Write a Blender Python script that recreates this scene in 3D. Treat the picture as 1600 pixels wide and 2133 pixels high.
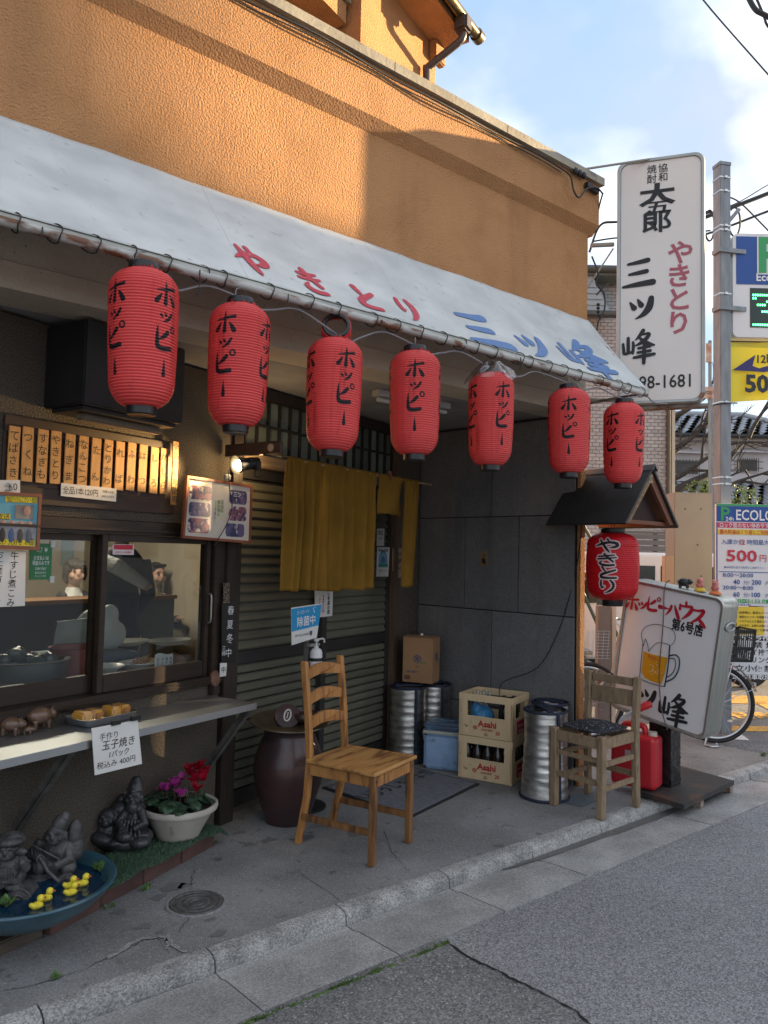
import bpy, bmesh, math, random
import numpy as np
from mathutils import Vector, Matrix, Euler
random.seed(7)
rnd = random.random
def U(a, b): return a + (b - a) * random.random()
R = math.radians
for o in list(bpy.data.objects): bpy.data.objects.remove(o)
scn = bpy.context.scene
COL = scn.collection

# ------------------------------------------------------------------ camera
CH, FPX = 1.52, 1600.0
th, pit, rol = R(50.5), R(3.12), R(1.29)
cF = Vector((math.cos(th) * math.cos(pit), math.sin(th) * math.cos(pit), math.sin(pit)))
r0 = Vector((math.sin(th), -math.cos(th), 0)); u0 = r0.cross(cF)
cR = math.cos(rol) * r0 + math.sin(rol) * u0
cU = -math.sin(rol) * r0 + math.cos(rol) * u0
cam = bpy.data.objects.new('camera', bpy.data.cameras.new('camera')); COL.objects.link(cam)
cam.matrix_world = Matrix(((cR.x, cU.x, -cF.x, 0), (cR.y, cU.y, -cF.y, 0), (cR.z, cU.z, -cF.z, CH), (0, 0, 0, 1)))
cam.data.sensor_fit = 'VERTICAL'; cam.data.sensor_height = 36.0
cam.data.lens = FPX / 2133.0 * 36.0
cam.data.clip_start = 0.05; cam.data.clip_end = 2000
scn.camera = cam

# ------------------------------------------------------------------ world: sky with thin clouds
SUN_EL, SUN_AZ = R(11.0), math.atan2(-0.24, 1.0)     # azimuth from +X, counter-clockwise
w = bpy.data.worlds.new('World'); scn.world = w; w.use_nodes = True
nt = w.node_tree; nt.nodes.clear()
def N(t, typ, **kw):
    n = t.nodes.new(typ)
    for k, v in kw.items(): setattr(n, k, v)
    return n
sky = N(nt, 'ShaderNodeTexSky', sky_type='NISHITA', sun_disc=False)
sky.sun_elevation = SUN_EL; sky.sun_rotation = math.pi / 2 - SUN_AZ
sky.air_density = 1.0; sky.dust_density = 0.6; sky.ozone_density = 2.5
tc = N(nt, 'ShaderNodeTexCoord')
mp = N(nt, 'ShaderNodeMapping'); mp.inputs['Scale'].default_value = (1, 1, 1.5); mp.inputs['Rotation'].default_value = (0.2, 0.1, 1.6)
nz = N(nt, 'ShaderNodeTexNoise'); nz.inputs['Scale'].default_value = 3.6; nz.inputs['Detail'].default_value = 6; nz.inputs['Roughness'].default_value = .46; nz.inputs['Distortion'].default_value = .25
rp = N(nt, 'ShaderNodeValToRGB'); rp.color_ramp.elements[0].position = .33; rp.color_ramp.elements[1].position = .62
nz2 = N(nt, 'ShaderNodeTexNoise'); nz2.inputs['Scale'].default_value = 4.6; nz2.inputs['Detail'].default_value = 5; nz2.inputs['Roughness'].default_value = .45
rp2 = N(nt, 'ShaderNodeValToRGB'); rp2.color_ramp.elements[0].position = .40; rp2.color_ramp.elements[1].position = .62
rp2.color_ramp.elements[0].color = (1.12, 1.28, 1.55, 1); rp2.color_ramp.elements[1].color = (3.0, 2.92, 2.8, 1)
blue = N(nt, 'ShaderNodeMixRGB', blend_type='MIX'); blue.inputs[0].default_value = .85; blue.inputs[2].default_value = (.80, 1.08, 1.52, 1)
mx = N(nt, 'ShaderNodeMixRGB')
bg = N(nt, 'ShaderNodeBackground'); bg.inputs['Strength'].default_value = .115
out = N(nt, 'ShaderNodeOutputWorld')
L = nt.links.new
L(tc.outputs['Generated'], mp.inputs['Vector']); L(mp.outputs[0], nz.inputs['Vector']); L(mp.outputs[0], nz2.inputs['Vector'])
L(nz.outputs['Fac'], rp.inputs[0]); L(nz2.outputs['Fac'], rp2.inputs[0])
L(sky.outputs[0], blue.inputs[1])
L(rp.outputs[0], mx.inputs[0]); L(blue.outputs[0], mx.inputs[1]); L(rp2.outputs[0], mx.inputs[2])
L(mx.outputs[0], bg.inputs['Color']); L(bg.outputs[0], out.inputs['Surface'])

# ------------------------------------------------------------------ sun
sl = bpy.data.lights.new('sun', 'SUN'); sl.energy = 3.2; sl.angle = R(.5); sl.color = (1, .74, .42)
so = bpy.data.objects.new('sun', sl); COL.objects.link(so)
tosun = Vector((math.cos(SUN_EL) * math.cos(SUN_AZ), math.cos(SUN_EL) * math.sin(SUN_AZ), math.sin(SUN_EL)))
so.rotation_euler = tosun.to_track_quat('Z', 'Y').to_euler(); so.location = tosun * 40
scn.view_settings.view_transform = 'Standard'; scn.view_settings.look = 'None'
scn.view_settings.exposure = 2.48; scn.view_settings.gamma = 1; scn.view_settings.use_curve_mapping = False
scn.cycles.max_bounces = 8; scn.cycles.diffuse_bounces = 4; scn.cycles.glossy_bounces = 3; scn.cycles.transparent_max_bounces = 12
scn.cycles.caustics_reflective = False; scn.cycles.caustics_refractive = False
scn.cycles.sample_clamp_indirect = 4

# ------------------------------------------------------------------ photo pixel -> point on a known plane
CO = Vector((0, 0, CH))
def ray(x, y): return cF + cR * ((x - 800) / FPX) + cU * ((1066.5 - y) / FPX)
def pl(x, y, p, n):
    d = ray(x, y); return CO + d * ((Vector(p) - CO).dot(n) / d.dot(n))
def G(x, y, z=0): return pl(x, y, (0, 0, z), Vector((0, 0, 1)))
def FY(x, y, Y): return pl(x, y, (0, Y, 0), Vector((0, 1, 0)))
def FX(x, y, X): return pl(x, y, (X, 0, 0), Vector((1, 0, 0)))
def FC(x, y, p): return pl(x, y, p, Vector((cF.x, cF.y, 0)))       # upright plane facing the camera through p
WA = R(18.3)
wd = Vector((math.cos(WA), math.sin(WA), 0)); wn = Vector((-math.sin(WA), math.cos(WA), 0))
w0 = G(490, 1702)
def W(x, y, off=0):                                             # point in the shop-wall frame (s, off, z)
    p = pl(x, y, w0 + wn * off, wn); d = p - w0
    return Vector((d.dot(wd), off, p.z))
def WP(s, off, z): return w0 + wd * s + wn * off + Vector((0, 0, z))

# ------------------------------------------------------------------ materials
MATS = {}
def mat(name, col, rough=.6, metal=0, col2=None, nscale=8, ndetail=4, nlo=.35, nhi=.65, bump=0, bscale=None, bdist=.01, spec=.5,
        spot=None, spscale=30, splo=.62, sphi=.68, stretch=None, trans=0, coat=0, emit=None, estr=0, alpha=1, vary=0, r2=None, world=False, vor=None):
    if name in MATS: return MATS[name]
    m = bpy.data.materials.new(name); m.use_nodes = True
    t = m.node_tree; b = t.nodes['Principled BSDF']; lk = t.links.new
    b.inputs['Base Color'].default_value = (*col, 1); b.inputs['Roughness'].default_value = rough
    b.inputs['Metallic'].default_value = metal; b.inputs['Specular IOR Level'].default_value = spec
    b.inputs['Coat Weight'].default_value = coat; b.inputs['Alpha'].default_value = alpha
    if emit: b.inputs['Emission Color'].default_value = (*emit, 1); b.inputs['Emission Strength'].default_value = estr
    vec = None
    if world:
        g = N(t, 'ShaderNodeNewGeometry'); vec = g.outputs['Position']
    else:
        c = N(t, 'ShaderNodeTexCoord'); vec = c.outputs['Object']
    if stretch:
        mp = N(t, 'ShaderNodeMapping'); mp.inputs['Scale'].default_value = stretch; lk(vec, mp.inputs['Vector']); vec = mp.outputs[0]
    cur = None
    if col2 or r2 is not None:
        n = N(t, 'ShaderNodeTexNoise'); n.inputs['Scale'].default_value = nscale; n.inputs['Detail'].default_value = ndetail; lk(vec, n.inputs['Vector'])
        r = N(t, 'ShaderNodeMapRange'); r.inputs['From Min'].default_value = nlo; r.inputs['From Max'].default_value = nhi; lk(n.outputs['Fac'], r.inputs['Value'])
        if col2:
            x = N(t, 'ShaderNodeMixRGB'); x.inputs[1].default_value = (*col, 1); x.inputs[2].default_value = (*col2, 1)
            lk(r.outputs[0], x.inputs[0]); cur = x.outputs[0]
        if r2 is not None:
            q = N(t, 'ShaderNodeMapRange'); q.inputs['To Min'].default_value = rough; q.inputs['To Max'].default_value = r2
            lk(r.outputs[0], q.inputs['Value']); lk(q.outputs[0], b.inputs['Roughness'])
    if spot:
        n = N(t, 'ShaderNodeTexNoise'); n.inputs['Scale'].default_value = spscale; n.inputs['Detail'].default_value = 3; lk(vec, n.inputs['Vector'])
        r = N(t, 'ShaderNodeMapRange'); r.inputs['From Min'].default_value = splo; r.inputs['From Max'].default_value = sphi; lk(n.outputs['Fac'], r.inputs['Value'])
        x = N(t, 'ShaderNodeMixRGB'); x.inputs[1].default_value = (*col, 1); x.inputs[2].default_value = (*spot, 1)
        if cur: lk(cur, x.inputs[1])
        lk(r.outputs[0], x.inputs[0]); cur = x.outputs[0]
    if vor:                                                      # aggregate flecks: (scale, strength)
        v = N(t, 'ShaderNodeTexVoronoi'); v.inputs['Scale'].default_value = vor[0]; lk(vec, v.inputs['Vector'])
        s = N(t, 'ShaderNodeSeparateColor'); lk(v.outputs['Color'], s.inputs[0])
        r = N(t, 'ShaderNodeMapRange'); r.inputs['From Min'].default_value = 0; r.inputs['From Max'].default_value = 1
        r.inputs['To Min'].default_value = 1 - vor[1]; r.inputs['To Max'].default_value = 1 + vor[1]; lk(s.outputs[0], r.inputs['Value'])
        p = N(t, 'ShaderNodeMath', operation='GREATER_THAN'); p.inputs[1].default_value = .97; lk(s.outputs[1], p.inputs[0])
        x = N(t, 'ShaderNodeMixRGB', blend_type='MULTIPLY'); x.inputs[0].default_value = 1; x.inputs[1].default_value = (*col, 1)
        if cur: lk(cur, x.inputs[1])
        lk(r.outputs[0], x.inputs[2])
        y = N(t, 'ShaderNodeMixRGB'); y.inputs[2].default_value = (.5, .5, .5, 1); lk(x.outputs[0], y.inputs[1])
        pm = N(t, 'ShaderNodeMath', operation='MULTIPLY'); pm.inputs[1].default_value = .55; lk(p.outputs[0], pm.inputs[0]); lk(pm.outputs[0], y.inputs[0])
        cur = y.outputs[0]
    if vary:
        oi = N(t, 'ShaderNodeObjectInfo'); h = N(t, 'ShaderNodeHueSaturation')
        r = N(t, 'ShaderNodeMapRange'); r.inputs['To Min'].default_value = 1 - vary; r.inputs['To Max'].default_value = 1 + vary
        lk(oi.outputs['Random'], r.inputs['Value']); lk(r.outputs[0], h.inputs['Value'])
        h.inputs['Color'].default_value = (*col, 1)
        if cur: lk(cur, h.inputs['Color'])
        cur = h.outputs[0]
    if cur: lk(cur, b.inputs['Base Color'])
    if bump:
        n = N(t, 'ShaderNodeTexNoise'); n.inputs['Scale'].default_value = bscale or nscale; n.inputs['Detail'].default_value = 3; lk(vec, n.inputs['Vector'])
        u = N(t, 'ShaderNodeBump'); u.inputs['Strength'].default_value = bump; u.inputs['Distance'].default_value = bdist
        lk(n.outputs['Fac'], u.inputs['Height']); lk(u.outputs[0], b.inputs['Normal'])
    if trans:
        o = t.nodes['Material Output']; tr = N(t, 'ShaderNodeBsdfTranslucent'); tr.inputs[0].default_value = (*col, 1)
        if cur: lk(cur, tr.inputs[0])
        ms = N(t, 'ShaderNodeMixShader'); ms.inputs[0].default_value = trans
        lk(b.outputs[0], ms.inputs[1]); lk(tr.outputs[0], ms.inputs[2]); lk(ms.outputs[0], o.inputs['Surface'])
    MATS[name] = m
    return m
def glass(name, tint=(1, 1, 1), refl=.5, rough=.02):
    if name in MATS: return MATS[name]
    m = bpy.data.materials.new(name); m.use_nodes = True; t = m.node_tree; t.nodes.clear()
    tr = N(t, 'ShaderNodeBsdfTransparent'); tr.inputs[0].default_value = (*tint, 1)
    gl = N(t, 'ShaderNodeBsdfGlossy'); gl.inputs['Roughness'].default_value = rough
    lw = N(t, 'ShaderNodeLayerWeight'); lw.inputs[0].default_value = .5
    fr = N(t, 'ShaderNodeMath', operation='POWER'); fr.inputs[1].default_value = 4.0; t.links.new(lw.outputs['Facing'], fr.inputs[0])
    mu = N(t, 'ShaderNodeMath', operation='MULTIPLY_ADD'); mu.inputs[1].default_value = refl; mu.inputs[2].default_value = .06 * refl; mu.use_clamp = True
    ms = N(t, 'ShaderNodeMixShader'); o = N(t, 'ShaderNodeOutputMaterial')
    t.links.new(fr.outputs[0], mu.inputs[0]); t.links.new(mu.outputs[0], ms.inputs[0]); t.links.new(tr.outputs[0], ms.inputs[1]); t.links.new(gl.outputs[0], ms.inputs[2]); t.links.new(ms.outputs[0], o.inputs[0])
    MATS[name] = m; return m

# ------------------------------------------------------------------ objects
def tag(o, label=None, cat=None, group=None, kind=None):
    if label: o['label'] = label
    if cat: o['category'] = cat
    if group: o['group'] = group
    if kind: o['kind'] = kind
    return o
def thing(name, label, cat, loc=(0, 0, 0), rz=0, group=None, rot=None):
    o = bpy.data.objects.new(name, None); COL.objects.link(o); o.empty_display_size = .1
    o.location = loc; o.rotation_euler = rot if rot else (0, 0, rz)
    return tag(o, label, cat, group)
def link(name, me, m, parent=None, loc=None, rot=None, scale=None):
    o = bpy.data.objects.new(name, me); COL.objects.link(o)
    if m is not None and not me.materials: me.materials.append(m)
    if parent: o.parent = parent
    if loc is not None: o.location = loc
    if rot is not None: o.rotation_euler = rot
    if scale is not None: o.scale = scale
    return o
def copy_tree(o, parent=None):
    c = o.copy(); COL.objects.link(c); c.parent = parent
    for ch in o.children: copy_tree(ch, c)
    return c

class B:
    """collects shapes into one mesh"""
    def __init__(s): s.v = []; s.f = []
    def add(s, vs, fs):
        n = len(s.v); s.v += [tuple(v) for v in vs]; s.f += [tuple(i + n for i in f) for f in fs]; return s
    def box(s, c, d, rot=None, bev=0):
        x, y, z = d[0] / 2, d[1] / 2, d[2] / 2
        if bev:
            bm = bmesh.new(); bmesh.ops.create_cube(bm, size=1); bmesh.ops.scale(bm, vec=d, verts=bm.verts)
            bmesh.ops.bevel(bm, geom=bm.edges[:], offset=bev, segments=2, affect='EDGES', clamp_overlap=True)
            vs = [v.co.copy() for v in bm.verts]; fs = [[v.index for v in f.verts] for f in bm.faces]; bm.free()
        else:
            vs = [Vector(p) for p in ((-x, -y, -z), (x, -y, -z), (x, y, -z), (-x, y, -z), (-x, -y, z), (x, -y, z), (x, y, z), (-x, y, z))]
            fs = [(0, 3, 2, 1), (4, 5, 6, 7), (0, 1, 5, 4), (1, 2, 6, 5), (2, 3, 7, 6), (3, 0, 4, 7)]
        if rot is not None:
            q = rot if isinstance(rot, Matrix) else Euler(rot).to_matrix()
            vs = [q @ v for v in vs]
        c = Vector(c); return s.add([v + c for v in vs], fs)
    def bb(s, a, b, bev=0):                                       # box from two corners
        a, b = Vector(a), Vector(b); return s.box((a + b) / 2, [abs(b[i] - a[i]) for i in range(3)], None, bev)
    def prism(s, pts, d, close=True):                             # polygon of 3D points pushed along d
        n = len(pts); d = Vector(d); P = [Vector(p) for p in pts]
        fs = [tuple(range(n - 1, -1, -1)), tuple(range(n, 2 * n))] + [(i, (i + 1) % n, n + (i + 1) % n, n + i) for i in range(n)]
        return s.add(P + [p + d for p in P], fs)
    def lathe(s, prof, n=32, c=(0, 0, 0), cap=False, arc=2 * math.pi):
        c = Vector(c); vs = []; fs = []; m = len(prof); full = arc > 6.28
        k = n if full else n + 1
        for i in range(k):
            a = arc * i / n
            for r, z in prof: vs.append(c + Vector((r * math.cos(a), r * math.sin(a), z)))
        for i in range(n):
            j = (i + 1) % k
            for q in range(m - 1):
                fs.append((i * m + q, j * m + q, j * m + q + 1, i * m + q + 1))
        if cap:
            fs.append(tuple(i * m for i in range(k - 1, -1, -1))); fs.append(tuple(i * m + m - 1 for i in range(k)))
        return s.add(vs, fs)
    def tube(s, pts, r, n=8, cap=True, closed=False):
        P = [Vector(p) for p in pts]; rr = r if isinstance(r, (list, tuple)) else [r] * len(P)
        vs = []; fs = []; m = len(P); up = None
        for i, p in enumerate(P):
            if closed: t = (P[(i + 1) % m] - P[i - 1])
            else: t = P[min(i + 1, m - 1)] - P[max(i - 1, 0)]
            if t.length < 1e-9: t = Vector((0, 0, 1))
            t.normalize()
            if up is None: up = t.orthogonal().normalized()
            else:
                up = up - t * up.dot(t)
                if up.length < 1e-6: up = t.orthogonal()
                up.normalize()
            sd = t.cross(up)
            for k in range(n):
                a = 2 * math.pi * k / n; vs.append(p + (up * math.cos(a) + sd * math.sin(a)) * rr[i])
        for i in range(m if closed else m - 1):
            j = (i + 1) % m
            for k in range(n): fs.append((i * n + k, i * n + (k + 1) % n, j * n + (k + 1) % n, j * n + k))
        if cap and not closed: fs.append(tuple(range(n - 1, -1, -1))); fs.append(tuple(range((m - 1) * n, m * n)))
        return s.add(vs, fs)
    def cyl(s, a, b, r, n=16, r2=None): return s.tube([a, b], [r, r if r2 is None else r2], n)
    def ell(s, c, r, rot=None, n=14, m=9):
        c = Vector(c); r = (r, r, r) if isinstance(r, (int, float)) else r; vs = []; fs = []
        q = Euler(rot).to_matrix() if rot else None
        for j in range(m + 1):
            t = math.pi * j / m
            for i in range(n):
                a = 2 * math.pi * i / n; v = Vector((r[0] * math.sin(t) * math.cos(a), r[1] * math.sin(t) * math.sin(a), r[2] * math.cos(t)))
                vs.append(c + (q @ v if q else v))
        for j in range(m):
            for i in range(n): fs.append((j * n + i, (j + 1) * n + i, (j + 1) * n + (i + 1) % n, j * n + (i + 1) % n))
        return s.add(vs, fs)
    def grid(s, fn, nu, nv):
        vs = [fn(i / nu, j / nv) for j in range(nv + 1) for i in range(nu + 1)]
        return s.add(vs, [(j * (nu + 1) + i, j * (nu + 1) + i + 1, (j + 1) * (nu + 1) + i + 1, (j + 1) * (nu + 1) + i) for j in range(nv) for i in range(nu)])
    def mesh(s, name, smooth=False):
        me = bpy.data.meshes.new(name); me.from_pydata(s.v, [], s.f)
        me.validate(); bm = bmesh.new(); bm.from_mesh(me); bmesh.ops.recalc_face_normals(bm, faces=bm.faces); bm.to_mesh(me); bm.free()
        if smooth:
            me.polygons.foreach_set('use_smooth', [True] * len(me.polygons))
            if smooth != 'all': me.set_sharp_from_angle(angle=R(smooth if smooth is not True else 40))
        me.update(); return me
    def build(s, name, m, parent=None, smooth=False, loc=None, rot=None, **kw):
        o = link(name, s.mesh(name, smooth), m, parent, loc, rot)
        if kw: tag(o, **kw)
        return o
def blob(name, b, m, parent, voxel=.006, smooth=6, loc=None, rot=None):   # fuse overlapping solids into one sculpted skin
    o = b.build(name, m, parent, loc=loc, rot=rot)
    md = o.modifiers.new('remesh', 'REMESH'); md.mode = 'VOXEL'; md.voxel_size = voxel; md.use_smooth_shade = True
    if smooth:
        sm = o.modifiers.new('smooth', 'SMOOTH'); sm.factor = .5; sm.iterations = smooth
    return o
def bez(pts, n=8):                                                # Catmull-Rom through points of any dimension
    P = [tuple(p) for p in pts]; P = [P[0]] + P + [P[-1]]; o = []
    for i in range(1, len(P) - 2):
        for k in range(n):
            t = k / n; a, b, c, d = P[i - 1:i + 3]
            o.append(tuple(.5 * (2 * b[q] + (c[q] - a[q]) * t + (2 * a[q] - 5 * b[q] + 4 * c[q] - d[q]) * t * t + (3 * b[q] - a[q] - 3 * c[q] + d[q]) * t ** 3) for q in range(len(b))))
    o.append(P[-2]); return o

# ------------------------------------------------------------------ writing
_gc = {}
def glyphs(s, bold=0.0):
    k = (s, bold)
    if k not in _gc:
        cu = bpy.data.curves.new('t', 'FONT'); cu.body = s; cu.size = 1; cu.resolution_u = 2; cu.offset = bold
        ob = bpy.data.objects.new('t', cu); me = bpy.data.meshes.new_from_object(ob)
        v = [tuple(p.co)[:2] for p in me.vertices]; f = [tuple(p.vertices) for p in me.polygons]
        bpy.data.objects.remove(ob); bpy.data.curves.remove(cu); bpy.data.meshes.remove(me); _gc[k] = (v, f)
    return _gc[k]
def text(b, s, size, c, ex, ey, bold=0.0, vertical=False, width=None, pitch=1.0, lift=.0012, align='C', jitter=0):
    """flat lettering laid on a surface: c centre, ex reading direction, ey up direction (unit vectors)"""
    c, ex, ey = Vector(c), Vector(ex), Vector(ey); nn = ex.cross(ey); nn.normalize()
    if vertical:
        n = len(s)
        for i, ch in enumerate(s):
            if ch == ' ': continue
            v, f = glyphs(ch, bold)
            if not v: continue
            x0 = (min(p[0] for p in v) + max(p[0] for p in v)) / 2
            oy = ((n - 1) / 2 - i) * pitch * size; jx = U(-jitter, jitter) * size; sc = size * (1 + U(-jitter, jitter))
            b.add([c + ex * ((p[0] - x0) * sc + jx) + ey * ((p[1] - .38) * sc + oy) + nn * lift for p in v], f)
        return
    v, f = glyphs(s, bold)
    if not v: return
    xa, xb = min(p[0] for p in v), max(p[0] for p in v); sx = size if width is None else width / (xb - xa)
    x0 = {'C': (xa + xb) / 2, 'L': xa, 'R': xb}[align]
    b.add([c + ex * ((p[0] - x0) * sx) + ey * ((p[1] - .37) * size) + nn * lift for p in v], f)

STROKES = {   # brush strokes: x, y (up), half width in a unit box
 'ホ': [[(.5, .99, .008), (.5, .75, .04), (.49, .4, .06), (.47, .1, .08)], [(.08, .58, .015), (.45, .64, .045), (.92, .74, .06)], [(.31, .46, .02), (.2, .3, .06), (.1, .16, .085)], [(.68, .47, .02), (.8, .3, .07), (.89, .13, .09)]],
 'ッ': [[(.2, .58, .06), (.27, .48, .075)], [(.46, .68, .06), (.52, .57, .075)], [(.92, .74, .07), (.75, .45, .085), (.55, .27, .06), (.35, .16, .015)]],
 'ピ': [[(.17, .95, .012), (.15, .6, .05), (.17, .2, .075), (.3, .1, .08), (.55, .1, .08), (.78, .14, .075)], [(.62, .72, .07), (.45, .55, .07), (.25, .42, .02)], [(.88 + .11 * math.cos(a * .5236), .86 + .11 * math.sin(a * .5236), .03) for a in range(13)]],
 'ー': [[(.5, .98, .006), (.5, .6, .06), (.5, .12, .115)]],
 'や': [[(.03, .47, .02), (.3, .64, .06), (.62, .74, .06), (.88, .66, .075), (.9, .5, .075), (.74, .38, .05), (.58, .37, .012)], [(.5, .97, .05), (.58, .82, .035)], [(.2, .95, .03), (.34, .6, .06), (.48, .25, .06), (.6, .02, .03)]],
 'き': [[(.12, .76, .04), (.45, .8, .05), (.82, .88, .03)], [(.08, .56, .04), (.45, .6, .05), (.9, .69, .03)], [(.38, .98, .05), (.55, .65, .06), (.76, .35, .05)], [(.3, .4, .02), (.18, .24, .05), (.3, .1, .06), (.55, .05, .06), (.8, .09, .05)]],
 'と': [[(.3, .97, .06), (.38, .75, .05), (.46, .58, .03)], [(.86, .74, .05), (.55, .55, .06), (.28, .36, .07), (.25, .16, .07), (.5, .08, .06), (.9, .1, .05)]],
 'り': [[(.22, .93, .05), (.2, .65, .06), (.26, .42, .05), (.38, .5, .015)], [(.66, .97, .05), (.8, .7, .075), (.77, .4, .07), (.6, .16, .05), (.38, .02, .012)]],
 '三': [[(.18, .84, .03), (.5, .88, .05), (.82, .93, .06)], [(.22, .5, .03), (.5, .53, .05), (.78, .57, .055)], [(.02, .1, .03), (.45, .15, .06), (.98, .2, .075)]],
 'ツ': [[(.1, .72, .03), (.25, .5, .085)], [(.4, .82, .03), (.53, .6, .085)], [(.93, .85, .08), (.85, .5, .1), (.62, .22, .07), (.3, .05, .012)]],
 '峰': [[(.2, .78, .035), (.2, .55, .04), (.2, .35, .04)], [(.04, .6, .03), (.06, .42, .035), (.08, .3, .035), (.22, .31, .03), (.36, .36, .03)], [(.35, .64, .03), (.36, .5, .035), (.34, .3, .03)],
        [(.66, .99, .045), (.56, .84, .04), (.42, .7, .012)], [(.6, .86, .025), (.84, .88, .035), (.76, .74, .045), (.58, .6, .04), (.4, .52, .012)], [(.54, .77, .025), (.72, .62, .05), (.85, .55, .05), (1.0, .52, .02)],
        [(.52, .44, .03), (.86, .49, .035)], [(.5, .31, .03), (.88, .35, .035)], [(.38, .16, .03), (.7, .2, .04), (1.0, .24, .035)], [(.69, .54, .035), (.69, .3, .045), (.68, -.02, .04)]],
 'ハ': [[(.38, .75, .06), (.3, .45, .07), (.05, .1, .02)], [(.6, .82, .03), (.75, .5, .08), (.95, .12, .09)]],
 'ウ': [[(.5, 1.0, .05), (.52, .82, .06)], [(.15, .8, .05), (.16, .55, .06)], [(.15, .74, .05), (.5, .76, .05), (.88, .78, .07), (.75, .4, .08), (.35, .02, .02)]],
 'ス': [[(.15, .8, .05), (.5, .82, .05), (.8, .86, .07), (.55, .42, .07), (.08, .08, .02)], [(.52, .44, .04), (.75, .25, .08), (.95, .06, .07)]],
}
def brush(b, ch, size, c, ex, ey, wt=1.0, lift=.0015, sx=1.0):
    """one brush character, c = centre of its box"""
    c, ex, ey = Vector(c), Vector(ex), Vector(ey); nn = ex.cross(ey).normalized()
    for si, st in enumerate(STROKES[ch]):
        P = bez(st, 5); n = len(P); le = []; ri = []
        pos = [Vector(((p[0] - .5) * sx, p[1] - .5)) for p in P]
        for i, p in enumerate(P):
            t = pos[min(i + 1, n - 1)] - pos[max(i - 1, 0)]
            t = t.normalized() if t.length > 1e-9 else Vector((1, 0)); nr = Vector((-t.y, t.x)); ww = max(p[2] * wt, .004)
            le.append(pos[i] + nr * ww); ri.append(pos[i] - nr * ww)
        cap = []
        t = (pos[-1] - pos[-2]).normalized(); ww = max(P[-1][2] * wt, .004)
        for k in range(1, 5):
            a = math.pi / 2 - math.pi * k / 5; nr = Vector((-t.y, t.x)); cap.append(pos[-1] + t * (ww * math.cos(a)) + nr * (ww * math.sin(a)))
        cap0 = []
        t = (pos[0] - pos[1]).normalized(); ww = max(P[0][2] * wt, .004)
        for k in range(1, 5):
            a = -math.pi / 2 + math.pi * k / 5; nr = Vector((t.y, -t.x)); cap0.append(pos[0] + t * (ww * math.cos(a)) + nr * (ww * math.sin(a)))
        vs = le + ri; fs = [(i, n + i, n + i + 1, i + 1) for i in range(n - 1)]
        k0 = len(vs); vs += cap; fs.append((n - 1, 2 * n - 1, *[k0 + 3 - k for k in range(4)]))
        k1 = len(vs); vs += cap0; fs.append((n, 0, *[k1 + k for k in range(3, -1, -1)]))
        b.add([c + (ex * v.x + ey * v.y) * size + nn * (lift + si * .0003) for v in vs], fs)
X3, Y3, Z3 = Vector((1, 0, 0)), Vector((0, 1, 0)), Vector((0, 0, 1))
# ================================================================== materials used widely
ORANGE = mat('orange_stucco', (.57, .285, .125), .85, col2=(.49, .245, .105), nscale=1.3, spot=(.44, .21, .085), spscale=3.5, splo=.5, sphi=.8, bump=1.0, bscale=105, bdist=.016, spec=.25)
def streaks(m, sx, sz, lo, amt):                                   # rain streaks: long vertical noise multiplied into the colour
    t = m.node_tree; b = t.nodes['Principled BSDF']; src = b.inputs['Base Color'].links[0].from_socket
    g = N(t, 'ShaderNodeNewGeometry'); mp = N(t, 'ShaderNodeMapping'); mp.inputs['Scale'].default_value = (sx, sx, sz); t.links.new(g.outputs['Position'], mp.inputs[0])
    n = N(t, 'ShaderNodeTexNoise'); n.inputs['Scale'].default_value = 1; n.inputs['Detail'].default_value = 5; t.links.new(mp.outputs[0], n.inputs['Vector'])
    r = N(t, 'ShaderNodeMapRange'); r.inputs['From Min'].default_value = lo; r.inputs['From Max'].default_value = lo + .22; r.inputs['To Min'].default_value = 1; r.inputs['To Max'].default_value = 1 - amt; t.links.new(n.outputs['Fac'], r.inputs[0])
    x = N(t, 'ShaderNodeMixRGB', blend_type='MULTIPLY'); x.inputs[0].default_value = 1; t.links.new(src, x.inputs[1]); t.links.new(r.outputs[0], x.inputs[2]); t.links.new(x.outputs[0], b.inputs['Base Color'])
streaks(ORANGE, 5.5, .5, .52, .12)
BEIGE = mat('beige_stucco', (.64, .58, .47), .9, col2=(.54, .48, .38), nscale=3, bump=.6, bscale=60, spec=.2, spot=(.16, .13, .1), spscale=55, splo=.68, sphi=.75)
CEIL = mat('soffit_paint', (.36, .35, .34), .85, col2=(.29, .28, .27), nscale=4, bump=.3, bscale=50, spec=.2)
BROWNST = mat('brown_stucco', (.135, .113, .088), .9, col2=(.06, .05, .04), nscale=150, ndetail=4, nlo=.36, nhi=.66, bump=.9, bscale=120, bdist=.008, spec=.2)
DARKPANEL = mat('charcoal_panel', (.12, .12, .122), .65, col2=(.185, .18, .176), nscale=95, ndetail=3, bump=.6, bscale=110, bdist=.004, spec=.4, vary=.12, spot=(.19, .186, .18), spscale=7, splo=.58, sphi=.8)
streaks(DARKPANEL, 7, .7, .5, .18)
JOINT = mat('joint_dark', (.008, .008, .009), .8)
BRONZE = mat('bronze_aluminium', (.048, .032, .023), .4, metal=.35, col2=(.036, .024, .018), nscale=5, stretch=(1, 1, 8))
DARKWOOD = mat('dark_wood', (.035, .023, .017), .6, col2=(.018, .012, .009), nscale=10, stretch=(6, 6, .7), bump=.3, bscale=14)
BLACKM = mat('black_metal', (.012, .012, .013), .45, spec=.5, col2=(.02, .02, .02), nscale=6)
STEEL = mat('stainless_top', (.46, .47, .48), .45, metal=1, col2=(.42, .43, .44), nscale=5)
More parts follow.
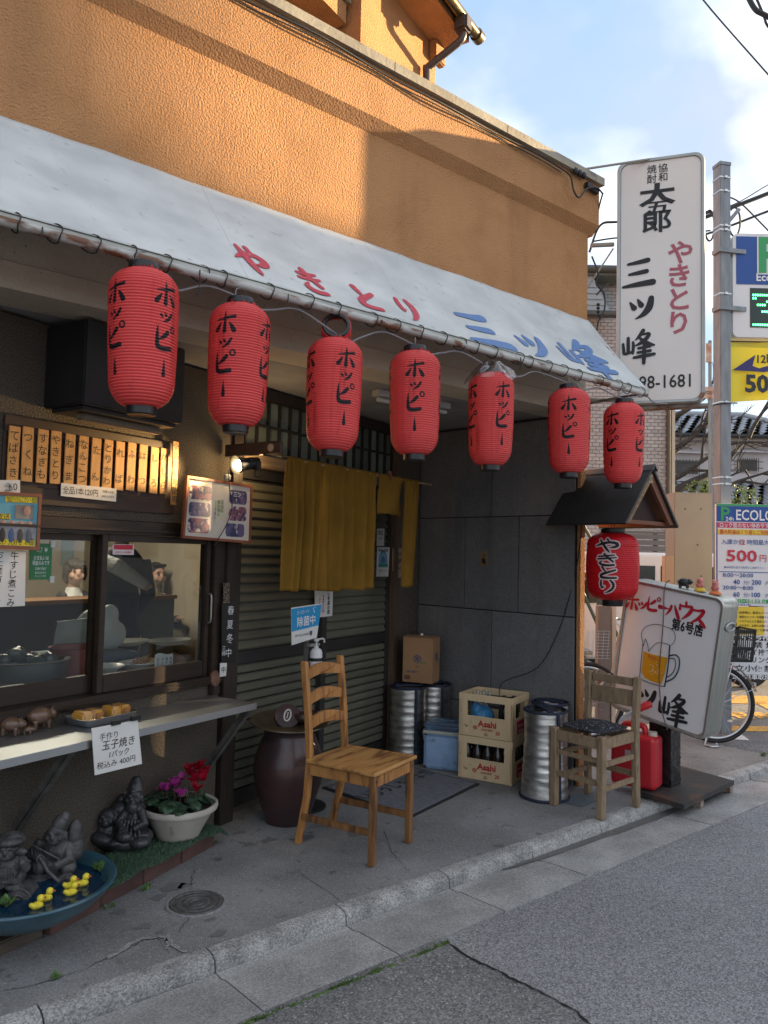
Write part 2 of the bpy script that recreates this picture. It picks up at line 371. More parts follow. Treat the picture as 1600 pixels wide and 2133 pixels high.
CONC = mat('sidewalk_concrete', (.255, .252, .246), .85, col2=(.175, .172, .167), nscale=1.8, ndetail=6, nlo=.38, nhi=.62, spot=(.10, .098, .095), spscale=11, splo=.62, sphi=.74, bump=.5, bscale=120, bdist=.004, vor=(260, .25), world=True, spec=.35)
KERB = mat('kerb_concrete', (.37, .362, .345), .85, col2=(.225, .22, .208), nscale=9, ndetail=6, bump=.8, bscale=90, bdist=.006, vor=(190, .42), world=True, vary=.08)
GUT = mat('gutter_concrete', (.36, .355, .34), .85, col2=(.245, .24, .23), nscale=4, ndetail=6, bump=.5, bscale=90, bdist=.004, vor=(210, .3), world=True, vary=.1)
ASPH = mat('asphalt', (.245, .243, .242), .75, col2=(.20, .199, .20), nscale=1.1, ndetail=5, bump=.9, bscale=130, bdist=.007, vor=(170, .5), world=True, spec=.45)
ASPH_OLD = mat('worn_asphalt', (.205, .201, .196), .85, col2=(.16, .157, .153), nscale=2.5, ndetail=5, bump=1.0, bscale=110, bdist=.009, vor=(135, .45), world=True, spec=.4)
WET = mat('wet_concrete', (.10, .098, .094), .25, col2=(.15, .147, .14), nscale=8, world=True, r2=.6)
MOSS = mat('moss', (.055, .10, .02), .9, col2=(.10, .16, .035), nscale=40, vary=.2)
WHITEP = mat('white_paper', (.74, .72, .68), .7, col2=(.66, .64, .6), nscale=6)
INK = mat('black_ink', (.012, .012, .013), .6)
REDINK = mat('red_ink', (.55, .03, .055), .6)
BLUEINK = mat('blue_ink', (.09, .2, .48), .6)
WHITEINK = mat('white_ink', (.8, .8, .8), .6)
WIRE = mat('black_cable', (.012, .012, .013), .5)
GREYWIRE = mat('grey_cable', (.25, .25, .26), .45)

# ================================================================== setting
ZR = -.042
b = B(); b.add([(-300, -300, -.32), (300, -300, -.32), (300, 300, -.32), (-300, 300, -.32)], [(0, 1, 2, 3)])
b.build('ground', ASPH, kind='structure')
b = B(); b.prism([(-60, -40, -.3), (60, -40, -.3), (60, 2.311, -.3), (-60, 2.311, -.3)], (0, 0, .3 + ZR)); b.build('road', ASPH, kind='structure')
# the older, coarser strip of asphalt in the near corner, ending at a ragged joint
q = [G(930, 1966, ZR), G(990, 2003, ZR), G(1060, 2038, ZR), G(1120, 2066, ZR), G(1190, 2105, ZR), G(1250, 2150, ZR)]
jag = []
for i in range(len(q) - 1):
    for k in range(6):
        p = q[i].lerp(q[i + 1], k / 6); jag.append(Vector((p.x + U(-.006, .006), p.y + U(-.006, .006), ZR + .004)))
pts = [(p.x, p.y, ZR + .004) for p in jag] + [(2.2, .2, ZR + .004), (-4, .2, ZR + .004), (-4, 2.311, ZR + .004), (jag[0].x, 2.311, ZR + .004)]
b = B(); b.add(pts, [tuple(range(len(pts)))]); b.build('road_patch', ASPH_OLD, kind='structure')
def strip(b, pts, wd_, z=.003, wob=0):
    vs = []; fs = []
    for i, p in enumerate(pts):
        a = pts[max(i - 1, 0)]; c = pts[min(i + 1, len(pts) - 1)]; t = Vector((c[0] - a[0], c[1] - a[1])).normalized(); n = Vector((-t.y, t.x)); h = wd_ * U(.4, 1.3) / 2
        e = 1e-4 if i in (0, len(pts) - 1) else h
        vs += [(p[0] + n.x * e, p[1] + n.y * e, p[2] + z), (p[0] - n.x * e, p[1] - n.y * e, p[2] + z)]
    fs = [(2 * i, 2 * i + 1, 2 * i + 3, 2 * i + 2) for i in range(len(pts) - 1)]
    b.add(vs, fs)
def wander(pp, n=6, a=.012):
    o = []
    for i in range(len(pp) - 1):
        for k in range(n):
            p = Vector(pp[i]).lerp(Vector(pp[i + 1]), k / n); o.append(Vector((p.x + U(-a, a), p.y + U(-a, a), p.z)))
    o.append(Vector(pp[-1])); return o
b = B(); strip(b, [p - Vector((0, 0, .0)) for p in jag], .012, .003); b.build('road_crack', JOINT, kind='structure')

# sidewalk, kerb stones, gutter slabs
XE = 6.3
b = B(); b.prism([(-9, 2.748, -.3), (XE, 2.748, -.3), (XE, 2.748, 0), (-9, 2.748, 0)], (0, 7.2, 0))
walk = b.build('sidewalk', CONC, kind='structure')
cb = B()
for pp in ([G(0, 2068), G(60, 2055), G(110, 2043), G(180, 2018), G(215, 2000), G(270, 1975), G(300, 1958)], [G(395, 1865), G(398, 1840), G(405, 1810)], [G(372, 1945), G(385, 1925), G(400, 1908)],
           [G(800, 1730), G(815, 1775), G(838, 1800), G(855, 1820)], [G(620, 1815), G(700, 1870), G(720, 1885)], [G(300, 1958), G(330, 1955), G(350, 1985)]):
    strip(cb, wander(pp, 6, .006), .0026, .003)
cb.build('crack', JOINT, walk)
pb = B()                                                            # broken lighter patch of mortar near the kerb
for pp, wv in (([G(225, 2000), G(280, 1965), G(300, 1955), G(345, 1953), G(365, 1975), G(390, 1985)], .022), ([G(345, 1955), G(352, 1985)], .014)):
    strip(pb, wander(pp, 7, .007), wv, .0045)
pb.build('mortar_patch', KERB, walk)
sb = B()                                                            # dark oil stains with a shape of their own
for px, py, r_ in ((355, 1850, .05), (385, 1845, .03), (330, 1870, .035), (300, 1930, .03), (455, 1945, .028), (440, 1915, .02), (250, 1900, .03), (520, 1760, .03), (745, 1735, .05), (640, 1745, .05), (560, 1750, .04), (500, 1735, .03)):
    c = G(px, py); n = 14
    sb.add([(c.x + r_ * U(.5, 1.3) * 1.3 * math.cos(6.283 * k / n), c.y + r_ * U(.4, 1.1) * math.sin(6.283 * k / n), .0022) for k in range(n)], [tuple(range(n))])
sb.build('stain', mat('oil_stain', (.15, .148, .146), .75, world=True), walk)

kerb = thing('kerb', None, None); tag(kerb, kind='structure')
gut = thing('gutter', None, None); tag(gut, kind='structure')
LK = .61
kb = B(); kb.prism([(0, 2.745, .001), (0, 2.705, .001), (0, 2.682, -.005), (0, 2.666, -.016), (0, 2.657, -.07), (0, 2.745, -.25)], (LK - .006, 0, 0)); km = kb.mesh('kerb_stone', 30)
gb = B(); gb.prism([(0, 2.655, -.055), (0, 2.615, -.058), (0, 2.58, -.049), (0, 2.315, -.036), (0, 2.315, -.25), (0, 2.653, -.25)], (LK - .006, 0, 0)); gm = gb.mesh('gutter_slab', 30)
x = 1.43 - LK * 6
while x < 13:
    o = link('kerb_stone', km, KERB, kerb, (x, U(-.003, .003), U(-.002, .002)))
    o = link('gutter_slab', gm, GUT, gut, (x, U(-.004, .004), U(-.002, .002)))
    x += LK
b = B(); b.add([(-5, 2.30, -.13), (20, 2.30, -.13), (20, 2.9, -.13), (-5, 2.9, -.13)], [(0, 1, 2, 3)]); b.build('joint_bed', JOINT, gut)
# wet streak in the channel beside the steel plate
wb = B(); pts = [(3.0 + .1 * k, 2.652, -.0525) for k in range(24)] + [(5.3 - .1 * k, 2.60 - .02 * math.sin(k * .13) + U(-.008, .008) + .045 * (k / 23) ** 4, -.0495) for k in range(24)]
wb.add(pts, [tuple(range(48))]); wb.build('wet_streak', WET, gut)
# parking lot beyond the sidewalk
b = B(); b.prism([(XE + .002, 2.8, -.3), (40, 2.8, -.3), (40, 2.8, -.012), (XE + .002, 2.8, -.012)], (0, 40, 0))
lot = b.build('parking_lot', mat('lot_asphalt', (.17, .17, .172), .85, col2=(.13, .13, .132), nscale=3, bump=.6, bscale=120, vor=(120, .4), world=True), kind='structure')
YP = mat('yellow_road_paint', (.62, .33, .035), .7, spot=(.14, .13, .12), spscale=40, splo=.55, sphi=.62, world=True)
b = B()
for quad in (((1512, 1448), (1700, 1452), (1700, 1470), (1512, 1464)), ((1515, 1512), (1700, 1514), (1700, 1524), (1513, 1523)), ((1570, 1462), (1600, 1458), (1660, 1490), (1640, 1498))):
    b.add([G(x_, y_, -.008) for x_, y_ in quad], [(0, 1, 2, 3)])
pc = G(1566, 1490, -.008)
text(b, '専用駐車', .36, pc, -r0 * -1.0, Vector((-cF.x * -1, cF.y, 0)).normalized(), .02, lift=.001)
b.build('yellow_marking', YP, lot)
b = B(); b.add([G(x_, y_, -.008) for x_, y_ in ((1505, 1538), (1545, 1530), (1562, 1542), (1530, 1540))], [(0, 1, 2, 3)])
b.build('white_marking', mat('white_road_paint', (.6, .6, .6), .7), lot)

# manhole lid in the pavement, small steel grating
c = G(409, 1882)
mh = thing('manhole_cover', 'small round ribbed iron cover set in the pavement near the brick step', 'manhole cover', c)
IRON = mat('worn_iron', (.09, .088, .085), .65, metal=.4, col2=(.15, .145, .14), nscale=30)
b = B(); b.lathe([(0, .004), (.022, .004), (.024, .008), (.03, .008), (.032, .004), (.045, .004), (.047, .008), (.055, .008), (.057, .004), (.07, .004), (.072, .008), (.085, .008), (.087, .004), (.098, .004), (.1, .008), (.112, .008), (.114, 0)], 36); b.build('lid', IRON, mh, 30)
b = B(); b.lathe([(.116, .001), (.117, .006), (.128, .006), (.13, .001)], 36); b.build('rim', CONC, mh, 30)
c = G(1207, 1668)
gr = thing('drain_grate', 'small rectangular steel grate under the weathered chair', 'grate', c, R(6))
b = B(); b.bb((-.11, -.075, .001), (.11, .075, .004)); b.build('plate', mat('grate_steel', (.16, .19, .22), .5, metal=.6), gr)
b = B()
for i in range(13):
    for j in range(8):
        x_ = -.096 + .016 * i; y_ = -.063 + .018 * j; s_ = 1 if (i + j) % 2 else -1
        b.box((x_, y_, .0055), (.013, .003, .003), (0, 0, R(45) * s_))
b.build('tread', mat('grate_tread', (.28, .32, .35), .45, metal=.6), gr)

# ================================================================== the restaurant building
FYW = 3.17; XR = 4.40; ZB = 2.505
bld = thing('restaurant_building', 'orange stuccoed corner building housing the yakitori restaurant', 'building')
b = B(); b.bb((-9, FYW, 3.05), (XR, FYW + .25, 4.10)); b.build('upper_wall', ORANGE, bld)
b = B(); b.prism([(-9, FYW - .001, 3.775), (-9, FYW - .055, 3.835), (-9, FYW - .055, 4.115), (-9, FYW + .3, 4.115), (-9, FYW + .3, 3.775)], (XR + 9 + .05, 0, 0)); b.build('parapet_band', ORANGE, bld)
COPE = mat('coping_concrete', (.40, .355, .27), .85, col2=(.28, .245, .19), nscale=4, bump=.3, bscale=40, stretch=(1, 1, 1), spot=(.16, .14, .12), spscale=9, splo=.62, sphi=.75)
x = -2.0
while x < XR:
    x2 = min(x + .91, XR + .075)
    b = B(); b.prism([(x + .003, FYW - .085, 4.117), (x + .003, FYW - .085, 4.17), (x + .003, FYW + .1, 4.195), (x + .003, FYW + .3, 4.18), (x + .003, FYW + .3, 4.117)], (x2 - x - .006, 0, 0)); b.build('coping', COPE, bld)
    x += .91
b = B(); b.bb((-9, FYW + .004, ZB + .11), (XR - .004, FYW + .24, 3.045)); b.build('beam', BEIGE, bld)
b = B(); b.bb((-9, FYW - .004, ZB), (XR - .002, FYW + .24, ZB + .106)); b.build('beam_edge', BEIGE, bld)
b = B(); b.bb((-9, FYW + .245, ZB + .012), (XR - .01, 9.5, ZB + .1)); b.build('soffit', CEIL, bld)
b = B(); b.bb((-9, FYW + .3, 4.0), (XR - .01, 9.5, 4.08)); b.build('flat_roof', COPE, bld)
# side wall and its orange end at the street
b = B(); b.bb((XR - .055, FYW, 0), (XR, FYW + .03, ZB - .002), .004); b.build('end_pillar', ORANGE, bld)
b = B(); b.bb((XR - .03, FYW + .032, 0), (XR - .002, 9.5, 4.0)); b.build('side_wall', ORANGE, bld)
# charcoal panels on the inner side
SA, SB_ = Vector((XR - .060, FYW + .034, 0)), Vector((4.205, 4.63, 0))
sdir = (SB_ - SA).normalized(); snor = Vector((sdir.y, -sdir.x, 0)) * -1        # outward (towards the door)
SL = (SB_ - SA).length
def S(x_, y_):
    p = pl(x_, y_, SA, snor); return ((p - SA).dot(sdir), p.z)
b = B(); b.prism([SA + Vector((0, 0, .0)), SB_, SB_ + Vector((.13, 0, 0)), SA + Vector((.03, 0, 0))], (0, 0, ZB - .003)); sw = b.build('panelled_wall', JOINT, bld)
SAz = [(0.0, .42, (1082, 970)), (.42, 1.12, (1025,)), (1.12, 1.815, (1082, 970)), (1.815, ZB - .004, (1027,))]
for za, zb_, xs in SAz:
    yy = 1170 - ((za + zb_) / 2 - 1.52) * 290
    us = [0.0] + [S(x_, yy)[0] for x_ in xs] + [SL]
    for u1, u2 in zip(us[:-1], us[1:]):
        b = B(); g = .004
        a_ = SA + sdir * (u1 + g); c_ = SA + sdir * (u2 - g)
        b.prism([a_, c_, c_ + snor * .012, a_ + snor * .012], (0, 0, zb_ - za - 2 * g)); b.build('panel', DARKPANEL, sw, loc=(0, 0, za + g))
# brown stucco shop wall (in its own frame)
wroot = lambda nm, bb_, m, par=bld, sm=False: bb_.build(nm, m, par, sm, loc=w0, rot=(0, 0, WA))
WS0, WS1 = -2.7, -.27
b = B(); b.bb((-6, 0, 0), (WS1 + .10, .12, .785)); wroot('wall_below_window', b, BROWNST)
b = B(); b.bb((-6, 0, 1.655), (-.055, .12, ZB - .003)); wroot('wall_above_window', b, BROWNST)
b = B(); b.bb((-6, .002, .787), (WS0, .12, 1.653)); wroot('wall_beside_window', b, BROWNST)
b = B(); b.bb((-.165, -.035, 0), (-.055, .11, 1.653), .003); wroot('door_post', b, DARKWOOD)
b = B(); b.bb((-.125, -.02, 1.657), (-.052, -.002, 2.5)); wroot('door_post', b, DARKWOOD)
b = B(); b.bb((1.70, .01, 0), (2.12, .1, ZB - .004)); wroot('wall_beside_door', b, BROWNST)
b = B(); b.bb((1.655, -.03, 0), (1.70, .09, ZB - .005), .003); wroot('door_jamb', b, mat('jamb_wood', (.11, .07, .045), .55, col2=(.06, .04, .026), nscale=12, stretch=(8, 8, .6)))
b = B(); b.bb((-.05, -.03, 2.015), (1.654, .08, 2.115), .004); wroot('door_lintel', b, mat('lintel_wood', (.20, .14, .085), .6, col2=(.12, .08, .05), nscale=8, stretch=(.6, 8, 8)))
b = B(); b.bb((-.05, .0, 2.44), (1.654, .08, ZB - .004)); wroot('transom_head', b, DARKWOOD)
b = B(); b.bb((-.05, -.02, 0), (1.654, .1, .035)); wroot('door_sill', b, mat('sill_metal', (.22, .2, .17), .45, metal=.6))
# transom window: small panes
b = B(); ts0, ts1 = .0, 1.65; tz = [2.118, 2.278, 2.438]; npn = 16; pw = (ts1 - ts0) / npn
for i in range(npn + 1): b.bb((ts0 + i * pw - .007, .012, tz[0]), (ts0 + i * pw + .007, .05, tz[2]))
for z in tz: b.bb((ts0 - .007, .010, z - .007), (ts1 + .007, .052, z + .007))
tr = wroot('transom_frame', b, mat('muntin', (.02, .016, .013), .5))
pb = B(); pb.bb((.006, 0, .006), (pw - .006, .006, .154), .001); pm = pb.mesh('pane')
FROST = mat('frosted_glass', (.16, .19, .15), .3, col2=(.26, .29, .24), nscale=3, bump=.5, bscale=60, bdist=.003, spec=.6, vary=.35, trans=.3)
for i in range(npn):
    for j in range(2): link('pane', pm, FROST, tr, (ts0 + i * pw, .03, tz[j]))
# louvred sliding doors
SLAT = mat('olive_slat', (.145, .14, .10), .42, col2=(.10, .098, .072), nscale=3, stretch=(1, 6, 6), spec=.5, vary=.1)
DFR = mat('door_frame_dark', (.022, .021, .021), .45, col2=(.035, .033, .03), nscale=5)
for (a_, c_, off) in ((-.045, .84, .045), (.80, 1.652, .015)):
    b = B()
    for s1, s2 in ((a_, a_ + .055), (c_ - .055, c_)): b.bb((s1, off, .036), (s2, off + .03, 2.012), .002)
    for z1, z2 in ((.036, .13), (.86, .93), (1.95, 2.012)): b.bb((a_ + .056, off + .001, z1), (c_ - .056, off + .029, z2))
    b.bb((a_ + .05, off + .022, .1), (c_ - .05, off + .026, 1.96))
    dl = wroot('door_leaf', b, DFR)
    wl = c_ - a_ - .114
    s_ = B(); s_.prism([(0, -.004, 0), (0, -.012, .012), (0, .002, .052), (0, .010, .052), (0, .010, 0)], (wl, 0, 0)); sm_ = s_.mesh('slat')
    s2_ = B(); s2_.prism([(0, .002, 0), (0, -.008, .006), (0, -.008, .040), (0, .002, .047), (0, .010, .047), (0, .010, 0)], (wl, 0, 0)); sm2 = s2_.mesh('slat')
    z = .935
    while z < 1.90: link('slat', sm_, SLAT, dl, (a_ + .057, off + .010, z)); z += .0555
    z = .135
    while z < .82: link('slat', sm2, SLAT, dl, (a_ + .057, off + .010, z)); z += .0555
# sliding window over the counter
b = B()
b.bb((WS0, -.02, 1.585), (WS1 + .1, .10, 1.652), .003); b.bb((WS0, -.03, .787), (WS1 + .1, .10, .83), .003)
b.bb((WS1 + .02, -.018, .832), (WS1 + .1, .098, 1.583), .003); b.bb((WS0, -.045, 1.600), (WS1 + .1, -.021, 1.612))
b.bb((WS0, -.036, .80), (WS1 + .1, -.031, .806)); b.bb((WS0, -.036, .818), (WS1 + .1, -.031, .823))
wf = wroot('window_frame', b, BRONZE)
GLASS = glass('window_glass', (.90, .93, .92), .9)
for a_, c_, off in ((-2.2, -.945, .055), (-.975, -.255, .005)):
    b = B()
    b.bb((a_, off, .832), (a_ + .035, off + .035, 1.583), .003); b.bb((c_ - .035, off, .832), (c_, off + .035, 1.583), .003)
    b.bb((a_ + .036, off + .001, .832), (c_ - .036, off + .034, .915), .003); b.bb((a_ + .036, off + .001, 1.55), (c_ - .036, off + .034, 1.583), .003)
    sh = b.build('sash', BRONZE, wf)
    g = B(); g.bb((a_ + .033, off + .016, .912), (c_ - .033, off + .019, 1.553)); g.build('pane', GLASS, sh)
b = B(); b.tube(bez([(-.272, .0, 1.12), (-.272, -.022, 1.13), (-.272, -.024, 1.2), (-.272, -.022, 1.27), (-.272, .0, 1.28)], 5), .006, 8); b.build('window_handle', mat('handle_metal', (.35, .32, .28), .35, metal=.9), sh, True)
# interior room
INW = mat('room_wall', (.42, .36, .26), .85, col2=(.34, .29, .21), nscale=3)
b = B(); b.bb((-4.2, 4.3, 0), (3.6, 4.4, ZB)); wroot('room_back_wall', b, INW)
b = B(); b.bb((-4.3, .13, 0), (-4.2, 4.3, ZB)); wroot('room_side_wall', b, INW)
b = B(); b.bb((1.95, 1.5, 0), (2.02, 4.3, ZB)); wroot('room_side_wall', b, INW)
# upper storey, turned like the shop wall
OR2 = ORANGE
SGE = W(998, 78, -.3).x
pa, pc_ = W(750, 120, .05), W(907, 120, .05); s7, s9 = pa.x, pc_.x; zs = W(904, 97, .05).z
b = B(); b.bb((s7, .05, 4.05), (s9, 3.6, zs + .35)); wroot('upper_storey_wall', b, OR2)
b = B(); b.bb((-6, .55, 4.05), (s7 - .001, 3.6, zs + .35)); wroot('recessed_wall', b, OR2)
b = B(); b.prism([(s7 - 6, -.235, zs), (SGE - .06, -.235, zs), (SGE - .06, 3.9, zs), (s7 - 6, 3.9, zs)], (0, 0, .06)); wroot('eaves_soffit', b, OR2)
ROOFT = mat('roof_tile_dark', (.03, .027, .027), .5)
b = B(); b.prism([(s7 - 6, -.275, zs + .062), (SGE - .03, -.275, zs + .062), (SGE - .03, 1.7, zs + .85), (s7 - 6, 1.7, zs + .85)], (0, 0, .06)); b.prism([(SGE - .05, -.255, zs + .06), (SGE - .05, 3.9, zs + .06), (SGE - .05, 1.7, zs + .84)], (-.03, 0, 0)); wroot('roof', b, ROOFT)
b = B(); b.bb((s9 - .12, -.02, zs - .16), (s9 + .06, .049, zs - .002), .01); wroot('eaves_bracket', b, OR2)
GUTM = mat('bronze_gutter', (.12, .085, .035), .3, metal=.7, col2=(.2, .15, .07), nscale=6)
DP = mat('brown_downpipe', (.075, .052, .045), .4)
b = B(); b.tube([(s7 - 6, -.30, zs + .05), (SGE, -.30, zs + .05)], .043, 14); b.tube([(SGE - .06, -.30, zs + .05), (SGE + .01, -.30, zs + .05)], .056, 14)
gt = wroot('roof_gutter', b, GUTM, sm=40)
sdp = W(889, 140, 0).x
b = B(); b.box((sdp + .06, -.3, zs - .02), (.12, .12, .14), None, .02); b.tube(bez([(sdp + .06, -.3, zs - .08), (sdp + .06, -.3, zs - .12), (sdp + .05, -.26, zs - .17), (sdp + .01, -.06, zs - .29), (sdp, -.0, zs - .34), (sdp, -.0, zs - .45), (sdp, -.0, 4.05)], 6), .031, 12)
wroot('downpipe', b, DP, sm=40)
cb0 = W(640, 30, .2); cb1 = W(748, 40, .2)
b = B(); b.prism([(cb0.x - .6, .548, cb1.z + .03), (cb0.x - .6, .15, cb1.z - .05), (cb0.x - .6, .15, cb1.z - .2), (cb0.x - .6, .548, cb1.z - .22)], (s7 - cb0.x + .55, 0, 0)); wroot('window_canopy', b, OR2)
b = B(); b.prism([(cb0.x - .62, .549, cb1.z + .06), (cb0.x - .62, .12, cb1.z - .02), (cb0.x - .62, .12, cb1.z - .048), (cb0.x - .62, .549, cb1.z + .032)], (s7 - cb0.x + .59, 0, 0)); wroot('canopy_cap', b, COPE)
# cable along the parapet with its insulators
pp = [(x_, FYW - .075 - .01 * math.sin(x_ * 7), 4.085 - .006 * math.sin(x_ * 5)) for x_ in np.linspace(-2, 4.0, 60)]
b = B(); b.tube(pp, .006, 6); b.tube([(p[0], p[1] + .003, p[2] - .022) for p in pp], .004, 6)
e = pp[-1]; b.tube(bez([e, (4.08, 3.08, 4.05), (4.1, 3.07, 3.96), (4.16, 3.07, 3.93), (4.25, 3.07, 4.02), (4.36, 3.07, 4.06), (4.43, 3.07, 4.04)], 6), .006, 6)
for k in range(3): b.ell((4.14 + .045 * k, 3.085, 4.11), (.018, .018, .025))
b.box((4.33, 3.09, 4.055), (.13, .03, .03), (0, R(8), 0)); b.tube(bez([(4.43, 3.07, 4.05), (4.45, 3.12, 3.95), (4.45, 3.14, 3.8)], 5), .006, 6)
b.build('parapet_cable', WIRE, bld)
# ================================================================== awning
PY, PZ = 2.70, 2.577                                               # front pipe line
AT = Vector((0, FYW - .006, 3.165)); AB = Vector((0, PY + .01, PZ + .035))
av = (AT - AB).normalized(); an = X3.cross(av) * 1.0                # outward normal (towards street / up)
ALEN = (AT - AB).length
aw = thing('awning', 'long off-white canvas awning with red and blue brush lettering', 'awning', (0, 0, 0))
CANV = mat('awning_canvas', (.70, .715, .695), .7, col2=(.55, .565, .555), nscale=3.5, ndetail=8, spot=(.46, .46, .43), spscale=17, splo=.64, sphi=.76, stretch=(1, 1, 1.6), bump=.35, bscale=70, bdist=.004, trans=.12)
AX0, AX1 = -3.0, 4.41
SX0 = pl(520, 590, AB, an).x
def asurf(u, v):
    x = AX0 + (AX1 - AX0) * u; p = AB + av * (ALEN * v); sag = -.022 * math.sin(math.pi * v) * math.sin(math.pi * ((x - SX0) / .93)) ** 2 - .004 * math.sin(math.pi * v) + .0025 * math.sin(x * 9 + v * 4) + .001 * math.sin(x * 27 + v * 11)
    return Vector((x, p.y, p.z)) + an * sag
b = B(); b.grid(asurf, 420, 28); cv = b.build('canvas', CANV, aw, 'all')
sd_ = cv.modifiers.new('solid', 'SOLIDIFY'); sd_.thickness = .003; sd_.offset = -1
b = B()
for x in [pl(520, 590, AB, an).x + k * .93 for k in range(-3, 4)] + [AX1 - .012]:
    if AX1 - .2 < x < AX1 - .02: continue
    u = (x - AX0) / (AX1 - AX0); b = B(); b.tube([asurf(u, v / 10) + an * .0015 for v in range(11)], .0025, 6); b.build('seam', mat('canvas_seam', (.5, .51, .5), .7), aw, True)
b = B(); b.prism([(AX0, PY + .010, PZ + .036), (AX0, PY - .004, PZ + .036), (AX0, PY - .004, PZ + .016), (AX0, PY - .001, PZ + .016), (AX0, PY - .001, PZ + .031), (AX0, PY + .010, PZ + .031)], (AX1 - AX0, 0, 0)); b.build('hem', mat('canvas_hem', (.55, .55, .5), .7, col2=(.4, .4, .36), nscale=9), aw)
b = B(); b.tube([(AX0 + k * .1, PY - .0055, PZ + .0305 + .0006 * math.sin(k)) for k in range(74)], .0016, 5); b.build('hem_cord', WIRE, aw)
RUSTY = mat('rusty_white_pipe', (.5, .49, .46), .55, col2=(.42, .41, .38), nscale=8, spot=(.15, .062, .028), spscale=13, splo=.50, sphi=.6, stretch=(.55, 1, 1), bump=.4, bscale=40, bdist=.004)
b = B(); b.tube([(AX0, PY, PZ), (AX1 - .03, PY, PZ)], .0165, 14)
for k in range(8): b.tube([(AX1 - .05 - k * .93, PY, PZ), (AX1 - .05 - k * .93, PY + .03, PZ + .036)], .012, 8)
b.tube([(AX1 - .05, PY, PZ), (AX1 - .05, FYW - .02, 3.13)], .012, 10); b.tube([(AX1 - .05, PY, PZ), (AX1 - .05, FYW - .004, PZ)], .012, 10)
b.build('front_pipe', RUSTY, aw, True)
tm = []
for sk in (.01, .035, .055):
    b = B(); b.tube([(sk * math.sin(a * .5) + .004 * math.sin(a * 3), .012 + .027 * math.cos(a), .008 + .033 * math.sin(a)) for a in np.linspace(0, 6.0, 18)], .0026, 6); tm.append(b.mesh('rope_tie', True))
x = .62; k = 0
while x < AX1 - .02:
    link('rope_tie', tm[k % 3], WIRE, aw, (x, PY - .008, PZ), (0, 0, U(-.2, .2))); k += 1; x += U(.105, .19)
b = B()
for px, py, ln in ((88, 500, .035), (415, 625, .085), (600, 655, .02), (795, 730, .03), (1085, 765, .05)):
    p = FY(px, py, PY - .02); b.tube(bez([(p.x, PY - .018, PZ + .01), (p.x - .002, PY - .022, PZ - ln * .6), (p.x - .008, PY - .018, PZ - ln - .01)], 4), .0024, 5)
b.build('loose_tie', WIRE, aw)
def awl(m_, ch, L_, R_, bot, top, wt=1.0):
    l, r, bo, to = (pl(*q, AB + an * .0, an) for q in (L_, R_, bot, top))
    wdt = abs(r.x - l.x); hgt = abs((to - bo).dot(av)); c = (l + r + bo + to) / 4
    b = B(); brush(b, ch, hgt, c, X3, av, wt, .007, wdt / hgt); nv = []
    for p in b.v: p = Vector(p); v_ = (p - AB).dot(av) / ALEN; nv.append(tuple(asurf((p.x - AX0) / (AX1 - AX0), v_) + an * (p - AB).dot(an)))
    b.v = nv; b.build('letter', m_, aw)
ARED = mat('awning_red', (.5, .045, .075), .6, spot=(.6, .4, .4), spscale=60, splo=.68, sphi=.72); ABLU = mat('awning_blue', (.10, .20, .42), .6, spot=(.4, .45, .5), spscale=60, splo=.68, sphi=.72)
awl(ARED, 'や', (489, 535), (560, 555), (545, 574), (500, 512), 1.55); awl(ARED, 'き', (624, 575), (682, 592), (668, 611), (635, 554), 1.55)
awl(ARED, 'と', (736, 612), (793, 632), (782, 646), (735, 590), 1.55); awl(ARED, 'り', (828, 640), (876, 655), (866, 670), (831, 621), 1.55)
awl(ABLU, '三', (955, 668), (1062, 715), (1045, 728), (952, 634), 1.55); awl(ABLU, 'ツ', (1080, 712), (1142, 730), (1125, 746), (1085, 691), 1.5)
awl(ABLU, '峰', (1172, 730), (1270, 760), (1258, 783), (1170, 697), 1.75)

